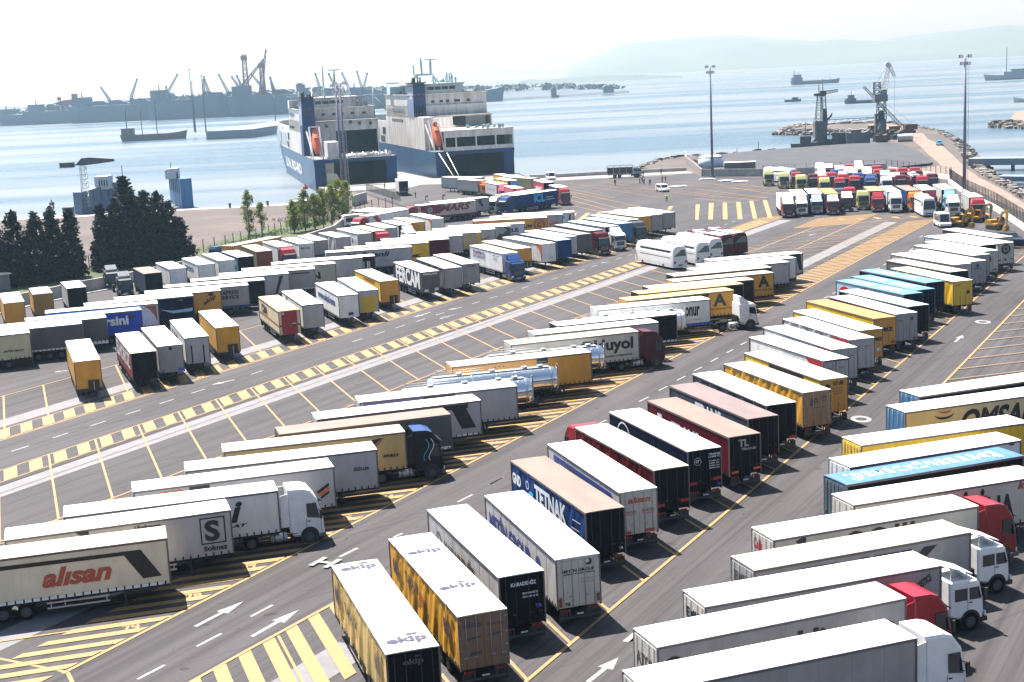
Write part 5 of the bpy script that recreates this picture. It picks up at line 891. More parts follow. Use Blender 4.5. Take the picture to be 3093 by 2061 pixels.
def along(mb,g,u0,u1,of,w_,z,mi=0):
    z=z+nz() if z>.0045 else z; u=u0
    while u<u1-.01:
        v=min(u+15,u1); strip(mb,g(u)+nrm*of,g(v)+nrm*of,w_,z,mi); u=v
def slots(mb,g,u0,u1,of0,of1,step,slant,w_,z,mi=0,skip=()):
    sd=Vector((math.cos(R_(slant)),math.sin(R_(slant)))); k=sd.dot(nrm); u=u0;i=0; z=z+nz()
    while u<u1:
        if i not in skip:
            p=g(u)+nrm*of0; strip(mb,p,p+sd*((of1-of0)/k),w_,z,mi)
        u+=step; i+=1
uD=lambda p: Vector(p).dot(ud)
ym=MB(); wm_=MB(); ws=MB()
SA=109.0; S16=16.0
# D side: edge line, ladder, concrete strip, slots, top line
along(ym,gD,uD((-58,107)),uD((27,257)),0,.2,.008)
ladder(ym,gD,uD((-56,110)),uD((26,254)),.35,3.35,2.72,.52,.008,SA,True,.14,phase=.6)
along(ws,gD,uD((-58,107)),uD((29,260)),5.35,2.5,.004)
slots(ym,gD,uD((-45.4,130.7))-5.45*3-3.1,uD((27,257)),0,15.2,5.45,SA,.18,.012)
along(ym,gD,uD((-60,104)),uD((-12,192)),15.2,.18,.008)
# lane 1 dashes
for a,b in DASHES1: strip(wm_,a,b,.2,.008)
# L2 ladder + strip + slots of the left-centre bays (offset from the D edge)
g2=guide([(-62,83),(-43.1,116.8),(-35.0,130.9),(-17.9,161.3),(-1.6,190.0),(8.9,207.9),(22.7,232.7),(50,281.5)])
ladder(ym,g2,uD((-60,86)),uD((49,280)),-.1,-3.1,2.72,.52,.008,SA,True,.16)
along(ws,g2,uD((-60,86)),uD((49,280)),-5.3,2.5,.004)
slots(ym,g2,uD((-43.1,116.8))-5.45*3-.3,uD((34,255)),-.1,-15.4,5.45,SA,.18,.012)
gBk=guide([(-60,55),(-33.6,102),(-27.2,113.4),(-12.4,140.3),(8,177),(10.1,180.8),(40,234.5)])
along(ym,gBk,uD((-58,58)),uD((40,234)),0,.18,.008)
# front of the left-centre row
along(ym,gA,uD((-24.9,73)),uD((79.8,267)),0,.24,.008)
sd16=Vector((math.cos(R_(S16)),math.sin(R_(S16))))
ladder(ym,gA,uD((-24,74.5))-3,uD((79.5,266)),.25,4.2,1.85,.47,.008,S16-180,False)
along(ws,gA,uD((-24.9,73)),uD((77,262)),7.0,2.3,.004)
slots(ym,gA,uD((-23.3,76)),uD((79,265)),.0,21.5,5.45,S16-180,.16,.012)
# lane 2 dashes
for a,b in DASHES2: strip(wm_,a,b,.2,.008)
# upper edge of the middle row (mostly below the trailers)
gT=guide([(-40,32),(-17.7,71.1),(-10.6,82.8),(60,208)])
along(ym,gT,uD((-38,36)),uD((-10.8,82.4)),0,.24,.008)
ladder(ym,gT,uD((-30,50)),uD((-11.5,81)),-.2,-7.2,2.0,.5,.012,SA,False,.3)
along(ws,gT,uD((-38,36)),uD((-13,77)),-5.2,2.6,.004)
along(ym,gB,uD((-9,52)),uD((82,223)),0,.22,.008)
slots(ym,gB,uD((-.1,69.1))-5.1*3,uD((82,223)),0,4.6,5.12,SA,.2,.012)
slots(ym,gB,uD((-.1,69.1))-5.1*3,uD((82,223)),4.6,16,5.12,SA,.16,.012)
# lower right block
along(ym,gC,uD((24,101)),uD((64,176.5)),0,.24,.008)
sl=uD((40.9,132.5))
ym2=Vector((math.cos(R_(15.6)),math.sin(R_(15.6))))
for i in range(-9,10):
    p=gC(sl+i*5.05); strip(ym,p,p+ym2*22,.16,.10)
# noses of the lower-right lorries: numbered hatch
gN=guide([(27.2,51.5),(36.4,68.6),(46,86)])
along(ym,gN,uD((23,44)),uD((52,98)),0,.35,.008); ladder(ym,gN,uD((23,44)),uD((52,98)),.3,3.6,1.75,.5,.008,S16-180,False)
# bottom-left hatch triangle
for i in range(7):
    p=Vector((-24.4,73.6))-ud*(i*1.0); 
strip(ym,(-24.7,73.2),(-30.5,76.3),.22,.012); strip(ym,(-24.7,73.2),(-21.5,66.5),.22,.012)
# far lane lines
for L_ in(LANE_A,LANE_B):
    strip(ym,L_[0],L_[1],.2,.008)
a,b=Vector(LANE_B[0]),Vector(LANE_B[1])
for i in range(16): p=a+(b-a)*(i/15); strip(ym,p,p+ym2*19,.13,.10)
# far plaza
for q in BARS: ym.add([(x,y,.010) for x,y in q],[(0,1,2,3)] )
for i,q in enumerate(SLOTS_FAR): strip(ym,q[0],q[1],.3,.008+nz(),1)
strip(ws,(-14,409),(48,407),1.2,.01); 
for i in range(10):
    x=63.5+i*3.35; strip(ym,(x,275.0-.35*i),(x+.35,272.3-.35*i),1.0,.010)
ladder(ym,guide([(38.5,262),(50,283)]),uD((36,262)),uD((50,283)),0,-4,1.9,.5,.008,S16-180,True,.16)
ladder(ym,guide([(52,262),(60,277)]),uD((52,263)),uD((60,276)),0,-9,1.9,.5,.008,S16-180,True,.16)
strip(ym,(56.5,262.5),(78,272),.2,.01); strip(ym,(51,254),(58,261),.2,.01)
# arrows
def arrow(mb,tail,tip,w_=.28,hw=.9,z=.012):
    a=Vector(tail);b=Vector(tip);d=(b-a).normalized();n=Vector((-d.y,d.x));L=(b-a).length; hl=min(2.2,L*.45); m=b-d*hl
    mb.add([(*(a-n*w_/2),z),(*(m-n*w_/2),z),(*(m+n*w_/2),z),(*(a+n*w_/2),z)],[(0,1,2,3)])
    mb.add([(*(m-n*hw/2),z),(*b,z),(*(m+n*hw/2),z)],[(0,1,2)])
for a,b in ARROWS: arrow(wm_,a,b)
def ground_text(mb,s,c,h,wd,ang,z=.012,flip=False):
    vs,fs=text_tris(s,.03,0); d=Vector((math.cos(R_(ang)),math.sin(R_(ang)))); n=Vector((-d.y,d.x))
    mb.add([(*(Vector(c)+d*(x-.5)*wd+n*(y-.5)*h),z) for x,y in vs],fs)
ground_text(wm_,'H',(-12.7,88.9),1.7,1.5,-28,z=.10); strip(wm_,(-11.9,90.1),(-10.9,91.7),.25,.016)
ground_text(wm_,'M',(6.2,74.0),1.6,1.5,-30)
vs=disc(0,0,1,20); 
for (cx,cy) in((53.6,161.5),(29.4,119.6)):
    o=[(cx+.85*math.cos(2*math.pi*i/20),cy+1.2*math.sin(2*math.pi*i/20),.012) for i in range(20)]; i_=[(cx+.5*math.cos(2*math.pi*i/20),cy+.6*math.sin(2*math.pi*i/20),.012) for i in range(20)]
    wm_.add(o+i_,[(i,(i+1)%20,20+(i+1)%20,20+i) for i in range(20)])
for s,c in(('43',(34.9,66.6)),('44',(32.5,61.9)),('45',(30.1,57.5))): ground_text(ym,s,c,1.3,1.3,60)
for i,s in enumerate(['79','78','77','76','75','74','73','72','71','70']):
    p=gA(uD((-24.7,73.2))+5.45*(i+1.15))+nrm*1.2; ground_text(ym,s,p,1.0,1.0,20)
struct('yellow_road_marking',ym,[m_ymark,m_ydark]); struct('white_road_marking',wm_,m_wmark); struct('pale_road_strip',ws,m_wstrip)
# seam lines in the asphalt
mb=MB()
for of,g in((9.8,gBk),(-12.,gD),(10.5,gA)): along(mb,g,uD((-50,80)) if g is not gA else uD((-20,82)),uD((30,240)),of,.07,.005)
struct('asphalt_seam',mb,M_('tar_seam',(.03,.028,.03),.9,dirt=0))
# ------------------------------------------------------------ RoRo ships
def ro_ro(label,org,hd,var):
    root=thing('roro_ship',label,'ship',(org[0],org[1],-2.),R_(hd-90))
    blue=M_('hull_blue',(.011,.042,.14),.5,spec=.25,dirt=.15,scale=.15,stretch=(1,1,.3)); lblue=M_('hull_blue_sunlit',(.045,.11,.22),.4,dirt=.15,scale=.12,stretch=(1,1,.3)); wh=M_('ship_white',(.72,.72,.73),.45,dirt=.22,scale=.5,stretch=(1,1,.18),bump=.1,dcol=(.42,.38,.34)); mst=M_('mast_pale_green',(.22,.30,.32),.5); dk=M_('ship_inside',(.03,.03,.035),.8,dirt=.3); deck=M_('ship_deck',(.16,.17,.18),.8,dirt=.2); red=M_('antifouling',(.2,.05,.05),.7)  # lighter blue of the hull sides has sunlit reflection put into the colour
    B=12.5; Ls=182
    # hull side shells: stations of half breadth at waterline and deck
    st=[(0,.3,11.6,12.5),(25,0,12.2,12.5),(110,0,12.2,12.5),(135,0,10.5,12.2),(155,0,6.5,11),(170,0,2.5,8.2),(180,0,.2,4.2),(184,0,.05,1.0)]
    mb=MB()
    for s in(-1,1):
        vs=[];fs=[]
        for y,_,bw,bd in st:
            yw=y if y<140 else y-(y-140)*.12
            vs+=[(s*bw*.98,yw,-1),(s*bw,yw,.5),(s*(bw*.4+bd*.6),y,5),(s*bd,y,9.8)]
        for i in range(len(st)-1):
            for j in range(3):
                q=(i*4+j,(i+1)*4+j,(i+1)*4+j+1,i*4+j+1); fs.append(q if s>0 else tuple(reversed(q)))
        mb.add(vs,fs,0,False)
    obj('hull',mb.mesh('hull',lblue),root)
    # stern frame around the vehicle opening
    mb=MB(); oL,oR=-9.3,9.1
    mb.prism([(-11.6,.2),(oL,.0),(oL,9.8),(-12.5,9.8)],0,-.35,ax='y'); mb.prism([(oR,.0),(11.6,.2),(12.5,9.8),(oR,9.8)],0,-.35,ax='y')
    mb.prism([(oL,8.7),(oR,8.7),(oR,9.8),(oL,9.8)],0,-.35,ax='y')
    for s in(-1,1): mb.box(*sorted((s*9.3,s*12.3)),-.02,.5,.1,9.7)
    obj('stern_frame',mb.mesh('stern_frame',blue),root)
    mb=MB(); mb.box(oL-.3,oR+.3,30,30.5,0,9.5); mb.box(oL-.4,oL-.1,.6,30,0,9.5); mb.box(oR+.1,oR+.4,.6,30,0,9.5); mb.box(oL,oR,.6,30,8.75,9.0); mb.box(oL,oR,.6,30,-.2,1.2)
    obj('vehicle_deck',mb.mesh('vehicle_deck',dk),root)
    mb=MB(); mb.add([(oL+2,.3,2.0),(oR-1.5,.3,2.0),(oR-1.5,-9,2.15),(oL+2,-9,2.15),(oL+2,.3,1.7),(oR-1.5,.3,1.7),(oR-1.5,-9,2.0),(oL+2,-9,2.0)],[(3,2,1,0),(4,5,6,7),(0,1,5,4),(2,3,7,6)]); obj('stern_ramp',mb.mesh('stern_ramp',deck),root)
    if var==1:
        mb=MB(); mb.prism([(-9.0,1.5),(-6.6,1.6),(-6.4,8.6),(-9.0,8.6)],1,3,ax='y'); mb.prism([(-9,2),(-4.6,2.2),(-6,5.5),(-9,6.0)],-1.5,-1.1,ax='y'); obj('side_ramp',mb.mesh('side_ramp',M_('ramp_beige',(.5,.48,.36),.6)),root)
    # main deck plate
    pts=[(-12.3,.2),(12.3,.2)]+[(bd-.2,y) for y,_,bw,bd in st[1:]]+[(-(bd-.2),y) for y,_,bw,bd in reversed(st[1:])]
    mb=MB(); mb.poly(pts,9.75); obj('main_deck',mb.mesh('main_deck',deck),root)
    # forward white bulwark
    mb=MB()
    top=17.8
    for s in(-1,1):
        vs=[];fs=[]
        sp=[(78,12.5)]+[(y,bd) for y,_,bw,bd in st[2:]]
        for y,bd in sp:
            fl=1+.02*max(0,(y-130)/40)
            vs+=[(s*bd,y,9.8),(s*bd*fl,y,top if y<183 else top+.5),(s*(bd*fl-.4),y,top),(s*(bd-.4),y,9.8)]
        for i in range(len(sp)-1):
            for j in range(3):
                q=(i*4+j,(i+1)*4+j,(i+1)*4+j+1,i*4+j+1); fs.append(q if s>0 else tuple(reversed(q)))
        mb.add(vs,fs,0)
    obj('bow_bulwark',mb.mesh('bow_bulwark',wh),root)
    mb=MB()
    for s in(-1,1):
        for y in(95,120): mb.box(*sorted((s*12.52,s*12.58)),y,y+20,11,15.2,0)
        for k in range(4): mb.box(*sorted((s*12.52,s*12.6)),82+k*1.6,82.8+k*1.6,13,15.5,1)
        mb.box(*sorted((s*12.52,s*12.6)),84,92,10.6,12.4,1)
    obj('side_opening',mb.mesh('side_opening',[M_('shaded_panel',(.35,.42,.5),.6),dk]),root)
    mb=MB(); mb.box(-12,12,80,150,13.5,13.8); obj('weather_deck',mb.mesh('weather_deck',M_('deck_tan',(.15,.11,.09),.8,dirt=.2)),root)
    # aft white side walls and accommodation
    ya=36. if var==1 else 26.
    zb=20.2 if var==1 else 20.
    top2=24.2 if var==1 else 27.
    mb=MB()
    for s in(-1,1): mb.box(*sorted((s*12.5,s*12.1)),ya,80,9.8,zb)
    if var==1: mb.box(-12.5,12.5,ya,80,zb-3.4,zb)
    else: mb.box(-12.5,12.5,ya,80,zb-.5,zb)
    mb.box(-12.1,-1.2 if var==1 else -9.,ya+.3,60,9.8,zb-3.4 if var==1 else zb-.5)
    if var==1: mb.box(-12.1,12.1,60,60.6,9.8,zb-3.4,0)
    obj('superstructure',mb.mesh('superstructure',wh),root)
    mb=MB(); mb.box(-12.2,12.0,ya+4,80,zb,top2); mb.box(-12.5,12.4,ya+3,80,top2-.25,top2); mb.box(-12.5,12.6,ya-1.6,ya+4,zb-.2,zb); 
    if var==2: mb.box(-12.2,11.4,ya+3,79,20.02,23.3)
    obj('accommodation_block',mb.mesh('accommodation_block',wh),root)
    zt=top2
    mb=MB(); mb.box(-8,7 if var==1 else 5,ya+8,74,zt,zt+3.0); mb.box(-8.6,7.8 if var==1 else 6,ya+7.4,74.6,zt+3,zt+3.3); mb.box(-13,13,66,72,zt,zt+2.6); 
    obj('bridge_house',mb.mesh('bridge_house',wh if var==1 else M_('bridge_pale_green',(.55,.7,.68),.4,dirt=.1)),root)
    # windows, each its own part
    def win(x,z,wd,h,y):
        m=MB(); m.box(x,x+wd,y-.05,y+.05,z,z+h); obj('window',m.mesh('window',m_glass),root)
    zl=(zb+1.5)
    for x in((-5,-1.6,1.2,4.4,8.2) if var==1 else(-6.4,-3.6,-1.5,1.2,2.1,5.4)): win(x,zl+(0 if var==1 else 2.6),1.1,.8,ya+4)
    for x,z in(((-4.6,zb-2.2),(9.6,zb-2.0),(6.0,zb-1.8),(3.2,zb-1.3)) if var==1 else((-6,21.0),(0,20.6),(7,21.2))): win(x,z,1.0,1.0,ya if var==1 else ya+4)
    for i in range(4): win(-6.5+i*2.4,zt+1.2,2.0,1.0,ya+8)
    m=MB()
    for k in range(7):
        m.box(-12.56,-12.46,ya+22+k*3,ya+24+k*3,zb-2.6 if var==1 else 18,zb-1.7 if var==1 else 18.9); m.box(-12.3,-12.16,ya+22+k*3,ya+24+k*3,zb+1.4,zb+2.3)
    obj('side_window_band',m.mesh('side_window_band',m_glass),root)
    # funnel
    f0=28. if var==1 else 29.; fz=zb-1 if var==1 else 20.; ft=27.8 if var==1 else 30.5
    mb=MB(); mb.prism([(-12.5,fz),(-8.4,fz),(-8.4,ft),(-12.3,ft)],f0,f0+10,ax='y')
    mb.mi[0:]=[1 if i!=0 else 1 for i in range(len(mb.mi))]
    mb.mi=[0]*len(mb.mi); mb.mi[4]=1; mb.mi[5]=1
    # aft face (min y) blue
    obj('funnel',mb.mesh('funnel',[M_('funnel_grey_blue',(.2,.25,.38),.45,dirt=.1),blue]),root)
    mb=MB(); mb.box(-12.5,-8.4,f0+.3,f0+9,10 if var==1 else 19.,fz); obj('funnel_casing',mb.mesh('funnel_casing',blue if var==1 else wh),root)
    mb=MB(); mb.box(-12.9,-8.0,f0-.5,f0+10.4,ft,ft+.35); mb.box(-12.7,-8.2,f0-.3,f0+10.2,ft-.9,ft-.7)
    for x,y,r,h in((-11.6,f0+2,.6,1.9),(-10,f0+3,.22,1.1),(-9.4,f0+2.5,.25,1.3),(-8.8,f0+5,.25,2.)): mb.cyl((x,y,ft),(x,y,ft+h),r,n=12)
    obj('exhaust_pipe',mb.mesh('exhaust_pipe',m_blk),root)
    mb=MB()
    for x in(-11.2,-9.7):
        for z in(ft-3.4,ft-5.0): mb.cyl((x,f0-.02,z),(x,f0-.12,z),.5,n=16)
    obj('funnel_mark',mb.mesh('funnel_mark',M_('dark_red',(.1,.015,.02),.5)),root)
    mb=MB(); vs,fs=text_tris('UN',.03,0); 
    mb.add([(-12.56,f0+2.4-0+ (1-x)*3.6,ft-5.2+y*1.6) for x,y in vs],fs); mb.xf(lambda v:Vector((-12.53+ (v.z-fz)/(ft-fz)*.2-.03,v.y,v.z))); obj('funnel_lettering',mb.mesh('funnel_lettering',ink_m('whitep')),root)
    # hull lettering on port side
    if var==1:
        mb=MB(); vs,fs=text_tris('U.N. RO-RO',.05,0); mb.add([(-12.56,105-x*62,3.0+y*3.6) for x,y in vs],fs)
        def prj(v):
            t=min(1,max(0,(v.z-.5)/9.3)); return Vector((-(12.2+.3*t)-.12,v.y,v.z))
        mb.xf(prj); obj('hull_lettering',mb.mesh('hull_lettering',ink_m('whitep')),root)
        # open deck inner garage mouth
        mb=MB(); mb.box(-1.0,12.0,ya+.5,58,9.8,10.0,0); mb.box(-1.2,12.1,58,58.5,9.8,16.8,0); mb.box(-1.2,-1.0,ya+.4,58,9.8,16.8,0); mb.box(11.9,12.1,ya+.4,58,9.8,16.8); mb.box(-1,12,ya+.5,58,16.5,16.7); obj('upper_garage',mb.mesh('upper_garage',dk),root)
        mb=MB()
        for k in range(16):
            x=-4+k*1.0; mb.cyl((x,1.5+rnd.random()*6,9.8),(x,1.5+rnd.random()*6,10.5+rnd.random()*.9),.25,n=6); mb.box(x-.4,x+.4,3,5,9.8,10.3+rnd.random()*.6)
        mb.box(-7.6,-4.2,4,14,9.8,14.6); obj('deck_machinery',mb.mesh('deck_machinery',[wh]),root)
    else:
        mb=MB(); mb.box(-9.4,12.5,-.1,.3,9.8,11.0); mb.box(-9.4,12.5,-.1,.3,13.9,16.1)
        for x in(-9.4,-5.9,.4,6.6,12.1): mb.box(x,x+.4,-.1,.3,11,13.9)
        mb.box(-9.4,12.5,0.3,26,15.7,16.0); mb.box(12.2,12.5,0,26,9.8,16.1)
        mb.box(-12.5,-9.4,14,26,9.8,20)
        obj('aft_gallery',mb.mesh('aft_gallery',wh),root)
        mb=MB(); mb.box(-9,12,9,9.3,9.8,15.7); obj('gallery_inside',mb.mesh('gallery_inside',dk),root)
        mb=MB(); mb.box(4.5,11.2,ya+3.,ya+22,16.1,20); 
        for k in range(12): mb.box(4.6+k*.55,4.75+k*.55,ya+2.9,ya+3.,16.1,20)
        obj('ribbed_housing',mb.mesh('ribbed_housing',M_('pale_panel',(.45,.5,.5),.6,dirt=.1)),root)
    # stern lifeboat on slanting launch frame
    mb=MB(); n=12; rings=[]
    for k in range(9):
        t=k/8; r=1.25*math.sin(math.pi*(.12+.8*t))**.6; c=Vector((-10.9,5.5-4.5*t,17.6-6.2*t)); ax=Vector((0,-4.5,-6.2)).normalized(); a_=Vector((1,0,0)); b_=ax.cross(a_)
        rings+= [tuple(c+a_*r*math.cos(2*math.pi*i/n)+b_*r*math.sin(2*math.pi*i/n)) for i in range(n)]
    mb.add(rings,[(k*n+i,k*n+(i+1)%n,(k+1)*n+(i+1)%n,(k+1)*n+i) for k in range(8) for i in range(n)],0,True)
    mb.cyl((-10.9,6.2,17.6),(-10.9,4.6,18.2),.7,n=8)
    lb=obj('lifeboat',mb.mesh('lifeboat',M_('lifeboat_orange',(.75,.13,.03),.35,dirt=.1)),root)
    mb=MB(); mb.box(-11.5,-10.3,2.6,3.2,15.2,16.2); obj('lifeboat_window',mb.mesh('lifeboat_window',m_glass),lb)
    mb=MB()
    for x in(-12.4,-9.4): mb.bar((x,7.4,19.3),(x,.6,9.9),.4); mb.bar((x,7.4,19.3),(x,7.4,9.9),.35)
    mb.bar((-12.4,7.4,19.3),(-9.4,7.4,19.3),.35); mb.bar((-13,10,18),(-12.2,3,11),.4)
    obj('launch_frame',mb.mesh('launch_frame',wh),root)
    # masts
    mb=MB(); ym_=52.
    if var==2:
        for s in(-1,1): mb.bar((-3.6+s*5.2,ym_,zt+3),(-3.6+s*2.6,ym_,zt+6.2),.6)
        mb.bar((-6.5,ym_,zt+6.2),(-.6,ym_,zt+6.2),.7); mb.cyl((-4.3,ym_,zt+6),(-4.6,ym_,zt+12),.34,n=6); mb.cyl((-1.3,ym_,zt+6),(-1.3,ym_,zt+11.2),.4,n=6); mb.box(-3.2,.8,ym_-.15,ym_+.15,zt+11,zt+11.3); mb.cyl((-7,ym_,zt+6),(-7.2,ym_,zt+9.6),.22,n=6)
    else:
        mb.bar((-8.8,ym_-10,zt),(-6.2,ym_,zt+6.5),.7); mb.bar((-6.2,ym_,zt+6.5),(-2.8,ym_,zt+6.6),.6); mb.bar((-4.5,ym_,zt+6.5),(-4.5,ym_,zt+3),.4); mb.cyl((1.2,ym_,zt+3),(1.2,ym_,zt+12),.34,n=6); mb.box(-.8,3.2,ym_-.15,ym_+.15,zt+11.8,zt+12.1); mb.cyl((-2.5,ym_,zt+3),(-2.5,ym_,zt+13.5),.24,n=6)
    mb.cyl((3.8,ym_+6,zt+3),(3.8,ym_+6,zt+4.6),1.1,.7,n=12); mb.box(-13,-9,70,73,zt+3.6,zt+4.0); mb.box(8,12,60,63,zt+2.6,zt+3.)
    mb.cyl((6,172,17.6),(0,172,25),.3,n=6); mb.cyl((0,176,10),(0,176,29),.3,n=6)
    obj('mast',mb.mesh('mast',mst),root)
    mb=MB(); rq=random.Random(var)
    for k in range(46):
        x=rq.uniform(-11,11); y=rq.uniform(ya+9,76); z=zt; s=rq.uniform(.25,.8)
        if rq.random()<.45: mb.cyl((x,y,z),(x,y,z+rq.uniform(.8,2.2)),s*.5,n=6)
        else: mb.box(x-s,x+s,y-s,y+s,z,z+rq.uniform(.5,1.6))
    for k in range(16):
        x=rq.uniform(-7,6); y=ya+9+rq.random()*20; mb.cyl((x,y,zt+3.3),(x,y,zt+4.2+rq.random()*2.5),.1+.25*rq.random(),n=6)
    for k in range(14):
        x=rq.uniform(-8,12); y=rq.uniform(1,12); z=9.8 if var==1 else 16.1; mb.box(x-.4,x+.4,y-.4,y+.4,z,z+rq.uniform(.4,1.2))
    obj('deck_fittings',mb.mesh('deck_fittings',mst),root)
    mb=MB()
    for x0,x1,z,y in((-12.2,12.2,zb,ya+2),(-12.4,12.4,zt,ya+3.4),(-8.6,12.4,9.8,.3)):
        for h in(.5,1.0): mb.cyl((x0,y,z+h),(x1,y,z+h),.04,n=4)
        x=x0
        while x<x1: mb.cyl((x,y,z),(x,y,z+1.05),.035,n=4,cap=False); x+=1.5
    obj('deck_railing',mb.mesh('deck_railing',wh),root)
    return root
ro_ro('blue and white vehicle ship moored nearer, left, with open stern door',(-44,434),102.8,1)
ro_ro('blue and white vehicle ship on the right with row of stern windows',(-8.5,446),104.7,2)
for (a,b,l) in (((-19.5,443,7.5),(-14,424,.3),'pale mooring rope slanting from the right ship stern'),((-17,443,7.5),(-12.6,424,.3),'shorter pale mooring rope beside the other rope')):
    mb=MB(); mb.cyl(a,b,.14,n=6); o=obj('mooring_rope',mb.mesh('mooring_rope',M_('pale_rope',(.7,.66,.6),.8))); tag(o,l,'mooring rope','mooring ropes of the right ship')
# ------------------------------------------------------------ flood light masts
for (x,y,h),lab,lad in zip(POLES,['floodlight mast with ladder in front of the left ship, nearest','slimmer floodlight mast just left of the laddered one','floodlight mast standing by the grey wall at centre right','tall floodlight mast with ladder beside the right fence'],[1,0,0,1]):
    root=thing('floodlight_mast',lab,'floodlight mast',(x,y,0),0,'floodlight masts')
    mb=MB(); mb.cyl((0,0,0),(0,0,h),.38,.2,n=14); mb.box(-.6,.6,-.6,.6,0,.5); obj('mast_pole',mb.mesh('mast_pole',M_('mast_grey',(.18,.17,.24),.5,.3,dirt=.1)),root)
    mb=MB()
    side=.75 if x>0 else .62
    for k in range(int(h/1.0)): mb.cyl((.3,0,1.5+k),(.3+side*.6,0,1.5+k),.03,n=4)
    if lad:
        mb.cyl((.3+side*.6,0,1),(.3+side*.6,0,h-1),.045,n=4)
        mb.cyl((.5,.35,1),(.5,.35,h-1),.03,n=4)
    obj('ladder',mb.mesh('ladder',m_galv),root)
    mb=MB(); mb.box(-1.0,1.0,-.08,.08,h-.1,h); mb.box(-.8,.8,-.08,.08,h-1.6,h-1.5); obj('lamp_bracket',mb.mesh('lamp_bracket',m_galv),root)
    for z,xs in((h,(-.95,.95)),(h-1.5,(-.7,.7))):
        for xx in xs:
            mb=MB(); mb.box(xx-.38,xx+.38,-.35,.25,z-.35,z+.3); mb.box(xx-.32,xx+.32,-.37,-.35,z-.3,z+.25,1); obj('floodlight',mb.mesh('floodlight',[m_blk,m_lamp]),root)
# ------------------------------------------------------------ trees
def leafs(mb,c,r,n,size,rng,mi=0,flat=.6):
    for _ in range(n):
        while True:
            p=Vector((rng.uniform(-1,1),rng.uniform(-1,1),rng.uniform(-1,1)))
            if p.length<1: break
        p=Vector(c)+Vector((p.x*r[0],p.y*r[1],p.z*r[2])); s=size*rng.uniform(.6,1.5)
        a=Vector((rng.gauss(0,1),rng.gauss(0,1),rng.gauss(0,1)*flat)).normalized(); b=a.cross(Vector((rng.gauss(0,1),rng.gauss(0,1),rng.gauss(0,1)))).normalized()
        mb.add([p-a*s,p+b*s*.5,p+a*s,p-b*s*.5],[(0,1,2,3)],mi)
def leaf_m(name,col,tr=.3):
    m=bpy.data.materials.new(name); t=nodes(m); b=t.nodes['Principled BSDF']; b.inputs['Roughness'].default_value=.7; b.inputs['Specular IOR Level'].default_value=.2
    tc=t.nodes.new('ShaderNodeTexCoord'); n=t.nodes.new('ShaderNodeTexNoise'); n.inputs['Scale'].default_value=1.3; n.inputs['Detail'].default_value=4; t.links.new(tc.outputs['Object'],n.inputs[0])
    r=t.nodes.new('ShaderNodeValToRGB'); r.color_ramp.elements[0].position=.35; r.color_ramp.elements[1].position=.65; r.color_ramp.elements[0].color=(*[x*.6 for x in col],1); r.color_ramp.elements[1].color=(*[x*1.35 for x in col],1)
    t.links.new(n.outputs[0],r.inputs[0]); t.links.new(r.outputs[0],b.inputs['Base Color'])
    tr_=t.nodes.new('ShaderNodeBsdfTranslucent'); t.links.new(r.outputs[0],tr_.inputs[0]); mx=t.nodes.new('ShaderNodeMixShader'); mx.inputs[0].default_value=tr
    out=t.nodes['Material Output']; t.links.new(b.outputs[0],mx.inputs[1]); t.links.new(tr_.outputs[0],mx.inputs[2]); t.links.new(mx.outputs[0],out.inputs[0]); return m
m_dark=leaf_m('conifer_needles',(.006,.008,.006),.02); m_green=leaf_m('poplar_leaves',(.16,.20,.03),.45); m_bark=M_('bark',(.08,.06,.045),.9,dirt=.3); m_bush=leaf_m('bush_leaves',(.05,.085,.02),.25)
def conifer(x,y,h,w_,seed,label,group):
    rg=random.Random(seed); root=thing('conifer_tree',label,'tree',(x,y,0),0,group)
    mb=MB(); mb.cyl((0,0,0),(0,0,h*.9),.22,.05,n=7); obj('trunk',mb.mesh('trunk',m_bark),root)
    mb=MB(); k=.5
    while k<h:
        t=(k-.5)/(h-.5); rad=w_*(1-t)**.52*(.9+.2*rg.random())+.12
        nb=max(3,int(13*(1-t)+3))
        for i in range(nb):
            a=rg.random()*6.28; rr=rad*rg.uniform(.45,1.0); leafs(mb,(rr*math.cos(a),rr*math.sin(a),k+rg.uniform(-.3,.3)),(.5,.5,.55),16,.30,rg)
        leafs(mb,(0,0,k),(rad*.65,rad*.65,.5),16,.34,rg); k+=.42
    obj('crown',mb.mesh('crown',m_dark),root); return root
cx=[(-86.5,229.5,10.5),(-83.3,233.5,11.5),(-80.6,236.2,11.9),(-78.0,239.0,11.6),(-75.9,241.3,12.2),(-73.6,243.6,11.4),(-70.1,250.6,11.4),(-68.2,253.6,11.9),(-66.3,256,13.2),(-64.5,258.8,12.9),(-62.6,260.8,12.4),(-61.0,262.4,10.2),(-59.8,264,7.4)]
for i,(x,y,h) in enumerate(cx): conifer(x,y,h,[2.9,3.2,2.8,3.1,2.9,2.2,2.3,3.0,3.2,3.1,3.0,2.8,2.4][i],100+i,f'dark cypress tree, {ORD[i]} from left in the dark tree belt','dark cypress trees by the left wall')
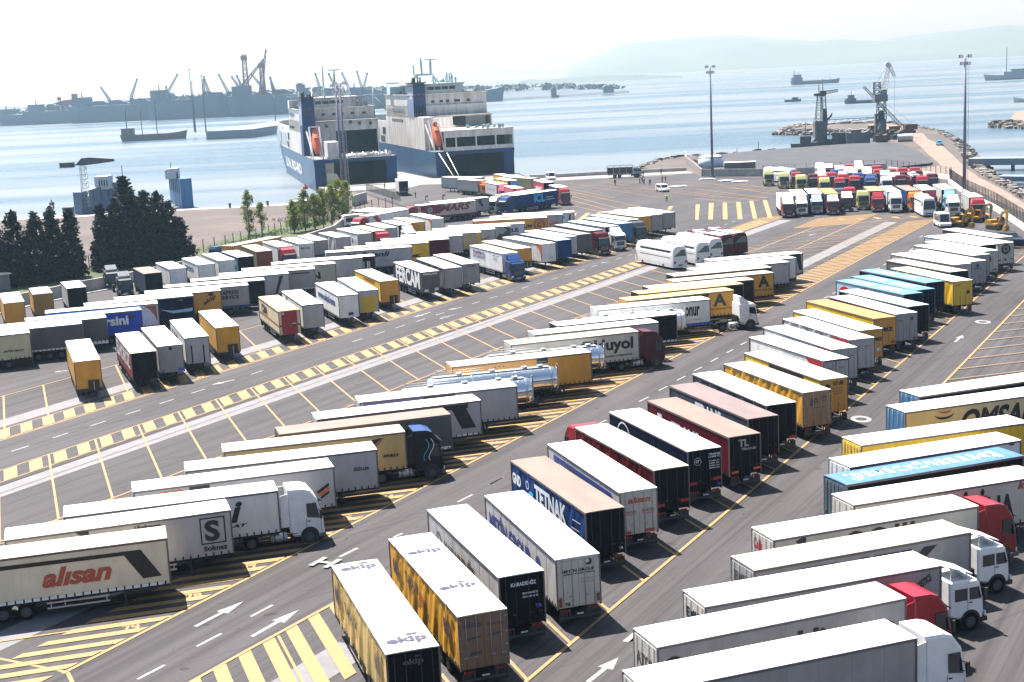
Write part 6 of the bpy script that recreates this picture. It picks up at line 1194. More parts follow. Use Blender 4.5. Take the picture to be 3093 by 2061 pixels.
# tall cedar rising from the right clump
root=thing('cedar_tree','tall dark cedar with layered branches rising above the cypress clump','tree',(-67.6,257.6,0)); rg=random.Random(5)
mb=MB(); mb.cyl((0,0,0),(0,0,15),.3,.06,n=8); obj('trunk',mb.mesh('trunk',m_bark),root); mb=MB()
k=7.
while k<15.6:
    t=(k-7)/8.6; rad=3.0*(1-t)**.7+.3
    for i in range(7):
        a=rg.random()*6.28
        for q in range(5): rr=rad*(q+.6)/5*rg.uniform(.8,1.1); leafs(mb,(rr*math.cos(a),rr*math.sin(a),k+.15*q),(.45,.45,.12),10,.26,rg,0,.2)
    k+=.62
obj('crown',mb.mesh('crown',m_dark),root)
def leafy(x,y,h,w_,seed,label,mat_,n,group=None,size=.2,name='poplar_tree',gap=.55,z0=.8):
    rg=random.Random(seed); root=thing(name,label,'tree',(x,y,0),0,group)
    tm=MB(); tm.cyl((0,0,0),(0,0,h*.85),.13,.04,n=6); mb=MB()
    for i in range(n):
        t=rg.random()**.8; z=z0+(h-z0)*t; rad=w_*(math.sin(math.pi*min(1,(t*.85+.12)))**.8); a=rg.random()*6.28; rr=rad*rg.uniform(.25,1)
        p=(rr*math.cos(a),rr*math.sin(a),z); tm.cyl((0,0,max(.3,z-.9*rr-.3)),p,.035,.012,n=4,cap=False)
        leafs(mb,p,(gap,gap,gap*.9),26,size,rg)
    obj('trunk',tm.mesh('trunk',m_bark),root); obj('crown',mb.mesh('crown',mat_),root)
gl=[(-44.0,299.5,6.5,1.7),(-42.0,302,8.4,2.1),(-40.3,304.5,7.2,2.0),(-38.8,307,8.2,2.1),(-37.3,309.5,8.8,2.1),(-36.0,312.5,9.6,2.2),(-34.8,315.5,9.0,2.0)]
for i,(x,y,h,w_) in enumerate(gl): leafy(x,y,h,w_,30+i,f'bright green poplar, {ORD[i]} from left in the clump by the mast',m_green,95,'green poplars by the mast',.17)
leafy(-53.3,299.5,9.0,1.5,51,'slender young green tree standing alone on the dirt lot edge',m_green,80,None,.17,'sapling_tree',.5)
leafy(-51,301,6.3,1.2,52,'shorter young green tree beside the slender one',m_green,50,None,.17,'sapling_tree',.5)
for i,(x,y,h,w_) in enumerate([(-92,222,5.5,2.2),(-88.5,228.5,4.2,2.0),(-90.3,232,6.4,1.8),(-84,224,3.0,1.8)]): leafy(x,y,h,w_,60+i,f'loose green bush tree, {ORD[i]} at the left picture edge',m_bush,90,'bushes at the left edge',.2,'bush_tree',.6,.3)
rg=random.Random(9); mb=MB()
for i in range(90):
    t=i/90; q=[(-84,236),(-62,262),(-52,287),(-46,300),(-38,318)]; s=t*4; k=min(3,int(s)); f=s-k; px_=q[k][0]+(q[k+1][0]-q[k][0])*f+rg.uniform(-1.2,1.2); py_=q[k][1]+(q[k+1][1]-q[k][1])*f
    leafs(mb,(px_,py_,.5),(.8,.8,.55),22,.16,rg)
o=obj('undergrowth',mb.mesh('undergrowth',m_bush)); o['kind']='stuff'; tag(o,'low green weeds and brush along the left wire fence','undergrowth')
# small huts
def hut(name,label,x,y,rz,sx,sy,h,mw,mr,ov=.3,cat='hut'):
    root=thing(name,label,cat,(x,y,0),R_(rz)); mb=MB(); mb.box(-sx/2,sx/2,-sy/2,sy/2,0,h); obj('wall',mb.mesh('wall',mw),root)
    mb=MB(); mb.prism([(-sx/2-ov,h),(sx/2+ov,h),(sx/2+ov,h+.12),(0,h+.45),(-sx/2-ov,h+.12)],-sy/2-ov,sy/2+ov); obj('roof',mb.mesh('roof',mr),root)
    mb=MB(); mb.box(-.5,.5,-sy/2-.03,-sy/2+.02,.1,2.0); obj('door',mb.mesh('door',m_blk),root)
    return root
wht=roof_m('white'); 
hut('shed','pale roofed shed cut by the left picture edge',-84.5,231,35,7,5,2.6,M_('shed_wall',(.2,.2,.22),.8),wht,cat='shed')
hut('guard_hut','dark walled hut with white roof by the entrance gate',-29.6,316.5,20,6,4,2.3,M_('hut_dark',(.05,.05,.055),.7),wht)
hut('guard_hut','small pale hut beside the dirt lot poplars',-49.5,349,10,4.5,3,2.4,m_conc,wht)
root=thing('tank','white storage tank behind the grey wall at the mast','tank',(60.7,425,0)); mb=MB(); mb.cyl((0,0,0),(0,0,3.4),3.6,n=20); obj('tank_wall',mb.mesh('tank_wall',M_('pale_blue_tank',(.5,.62,.7),.5)),root); mb=MB(); mb.cyl((0,0,3.4),(0,0,3.8),3.7,2.6,n=20); obj('lid',mb.mesh('lid',wht),root)
root=thing('storage_container','grey ribbed container with white roof behind the grey wall','container',(66.5,408,0),R_(-10)); mb=MB(); mb.box(-4.3,4.3,-1.3,1.3,0,2.6)
for k in range(17): mb.box(-4.2+k*.5,-4.1+k*.5,-1.36,-1.3,.1,2.5)
obj('container_body',mb.mesh('container_body',M_('container_grey',(.14,.15,.17),.7)),root); mb=MB(); mb.box(-4.4,4.4,-1.4,1.4,2.6,2.72); obj('roof',mb.mesh('roof',wht),root)
# seawall crate, mooring bollards
for i,(x,y) in enumerate([(-66,371.5),(-61,372),(-55,372.5),(-70.5,371)]):
    mb=MB(); mb.cyl((0,0,-.4),(0,0,.9),.3,n=8); mb.cyl((0,0,.9),(0,0,1.1),.45,n=8); o=obj('bollard',mb.mesh('bollard',m_dsteel),None,(x,y,0)); tag(o,f'dark mooring bollard on the seawall, {ORD[[1,2,3,0][i]]} from left','bollard','bollards on the seawall')
mb=MB(); mb.box(-1.2,1.2,-1,1,0,2.3); mb.box(-1.3,1.3,-1.1,1.1,2.3,2.45); o=obj('steel_box',mb.mesh('steel_box',m_blk),None,(-110.5,366.5,0)); tag(o,'square black steel box on the left seawall','steel box')
mb=MB(); rg=random.Random(4)
for i in range(40):
    x=-50+rg.gauss(0,1.6);y=328+rg.gauss(0,1.6); s=rg.uniform(.2,.7); a=rg.random()*3; mb.add([(x+s*math.cos(a),y+s*math.sin(a),0),(x-s*math.sin(a),y+s*math.cos(a),0),(x-s*math.cos(a),y-s*math.sin(a),.1),(x+s*math.sin(a),y-s*math.cos(a),0),(x,y,s*1.1)],[(0,1,4),(1,2,4),(2,3,4),(3,0,4)])
o=obj('rubble_heap',mb.mesh('rubble_heap',m_rock)); tag(o,'heap of pale rubble and sacks on the dirt lot','rubble heap'); 
# ------------------------------------------------------------ rocks
def rocks(label,pts,n,spread,smin,smax,seed,z0=-2.):
    rg=random.Random(seed); mb=MB(); seg=[(Vector(pts[i]),Vector(pts[i+1])) for i in range(len(pts)-1)]; ln=[(b-a).length for a,b in seg]; T=sum(ln)
    for _ in range(n):
        u=rg.random()*T
        for (a,b),l in zip(seg,ln):
            if u<=l: break
            u-=l
        p=a+(b-a)*u/l; nn=Vector((-(b-a).y,(b-a).x)).normalized(); f=rg.uniform(-1,1); p=p+nn*f*spread; z=z0+(1-abs(f))*1.8; s=rg.uniform(smin,smax)
        vs=[Vector((rg.uniform(.6,1.1)*sx,rg.uniform(.6,1.1)*sy,rg.uniform(.5,1.0)*sz))*s+Vector((p.x,p.y,z)) for sx in(-1,1) for sy in(-1,1) for sz in(-.8,.8)]
        mb.add(vs,[(0,1,3,2),(4,6,7,5),(0,4,5,1),(2,3,7,6),(0,2,6,4),(1,5,7,3)])
    o=obj('rock_revetment',mb.mesh('rock_revetment',m_rock)); o['kind']='stuff'; tag(o,label,'rocks')
rocks('pale boulders of the breakwater arm behind the floating cranes',[(123.5,636),(131.6,661),(138.2,680),(145.3,678),(158.3,671),(170.6,663),(176.4,655)],900,5,.7,1.7,1)
rocks('boulders on the inner side of the breakwater',[(124,637),(133,624),(146,612),(152,600),(152.5,580)],380,4,.6,1.5,2)
rocks('boulders along the outer right shore beside the dirt track',[(176,655),(175,619),(171,569),(166.5,548),(160,517),(146,461),(134,416),(126,385),(119,354),(113,323),(107,292),(102,262)],1500,3.6,.5,1.2,3)
rocks('boulders at the small point beside the quay',[(39,430),(43,450),(52.5,480),(61,491),(81,493),(95,498)],500,3.5,.5,1.3,4)
rocks('rock bank across the inlet at the right edge',[(211,619),(225,560),(240,530),(300,500)],500,8,.9,2.2,5)
mb=MB(); mb.add([(214,616,-.5),(246,697,.5),(420,680,.5),(400,480,.5),(245,530,-.5),(228,565,-.5)],[(0,5,4,3,2,1)]); struct('headland',mb,m_sand)
# ------------------------------------------------------------ bridge decks at right
def deck(name,label,a,b,wd,top,th):
    a=Vector(a);b=Vector(b);d=(b-a).normalized();n=Vector((-d.y,d.x))*wd; mb=MB()
    P=[a,b,b+n,a+n]; mb.add([(p.x-a.x,p.y-a.y,top-th) for p in P]+[(p.x-a.x,p.y-a.y,top) for p in P],[(3,2,1,0),(4,5,6,7),(0,1,5,4),(1,2,6,5),(2,3,7,6),(3,0,4,7)])
    root=thing(name,label,'pier',(a.x,a.y,0)); obj('deck',mb.mesh('deck',M_('pier_blue_grey',(.16,.2,.26),.7,dirt=.1)),root); mb=MB()
    L=(b-a).length; k=2.
    while k<L: p=d*k+n*.5; mb.cyl((p.x,p.y,-3),(p.x,p.y,top-th),.5,n=8); k+=9
    obj('pier_pile',mb.mesh('pier_pile',m_conc),root)
deck('pier','long low grey pier running in from the right edge',(126.5,394.5),(260,311),7,1.4,1.8)
deck('pier','shorter dark pier nearer than the long one at right edge',(119.5,352),(230,243),5,0.0,1.2)
# ------------------------------------------------------------ small vehicles
def car(name,label,cat,x,y,rz,col,L,W,H,hood,van=False):
    root=thing(name,label,cat,(x,y,0),R_(rz)); pm=paint_m(col); a=L/2; b=W/2
    pr=[(-a,.35),(a,.35),(a,.75),(a-hood,.95),(a-hood-.55,H),(-a+.35,H),(-a,H-.7 if not van else H-.15),(-a,.5)]
    mb=MB(); n=len(pr); vs=[(x_,-b*(.86 if z>1.1 and not van else 1),z) for x_,z in pr]+[(x_,b*(.86 if z>1.1 and not van else 1),z) for x_,z in pr]
    mb.add(vs,[(i,(i+1)%n,n+(i+1)%n,n+i) for i in range(n)]+[tuple(reversed(range(n))),tuple(range(n,2*n))]); obj('car_body',mb.mesh('car_body',pm),root)
    mb=MB(); k=.87 if not van else 1.
    for s in(-1,1): mb.prism([(-a+.5,1.0 if not van else 1.15),(a-hood-.15,1.0 if not van else 1.15),(a-hood-.55,H-.12),(-a+.6,H-.12)],*sorted((s*(b*k+.04),s*(b*k-.1)))) 
    mb.add([(a-hood+.02,-b*.8,1.0),(a-hood+.02,b*.8,1.0),(a-hood-.5,b*.75,H-.08),(a-hood-.5,-b*.75,H-.08)],[(0,1,2,3)]); mb.xf(lambda v:v)
    mb.add([(-a-.01,-b*.8,1.1),(-a-.01,b*.8,1.1),(-a+.2,b*.7,H-.12),(-a+.2,-b*.7,H-.12)],[(3,2,1,0)])
    obj('window',mb.mesh('window',m_glass),root)
    for s in(-1,1):
        for xx in(-a+.8,a-.85): obj('wheel',CWHEEL,root,(xx,s*(b-.06),.33))
        mb=MB(); mb.box(a-.05,a+.03,*sorted((s*b*.5,s*b*.85)),.6,.78); obj('headlight',mb.mesh('headlight',m_lamp),root)
    return root
car('van','white van on the quay edge beyond the blue bodied lorry','van',V_VAN2[0],V_VAN2[1],-80,'whitec',5,1.9,2.1,.7,True)
car('van','white people carrier parked alone on the open plaza','van',V_TAXI[0],V_TAXI[1]+1,-75,'whitec',4.8,1.9,1.8,1.0,True)
car('van','white van parked beside the excavators','van',V_VAN1[0],V_VAN1[1]+2,-95,'whitec',5.2,2.0,2.4,.6,True)
car('car','dark blue car at the right edge behind the last trailer','car',V_CAR2[0]+.6,V_CAR2[1]+2,-35,'navy',4.5,1.8,1.45,1.1)
car('car','dark car half hidden by the far end trailer','car',V_CAR1[0],V_CAR1[1]+2,-60,'black',4.5,1.8,1.45,1.1)
car('car','blue car behind the slanting orange trailer','car',-53.5,268,60,'blue',4.3,1.7,1.45,1.0)
car('car','teal car driving on the dirt track','car',V_ROAD[0],V_ROAD[1]+2,-100,'teal',4.5,1.8,1.6,1.1)
car('minibus','white minibus parked by the entrance gate','minibus',-31.5,306.5,20,'whitec',6.5,2.2,2.6,.4,True)
# long flatbed frame lorry on the quay with people around
root=thing('flatbed_lorry','lorry with open tubular frame body standing at the quay','lorry',(33.5,406.5,0),R_(-8)); L=9
obj('chassis',chassis_me(9.),root)
for k in(-2.4,-1.1,3.4):
    for s in(-1,1): obj('wheel',WHEEL,root,(k,s*1.0,.5))
mb=MB()
for x in(-4.5,-2.7,-.9,.9,2.7):
    for s in(-1.2,1.2): mb.bar((x,s,1.1),(x,s,3.5),.12)
    mb.bar((x,-1.2,3.5),(x,1.2,3.5),.12)
for s in(-1.2,1.2):
    for z in(1.1,3.5): mb.bar((-4.5,s,z),(2.7,s,z),.12)
obj('tubular_frame',mb.mesh('tubular_frame',m_alu),root); mb=MB(); mb.box(-4.5,2.6,.1,1.1,1.15,2.9); obj('load',mb.mesh('load',M_('brown_load',(.12,.09,.08),.8,dirt=.3)),root)
for n_,me in cab_parts('old','silverc'): obj(n_,me,root,(2.75,0,0))
# open backed dark lorry near the ramp
root=thing('box_lorry','dark lorry with open back near the left ship ramp','lorry',(-27.2,385,0),R_(100)); obj('chassis',chassis_me(9.),root)
for k in(-2.9,-1.6,3.):
    for s in(-1,1): obj('wheel',WHEEL,root,(k,s*1.0,.5))
mb=MB(); mb.box(-4.4,4.4,1.2,1.27,1.1,3.9); mb.box(-4.4,4.4,-1.27,-1.2,1.1,3.9); mb.box(-4.4,4.4,-1.27,1.27,1.0,1.1); mb.box(4.3,4.4,-1.2,1.2,1.1,3.9,1); obj('cargo_body',mb.mesh('cargo_body',[side_m('lgrey'),m_blk]),root)
mb=MB(); mb.box(-4.45,4.45,-1.3,1.3,3.9,3.98); obj('roof',mb.mesh('roof',wht),root)
mb=MB()
for k in range(9): mb.box(-4.2+rnd.random(),-3+rnd.random(),-1+k*.22,-.7+k*.22,1.1,1.7+rnd.random()*.5)
obj('load',mb.mesh('load',m_dsteel),root)
# excavators
def excavator(label,x,y,rz,k=1.):
    root=thing('excavator',label,'excavator',(x,y,0),R_(rz),'yellow excavators at the right wall'); ye=M_('digger_yellow',(.42,.22,.025),.4,dirt=.25); root.scale=(.72,.72,.7)
    for s in(-1,1):
        mb=MB(); mb.prism([(-2.2,.35),(-1.8,0),(1.8,0),(2.2,.35),(2.2,.65),(1.8,.95),(-1.8,.95),(-2.2,.65)],*sorted((s*.9,s*1.5)))
        for i in range(14): mb.box(-2.+i*.29,-1.9+i*.29,*sorted((s*.88,s*1.52)),.93,1.0)
        obj('track',mb.mesh('track',m_blk),root)
    mb=MB(); mb.prism([(-2.6,1.1),(1.2,1.1),(1.2,1.5),(-.4,1.6),(-.6,2.3),(-2.4,2.3),(-2.7,1.9)],-1.35,1.35); mb.cyl((0,0,.9),(0,0,1.15),.9,n=14); obj('upper_body',mb.mesh('upper_body',ye),root)
    mb=MB(); mb.prism([(-.3,1.5),(1.3,1.5),(1.3,2.3),(.9,3.0),(-.3,3.0)],.3,1.35); cb=obj('cab',mb.mesh('cab',m_glass),root)
    mb=MB(); mb.prism([(-.35,2.98),(.95,2.98),(.9,3.08),(-.35,3.08)],.25,1.4)
    for q in((-.3,.3),(-.3,1.33),(1.28,.3),(1.28,1.33)): mb.bar((q[0],q[1],1.5),(q[0]-(.3 if q[0]>0 else 0),q[1],3.0),.1)
    obj('cab_frame',mb.mesh('cab_frame',ye),cb)
    mb=MB(); mb.prism([(.8,1.5),(1.2,1.3),(2.6,4.0),(4.0,4.6),(4.0,4.95),(2.3,4.5)],-.55,-.2); mb.bar((1.5,-.38,1.6),(2.5,-.38,3.5),.18); obj('boom',mb.mesh('boom',ye),root)
    mb=MB(); mb.prism([(3.7,5.1),(4.1,4.9),(4.5,4.3),(4.1,1.2),(3.8,1.2),(3.75,3.9)],-.53,-.23); mb.bar((2.6,-.38,4.7),(3.8,-.38,5.1),.16); obj('arm',mb.mesh('arm',ye),root)
    mb=MB(); mb.prism([(3.5,1.3),(4.2,1.3),(4.5,.7),(4.2,.15),(3.5,.05),(3.1,.5)],-.95,.2); obj('bucket',mb.mesh('bucket',M_('digger_yellow_worn',(.45,.25,.04),.7,dirt=.4)),root)
excavator('yellow excavator with arm folded down, leftmost of three',79.6,252.8,-55); excavator('yellow excavator in the middle, furthest back of three',84.3,258.5,-40); excavator('yellow excavator nearest the low wall, rightmost of three',84.0,246.5,-70)
# junk and white boards on the plaza
rg=random.Random(12)
for i,(x,y,sx,sy,l) in enumerate([(42.4,366,7.5,1.0,'long white board lying on the open plaza'),(57.5,377,3.2,2.2,'pile of white sheets at the foot of the wall'),(60.5,372,3.4,1.2,'white slab right of the pile of sheets'),(54,385.5,3.5,1.2,'white sheets lying just below the mast foot')]):
    mb=MB(); 
    for k in range(4): 
        dx,dy=rg.uniform(-.4,.4),rg.uniform(-.3,.3); mb.box(-sx/2+dx,sx/2+dx,-sy/2+dy,sy/2+dy,.02+k*.07,.08+k*.07)
    o=obj('white_board',mb.mesh('white_board',M_('white_board',(.7,.7,.7),.7)),None,(x,y,0),R_(rg.uniform(-5,20))); tag(o,l,'board')
# ------------------------------------------------------------ people
def person(label,x,y,top,legs,pose,face=0.,z=0.,hivis=False):
    root=thing('person',label,'person',(x,y,z),R_(face),None)
    sk=M_('skin',(.45,.28,.2),.6,dirt=0); hm=M_('hair_dark',(.02,.015,.012),.8,dirt=0)
    bm_v=[];ed=[];rad=[]
    ln=.35 if pose=='bend' else 0; st=.22 if pose=='walk' else .1
    J={'pel':(0,0,.95),'che':(.02+ln*.7,0,1.32-ln*.2),'neck':(.03+ln*1.4,0,1.5-ln*.5),'head':(.05+ln*1.7,0,1.64-ln*.75),'crown':(.05+ln*1.8,0,1.74-ln*.8),
       'hl':(0,.1,.92),'kl':(st*.6,.11,.5),'al':(st,.11,.08),'tl':(st+.14,.12,.03),'hr':(0,-.1,.92),'kr':(-st*.2,-.11,.5),'ar':(-st,-.11,.08),'tr':(-st+.14,-.12,.03),
       'sl':(.02+ln*1.2,.19,1.42-ln*.4),'el':(-.02+ln*1.3,.25,1.14-ln*.4),'wl':(.12+ln*1.5,.24,.9-ln*.3),'fl':(.15+ln*1.5,.23,.8-ln*.3),'sr':(.02+ln*1.2,-.19,1.42-ln*.4),'er':(.0+ln*1.3,-.25,1.14-ln*.4),'wr':(.14+ln*1.5,-.22,.92-ln*.3),'fr':(.18+ln*1.5,-.21,.82-ln*.3)}
    rd={'pel':.14,'che':.155,'neck':.055,'head':.09,'crown':.07,'hl':.09,'kl':.06,'al':.045,'tl':.035,'hr':.09,'kr':.06,'ar':.045,'tr':.035,'sl':.065,'el':.045,'wl':.03,'fl':.03,'sr':.065,'er':.045,'wr':.03,'fr':.03}
    E_=[('pel','che'),('che','neck'),('neck','head'),('head','crown'),('pel','hl'),('hl','kl'),('kl','al'),('al','tl'),('pel','hr'),('hr','kr'),('kr','ar'),('ar','tr'),('che','sl'),('sl','el'),('el','wl'),('wl','fl'),('che','sr'),('sr','er'),('er','wr'),('wr','fr')]
    names=list(J); me=bpy.data.meshes.new('body'); me.from_pydata([J[k] for k in names],[(names.index(a),names.index(b)) for a,b in E_],[])
    o=obj('body',me,root); sm=o.modifiers.new('s','SKIN'); 
    for i,k in enumerate(names): me.skin_vertices[0].data[i].radius=(rd[k],rd[k]*(1.25 if k in('che','pel') else 1)); 
    me.skin_vertices[0].data[0].use_root=True
    dg=bpy.context.evaluated_depsgraph_get(); dg.update(); m2=bpy.data.meshes.new_from_object(o.evaluated_get(dg)); o.modifiers.clear(); o.data=m2; m2.name='body'
    m2.materials.clear()
    for m in(sk,ink_m(legs),ink_m(top) if not hivis else M_('hi_vis',(.45,.75,.05),.5,dirt=0),hm): m2.materials.append(m)
    for p in m2.polygons:
        c=p.center; p.use_smooth=True; arm=abs(c.y)>.17
        if c.z>1.66-ln*.8: p.material_index=3
        elif c.z>1.5-ln*.6: p.material_index=0
        elif arm and c.z<.95-ln*.3 : p.material_index=0 if c.z>.7 else 1
        elif c.z>.93-ln*.0: p.material_index=2
        else: p.material_index=1
    return root
lab=['dark dressed man at left of the standing group on the plaza','man in dark clothes second in the standing group','man in dark jacket third in the standing group','man in black standing slightly right of the group','man in black, left of the pair at plaza right','man in black, right of the pair at plaza right','lone man in dark clothes left of the group','man in dark clothes behind the group at the quay','man in dark clothes near the quay wall at right']
for i,l in enumerate(lab):
    x,y=PEOPLE[i][0]; person(l,x,y,['ink','navy','ink','black','inkp','ink','navy','ink','black'][i],'black','stand' if i%3 else 'walk',40*i)
person('man in lime high visibility vest walking on the plaza',PEOPLE[9][0][0],PEOPLE[9][0][1]+.6,'lime','black','walk',-70,hivis=True)
person('man in black standing beside the dark open lorry',PEOPLE[10][0][0],PEOPLE[10][0][1],'ink','black','stand',20); person('man in black bending forward in the middle of three',PEOPLE[11][0][0],PEOPLE[11][0][1],'ink','black','bend',10); person('man in black bending, rightmost near the parked lorries',PEOPLE[12][0][0],PEOPLE[12][0][1],'black','black','bend',-10)
person('worker in yellow and red on the left ship ramp quay',PEOPLE[13][0][0],PEOPLE[13][0][1],'lime','red','stand',-60,hivis=True)
person('man in dark clothes standing at the open lorry cab door',15.6,242.6,'ink','black','stand',-60)
# ------------------------------------------------------------ lattice helper
def lattice(mb,a,b,wa,wb,n,t=.12,mi=0,up_=Vector((0,0,1))):
    a=Vector(a);b=Vector(b);d=(b-a).normalized(); u=d.cross(up_ if abs(d.dot(up_))<.95 else Vector((1,0,0))).normalized(); v=d.cross(u)
    prev=None
    for i in range(n+1):
        c=a+(b-a)*i/n; w_=(wa+(wb-wa)*i/n)/2; q=[c+u*w_*s1+v*w_*s2 for s1,s2 in((-1,-1),(1,-1),(1,1),(-1,1))]
        if prev:
            for k in range(4): mb.bar(prev[k],q[k],t,mi); mb.bar(prev[k],q[(k+1)%4],t*.7,mi)
        for k in range(4): mb.bar(q[k],q[(k+1)%4],t*.7,mi)
        prev=q
# ------------------------------------------------------------ floating dock at left
root=thing('floating_dock','blue grey floating dock with two high side walls at left','floating dock',(-104,402,-2)); 
m_dock=M_('dock_blue',(.13,.19,.30),.7,dirt=.3,scale=.25,stretch=(1,1,.3)); m_dock2=M_('dock_bright_blue',(.06,.20,.42),.6,dirt=.25,scale=.25,stretch=(1,1,.3))
def wing(pts,h0,h1,m,name):
    mb=MB(); (x0,y0),(x1,y1)=pts; d=Vector((x1-x0,y1-y0)).normalized(); n=Vector((-d.y,d.x))*3.2
    P=[(x0,y0),(x1,y1),(x1+n.x,y1+n.y),(x0+n.x,y0+n.y)]
    mb.add([(a,b,-.5) for a,b in P]+[(P[0][0],P[0][1],h0),(P[1][0],P[1][1],h1),(P[2][0],P[2][1],h1),(P[3][0],P[3][1],h0)],[(3,2,1,0),(4,5,6,7),(0,1,5,4),(1,2,6,5),(2,3,7,6),(3,0,4,7)])
    L=Vector((x1-x0,y1-y0)).length
    for k in range(6):
        f=(k+.5)/6; p=Vector((x0,y0))+Vector((x1-x0,y1-y0))*f; q=Vector((d.y,-d.x))*.15
        mb.box(p.x-.12,p.x+.12,p.y+q.y-.1,p.y+q.y+.1,h0*.55,h0+(h1-h0)*f-.1,1)
    o=obj(name,mb.mesh(name,[m,m_dsteel]),root); return o
wing([(-11.5,-5),(-3.8,12)],4.4+1.6,6.8+1.2,m_dock,'dock_wing'); wing([(7.6,16),(15,-3)],7.6,8.2,m_dock2,'dock_wing')
mb=MB(); mb.add([(-11,-4,.3),(14,-3,.3),(9,16,.3),(-4,12,.3)],[(0,1,2,3)]); mb.box(-9,12,0,10,-.4,.4); obj('dock_pontoon',mb.mesh('dock_pontoon',m_dsteel),root)
mb=MB(); mb.box(-9.8,-6.2,2,8,6,9.6); mb.box(8.6,11,8,11,7.6,10.2); mb.box(10.5,13.2,2,6,8,10.8); 
for k in range(4): mb.box(-8.6+k*.7,-8.3+k*.7,1.9,2,7,8.6,1)
obj('deck_house',mb.mesh('deck_house',[M_('dock_pale',(.45,.5,.58),.6,dirt=.15),m_dsteel]),root)
mb=MB(); lattice(mb,(-11,-3.5,2),(-11,-3.5,13.2),1.6,1.4,9,.14); obj('crane_tower',mb.mesh('crane_tower',m_galv),root)
mb=MB(); mb.prism([(-15.8,13.3),(-12.6,13.6),(-11,15.2),(-9,15.3),(-2.4,14.6),(-2.2,13.9),(-9,13.3)],-4.2,-3.0); mb.box(-17,-13.4,-4.6,-2.6,12.8,14.2); obj('crane_jib',mb.mesh('crane_jib',m_dsteel),root)
mb=MB()
for k in range(6): mb.cyl((-11.6+k*.05,-5,.2+k*.9),(-10.2,-5,.2+k*.9),.05,n=4)
for x,y,z0,z1 in((-11.6,-5,0,7),(14.6,-3,8,11),(13.4,1,8,10),(-4.2,11,8,12),(9,14,8,12)): mb.cyl((x,y,z0),(x,y,z1),.12,n=5)
for k in range(14): x=rnd.uniform(7,14); mb.cyl((x,16-(x-7.6)*2.4,8),(x,16-(x-7.6)*2.4,8.5+rnd.random()),.3,n=6)
obj('mast',mb.mesh('mast',m_dsteel),root)
for (x,y,l) in((-136.8,437.8,'small black buoy left of the floating dock'),(-62,452,'small red buoy between dock and left ship')):
    mb=MB(); mb.cyl((0,0,-.5),(0,0,.8),.9,.7,n=12); mb.cyl((0,0,.8),(0,0,1.5),.2,n=6); o=obj('buoy',mb.mesh('buoy',m_blk if 'black' in l else paint_m('red')),None,(x,y,-2)); tag(o,l,'buoy')
# ------------------------------------------------------------ floating cranes
def boat(name,label,x,y,rz,L,W,H,col,house=None,masts=(),cat='ship',bow=1.2,group=None,deckcol=None,z=-2.,funnels=()):
    root=thing(name,label,cat,(x,y,z),R_(rz),group); a=L/2; b=W/2; mb=MB()
    st=[(-a,.75,1.05),(-a*.8,.95,1.),(a*.45,1,1.),(a*.75,.72,1.1),(a*.93,.3,1.1+bow*.12),(a,.03,1.1+bow*.2)]
    vs=[];fs=[]
    for x_,k,h in st:
        xx=x_*.94 if abs(x_)>a*.7 else x_
        vs+=[(xx,-b*k*.85,-.6),(x_,-b*k,H*h),(x_,b*k,H*h),(xx,b*k*.85,-.6)]
    for i in range(len(st)-1):
        for j in range(3): fs.append((i*4+j,i*4+j+1,(i+1)*4+j+1,(i+1)*4+j))
    fs.append((0,1,2,3)); fs=[tuple(reversed(f)) for f in fs]; mb.add(vs,fs)
    obj('hull',mb.mesh('hull',col),root)
    if house:
        mb=MB()
        for (x0,x1,wd,z0,z1) in house: mb.box(x0*a,x1*a,-wd*b,wd*b,z0,z1)
        h_=obj('deck_house',mb.mesh('deck_house',deckcol or col),root)
        mb=MB(); (x0,x1,wd,z0,z1)=house[-1]; N=4
        for k in range(N):
            w0=(-wd+2*wd*(k+.15)/N)*b; w1=(-wd+2*wd*(k+.85)/N)*b; mb.box(x1*a-.02,x1*a+.06,w0,w1,z1-1.1,z1-.4)
            xa=(x0+(x1-x0)*(k+.2)/N)*a; xb=(x0+(x1-x0)*(k+.8)/N)*a; mb.box(xa,xb,-wd*b-.05,wd*b+.05,z1-1.1,z1-.4)
        obj('window',mb.mesh('window',m_glass),h_)
    if masts:
        mb=MB()
        for (xm,h0,h1,r) in masts: mb.cyl((xm*a,0,h0),(xm*a,0,h1),r,n=6); 
        obj('mast',mb.mesh('mast',m_dsteel),root)
    return root
dk=m_dsteel
m_fade=M_('ship_haze_tint',(.10,.13,.20),.7,dirt=.1); m_faw=M_('ship_pale',(.5,.5,.5),.6,dirt=.1)  # m_fade: distance haze is mixed into the far ships' base colour
root=thing('floating_crane','floating crane with tall turret, white lattice jib bent at the top','floating crane',(141,541,-2)); 
mb=MB(); mb.cyl((0,0,0),(0,0,8.8),1.9,1.8,n=14)
for z in(2,4.2,6.4): mb.cyl((0,0,z),(0,0,z+.25),2.05,n=14)
mb.box(-2.4,-1.6,-.8,.8,4,11); mb.box(1.8,2.3,-.8,.8,0,4); obj('column',mb.mesh('column',M_('crane_grey_brown',(.12,.12,.13),.8,dirt=.35,scale=.5)),root)
mb=MB(); lattice(mb,(0,0,8.8),(0,0,15.4),3.0,2.6,3,.28); mb.cyl((0,0,8.6),(0,0,12),1.4,.8,n=10); obj('tower_frame',mb.mesh('tower_frame',dk),root)
mb=MB(); mb.box(-2.9,1.9,-2,2,15.4,17.8); mb.box(-.2,1.8,-1.2,1.2,17.8,19.6); obj('machine_house',mb.mesh('machine_house',M_('house_grey',(.13,.14,.18),.7,dirt=.2)),root)
mb=MB(); lattice(mb,(-1.6,0,17.8),(-1.6,0,22.4),2.2,2.0,3,.3); obj('gantry_frame',mb.mesh('gantry_frame',dk),root)
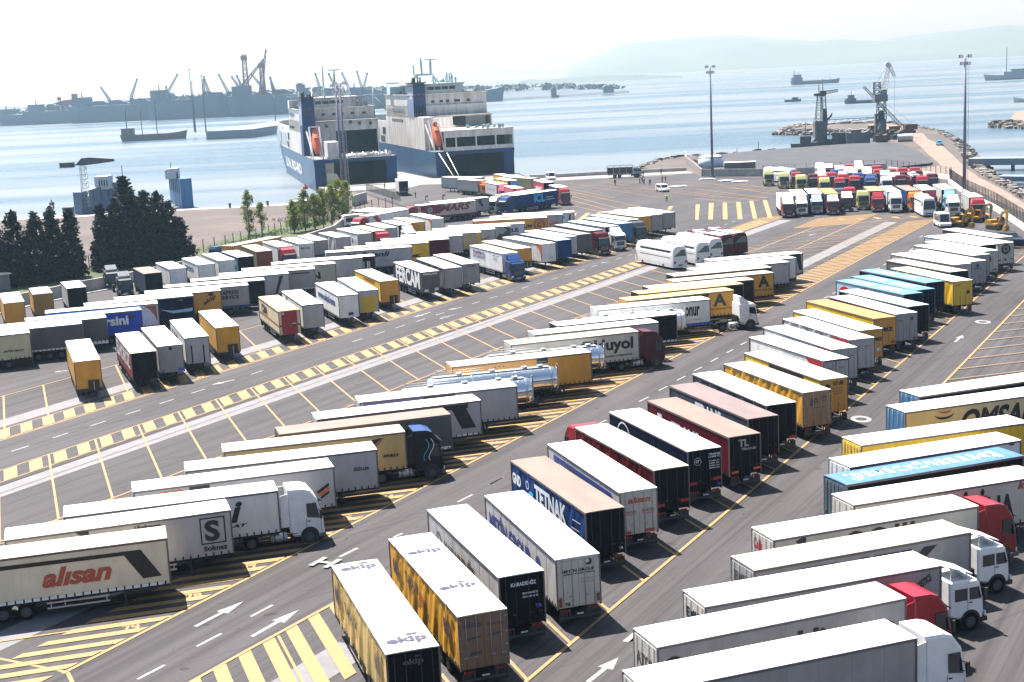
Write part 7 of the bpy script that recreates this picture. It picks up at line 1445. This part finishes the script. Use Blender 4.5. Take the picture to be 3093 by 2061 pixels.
wj=M_('jib_white',(.7,.7,.72),.5,dirt=.2); mb=MB(); lattice(mb,(.3,0,18),(2.4,-1,28.6),2.6,1.0,9,.2); lattice(mb,(2.4,-1,28.8),(4.4,-2,24.2),1.3,.7,5,.16); mb.cyl((2.1,-1.4,28.8),(2.1,-.6,28.8),.9,n=10); obj('jib',mb.mesh('jib',wj),root)
mb=MB(); mb.cyl((4.4,-2,24.2),(4.4,-2,8),.05,n=4); mb.cyl((-1.6,0,22.4),(2.1,-1,28.6),.05,n=4); obj('hoist_rope',mb.mesh('hoist_rope',dk),root)
root=thing('floating_crane','dark floating crane with twin lattice legs and horizontal arm','floating crane',(119.5,547,-2)); 
mb=MB(); mb.prism([(-2.4,0),(2.6,0),(2.2,3),(2.4,8.6),(2.9,9),(-2.3,9),(-2.2,4)],-1.8,1.8); mb.cyl((-1.4,-1.9,1.4),(-1.4,1.9,1.4),1.5,n=14); obj('column',mb.mesh('column',M_('crane_grey_brown',(.12,.12,.13),.8)),root)
mb=MB(); lattice(mb,(-.6,0,9),(-.2,0,18.6),2.2,1.3,5,.2); lattice(mb,(1.9,0,9),(1.5,0,18),1.4,1.2,5,.16); mb.cyl((1.9,0,9),(1.9,0,13.5),.9,.7,n=8); mb.prism([(2.6,9.5),(4.6,12),(4.5,10.8),(3.2,9.2)],-.4,.4); obj('tower_frame',mb.mesh('tower_frame',dk),root)
mb=MB(); mb.box(-2.1,0.6,-.7,.7,18.3,19.3); mb.box(.2,2.2,-.8,.8,18.2,20.2); lattice(mb,(1.5,0,19.4),(6.6,0,20),1.2,.8,5,.2); mb.cyl((-.2,0,18),(-.4,0,23.6),.16,n=5); mb.cyl((1.2,0,18),(1.1,0,24.6),.16,n=5); obj('jib',mb.mesh('jib',dk),root)
mb=MB(); mb.bar((2.6,0,7.6),(20,-5,9.4),.25); mb.bar((2.6,0,9.3),(20,-5,9.6),.25); 
for k in range(8): mb.bar((2.6+k*2.2,-k*.63,7.7+.2*k),(3.7+k*2.2,-k*.63-.3,9.4),.14)
o=obj('truss_gangway',mb.mesh('truss_gangway',dk),None,(119.5,547,-2)); tag(o,'thin truss gangway linking the two floating cranes','gangway')
boat('barge','dark low barge carrying wreckage between the floating cranes',128.5,543,-14,15,6,2.2,dk,[(-.7,.1,.8,2,4.6),(.2,.7,.6,2,4)],[],'barge')
boat('barge','grey steel hull with pointed bow lying between the cranes',131.5,537.5,-8,9,5,4.6,M_('hull_grey',(.09,.1,.12),.7,dirt=.2),[(-.6,.2,.6,4.4,5.6)],[],'barge')
boat('tug_boat','small dark tug with open wheelhouse left of the cranes',111.5,537.5,-10,10,4,1.6,dk,[(-.3,.5,.7,1.5,4.2)],[(.1,4,9.5,.15)],'tug')
root=thing('crawler_crane','crawler crane with long lattice boom on the breakwater','crane',(157.5,565,0)); mb=MB(); mb.box(-2.6,2.6,-2,-1.2,0,1); mb.box(-2.6,2.6,1.2,2,0,1); mb.box(-2,2,-1.5,1.5,1,1.3); obj('track',mb.mesh('track',m_blk),root)
mb=MB(); mb.box(-1.4,3.4,-1.6,1.6,1.3,3.4); obj('machine_house',mb.mesh('machine_house',m_rust),root); mb=MB(); lattice(mb,(-1.4,0,1.6),(-17.5,-2,18.5),1.2,.7,16,.13); mb.cyl((2,0,3.4),(-17.5,-2,18.5),.04,n=4); obj('boom',mb.mesh('boom',dk),root)
# wrecked boats and scrap on the shore near the track
rg=random.Random(21)
for i,(x,y) in enumerate([(145,560),(148,566),(142.5,553),(149,552),(146,544),(140.5,536),(143.5,527),(137.5,529)]):
    boat('wrecked_boat',f'dark scrap boat hull on the shore, {ORD[i]} from the far end',x,y,rg.uniform(-40,40),rg.uniform(5,8),2.6,1.6,m_rust if i%2 else dk,[(-.4,.1,.6,1.4,2.4)],[],'boat',group='scrap boats on the right shore',z=0)
mb=MB(); mb.cyl((-2.6,0,1.3),(2.6,0,1.3),1.3,n=18,cap=False); mb.cyl((-2.6,0,1.3),(2.6,0,1.3),1.15,n=18,cap=False); mb.cyl((-2.5,0,1.3),(2.5,0,1.3),1.2,n=18,mi=1); o=obj('steel_drum',mb.mesh('steel_drum',[M_('drum_pale',(.45,.43,.42),.6),m_blk]),None,(141.5,511,0),R_(-10)); tag(o,'large pale cylinder lying beside the dirt track','cylinder')
boat('barge','long dark barge moored beyond the mast',71,485.5,-3,13,3.6,2.2,dk,None,[],'barge'); boat('tug_boat','small black workboat at the stern of the long barge',78.3,486,0,3.5,2.4,1.6,dk,[(-.2,.4,.5,1.4,2.6)],[(.0,2,4,.1)],'boat'); boat('tug_boat','small black boat by the gravel lot shore',86.5,493.5,12,7,3,1.6,dk,[(-.2,.3,.6,1.4,3.0)],[(.1,3,5.6,.1)],'boat')
boat('rowing_boat','small white boat by the rocky point',47.5,453.5,40,5,2,.9,m_faw,[(-.2,.3,.6,.8,1.6)],[],'boat')
for (x,y,w_,l) in ((146.5,572,4.6,'rusty dark tank box among the scrap boats'),(150.5,558,3.4,'dark steel frame box beside the crawler crane')):
    mb=MB(); mb.box(-w_/2,w_/2,-1.2,1.2,0,3); mb.box(-w_/2-.3,w_/2+.3,-1.4,1.4,3,3.25); o=obj('steel_box',mb.mesh('steel_box',m_rust),None,(x,y,0),R_(15)); tag(o,l,'steel box')
# ------------------------------------------------------------ ships at anchor
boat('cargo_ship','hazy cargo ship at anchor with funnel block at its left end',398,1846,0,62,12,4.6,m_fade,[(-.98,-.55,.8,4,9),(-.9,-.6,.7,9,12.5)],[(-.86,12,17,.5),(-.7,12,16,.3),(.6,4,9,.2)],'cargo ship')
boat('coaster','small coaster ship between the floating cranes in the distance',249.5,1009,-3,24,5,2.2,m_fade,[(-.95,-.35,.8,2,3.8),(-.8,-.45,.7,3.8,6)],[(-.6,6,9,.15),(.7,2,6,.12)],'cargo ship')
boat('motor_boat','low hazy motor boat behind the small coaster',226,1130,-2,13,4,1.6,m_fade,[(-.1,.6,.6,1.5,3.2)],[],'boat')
boat('yacht','hazy white ship with tall mast at the right edge',548,1536,178,80,12,5,M_('yacht_grey',(.25,.3,.36),.6),[(-.6,.5,.7,5,8.5),(-.2,.3,.6,8.5,11)],[(.4,5,34,.4),(-.15,11,17,1.8)],'ship')
boat('ferry_boat','small speedboat cut by the right picture edge',320,882,175,20,6,2.4,m_faw,[(-.7,.3,.7,2.3,5.4)],[],'boat')
# ------------------------------------------------------------ far left breakwater pier with barge and poles
deck('breakwater','far concrete breakwater quay with pale top behind the left ship',(-187,925),(-152,1240),-30,3.4,5.4)
boat('barge','rusty barge with derricks moored at the far breakwater',-231,972,2,44,9,4.2,M_('hull_rust_blue',(.16,.11,.13),.7,dirt=.2),[(-.95,-.6,.7,4,8.5)],[(-.8,8,22,.35),(-.35,4,24,.3),(.1,4,30,.3)],'barge')
for i,(x,y,h) in enumerate([(-212,1010,43),(-206,985,34),(-197,975,38),(-171,1110,22),(-160,1170,26)]):
    mb=MB(); mb.cyl((0,0,0),(0,0,h),.5,.25,n=6); mb.box(-1,1,-.2,.2,h-1,h-.6); o=obj('light_pole',mb.mesh('light_pole',m_fade),None,(x,y,1)); tag(o,f'thin far pole on the breakwater, {ORD[i]} from left','pole','poles on the far breakwater')
# ------------------------------------------------------------ far shipyard shore
mb=MB(); rg=random.Random(77)
FS=[(-640,1760,16),(-590,1735,20),(-540,1700,24),(-500,1700,22),(-430,1640,26),(-370,1620,30),(-300,1590,30),(-240,1600,30),(-170,1640,26),(-100,1690,22),(-30,1740,18),(60,1790,14),(120,1830,8),(165,1860,3)]
n=len(FS); vs=[]
for x,y,h in FS: vs+=[(x,y,-2),(x,y+6,.5),(x,y+90,.8+h*.25),(x,y+260,h*.62),(x,y+500,h*.5)]
mb.add(vs,[(i*5+j,(i+1)*5+j,(i+1)*5+j+1,i*5+j+1) for i in range(n-1) for j in range(4)]); mb.add([(-1600,2300,-2),(-600,1765,-2),(-600,2100,14),(-1600,2600,40)],[(0,1,2,3)]); struct('far_shore',mb,M_('far_land_haze_tint',(.10,.13,.17),.95,dirt=.3,scale=.01))  # blue-grey of the far land is haze put into its colour
m_hz=M_('shipyard_haze_tint',(.10,.13,.18),.8,dirt=.1)  # steel tinted blue-grey so the colour itself carries some haze
def far_tree_line():
    mb=MB()
    for i in range(330):
        k=rg.randrange(n-1); t=rg.random(); a=FS[k];b=FS[k+1]; x=a[0]+(b[0]-a[0])*t; y=a[1]+(b[1]-a[1])*t+rg.uniform(110,330); h=(a[2]+(b[2]-a[2])*t)
        leafs(mb,(x,y,h*.62+1),(9,9,3.4),16,3.,rg)
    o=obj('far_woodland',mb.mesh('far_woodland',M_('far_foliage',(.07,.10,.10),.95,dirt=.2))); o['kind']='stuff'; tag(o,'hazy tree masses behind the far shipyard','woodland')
far_tree_line()
# hulls under construction and sheds
HL=[(-560,1712,60,20),(-506,1690,90,24),(-425,1640,120,30),(-330,1600,110,34),(-235,1592,120,34),(-130,1650,90,26),(-45,1722,110,22)]
for i,(x,y,L,H) in enumerate(HL):
    boat('docked_ship',f'hazy blue hull at the far shipyard, {ORD[i]} from left',x,y,[-28,-20,-12,-4,6,18,22][i],L,20,H*.62,M_('far_hull_haze_tint',(.09,.125,.19),.8,dirt=.1),[(-.9,-.6,.7,H*.6,H*.95),(.3,.5,.6,H*.6,H*.8)],[(-.75,H*.9,H*1.15,.6)],'ship',group='ships at the far shipyard')  # hull colour shifted to blue-grey as painted-in haze
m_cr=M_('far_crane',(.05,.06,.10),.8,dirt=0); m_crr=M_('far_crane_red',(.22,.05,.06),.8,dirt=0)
def far_crane(px0,py0,pxt,pyt,Y,i,red=False):
    # base and tip given in photo pixels at authoring time, baked to metres
    pass
for i,(x,y,h0,tx,tz,red) in enumerate(FARCR):
    root=thing('shipyard_crane',f"{'red ' if red else ''}hazy shipyard crane, {ORD[i]} from left on the far shore",'crane',(x,y,0),0,'cranes of the far shipyard'); m=m_crr if red else m_cr
    mb=MB()
    if red:
        mb.cyl((0,0,0),(0,0,h0),3.4,2.6,n=10); mb.box(-7,7,-5,5,h0,h0+9); 
    else: mb.box(-2.,2.,-2,2,0,h0)
    obj('crane_base',mb.mesh('crane_base',m),root); mb=MB()
    if red: lattice(mb,(2,0,h0+9),(2,0,h0+42),5,3.4,5,1.0); mb.box(-1.5,5,-2,2,h0+36,h0+41)
    b0=h0+(9 if red else 0); lattice(mb,(-1,0,b0),(tx,0,tz),4.0 if red else 2.6,1.0,9,.7 if red else .5); mb.cyl((tx,0,tz-1),(tx,0,tz+1.4),1.2,n=6)
    obj('jib',mb.mesh('jib',m),root)
root=thing('gantry_crane','wide hazy gantry crane on the far left shore','gantry crane',(GAN[0],GAN[1],0)); mb=MB(); L=GAN[2]; H=GAN[3]
for x in(-L*.29,L*.22): lattice(mb,(x,-3,2),(x,-3,H-5),9,6,4,.9); 
obj('gantry_leg',mb.mesh('gantry_leg',m_cr),root); mb=MB(); mb.prism([(-L/2,H-4),(-L/2+14,H-7),(L/2-8,H-4),(L/2,H-1),(L/2,H+1),(-L/2+10,H-1)],-6,0); mb.box(L*.14,L*.3,-6,0,H+1,H+6); mb.box(-L*.34,-L*.26,-6,0,H-1,H+3); obj('gantry_beam',mb.mesh('gantry_beam',m_crr),root)
for i,(x,y,wd,h) in enumerate(BLD):
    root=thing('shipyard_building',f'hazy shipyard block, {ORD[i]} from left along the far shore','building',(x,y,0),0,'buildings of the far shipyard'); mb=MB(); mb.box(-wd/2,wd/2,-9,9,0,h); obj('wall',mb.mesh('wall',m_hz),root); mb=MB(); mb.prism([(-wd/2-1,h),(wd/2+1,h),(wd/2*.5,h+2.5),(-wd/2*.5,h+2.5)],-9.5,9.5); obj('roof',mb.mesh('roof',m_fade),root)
# low island and hills
def ridge(name,pts,depth,m,kind='structure'):
    mb=MB(); n=len(pts); vs=[]
    for x,y,h in pts: vs+=[(x,y,-2),(x*(1+.3*depth/y),y+depth*.3,h*.75),(x*(1+.5*depth/y),y+depth*.5,h),(x*(1+depth/y),y+depth,-2)]
    mb.add(vs,[(i*4+j,(i+1)*4+j,(i+1)*4+j+1,i*4+j+1) for i in range(n-1) for j in range(3)],0,True); struct(name,mb,m)
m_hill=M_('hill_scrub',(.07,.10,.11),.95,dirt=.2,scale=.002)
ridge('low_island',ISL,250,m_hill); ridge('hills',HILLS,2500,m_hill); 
# ------------------------------------------------------------ haze
if HAZE>0:
    mb=MB(); mb.box(-6500,6500,-150,10800,-4,420); h=obj('haze',mb.mesh('haze',None)); h.data.materials.clear()
    m=bpy.data.materials.new('haze_air'); t=nodes(m); t.nodes.remove(t.nodes['Principled BSDF']); v=t.nodes.new('ShaderNodeVolumePrincipled'); v.inputs['Color'].default_value=(.5,.78,1,1); v.inputs['Absorption Color'].default_value=(1,1,1,1); v.inputs['Density'].default_value=HAZE; v.inputs['Anisotropy'].default_value=.6
    t.links.new(v.outputs[0],t.nodes['Material Output'].inputs['Volume']); h.data.materials.append(m); h['kind']='stuff'; h['label']='pale blue sea haze filling the air'; h['category']='haze'
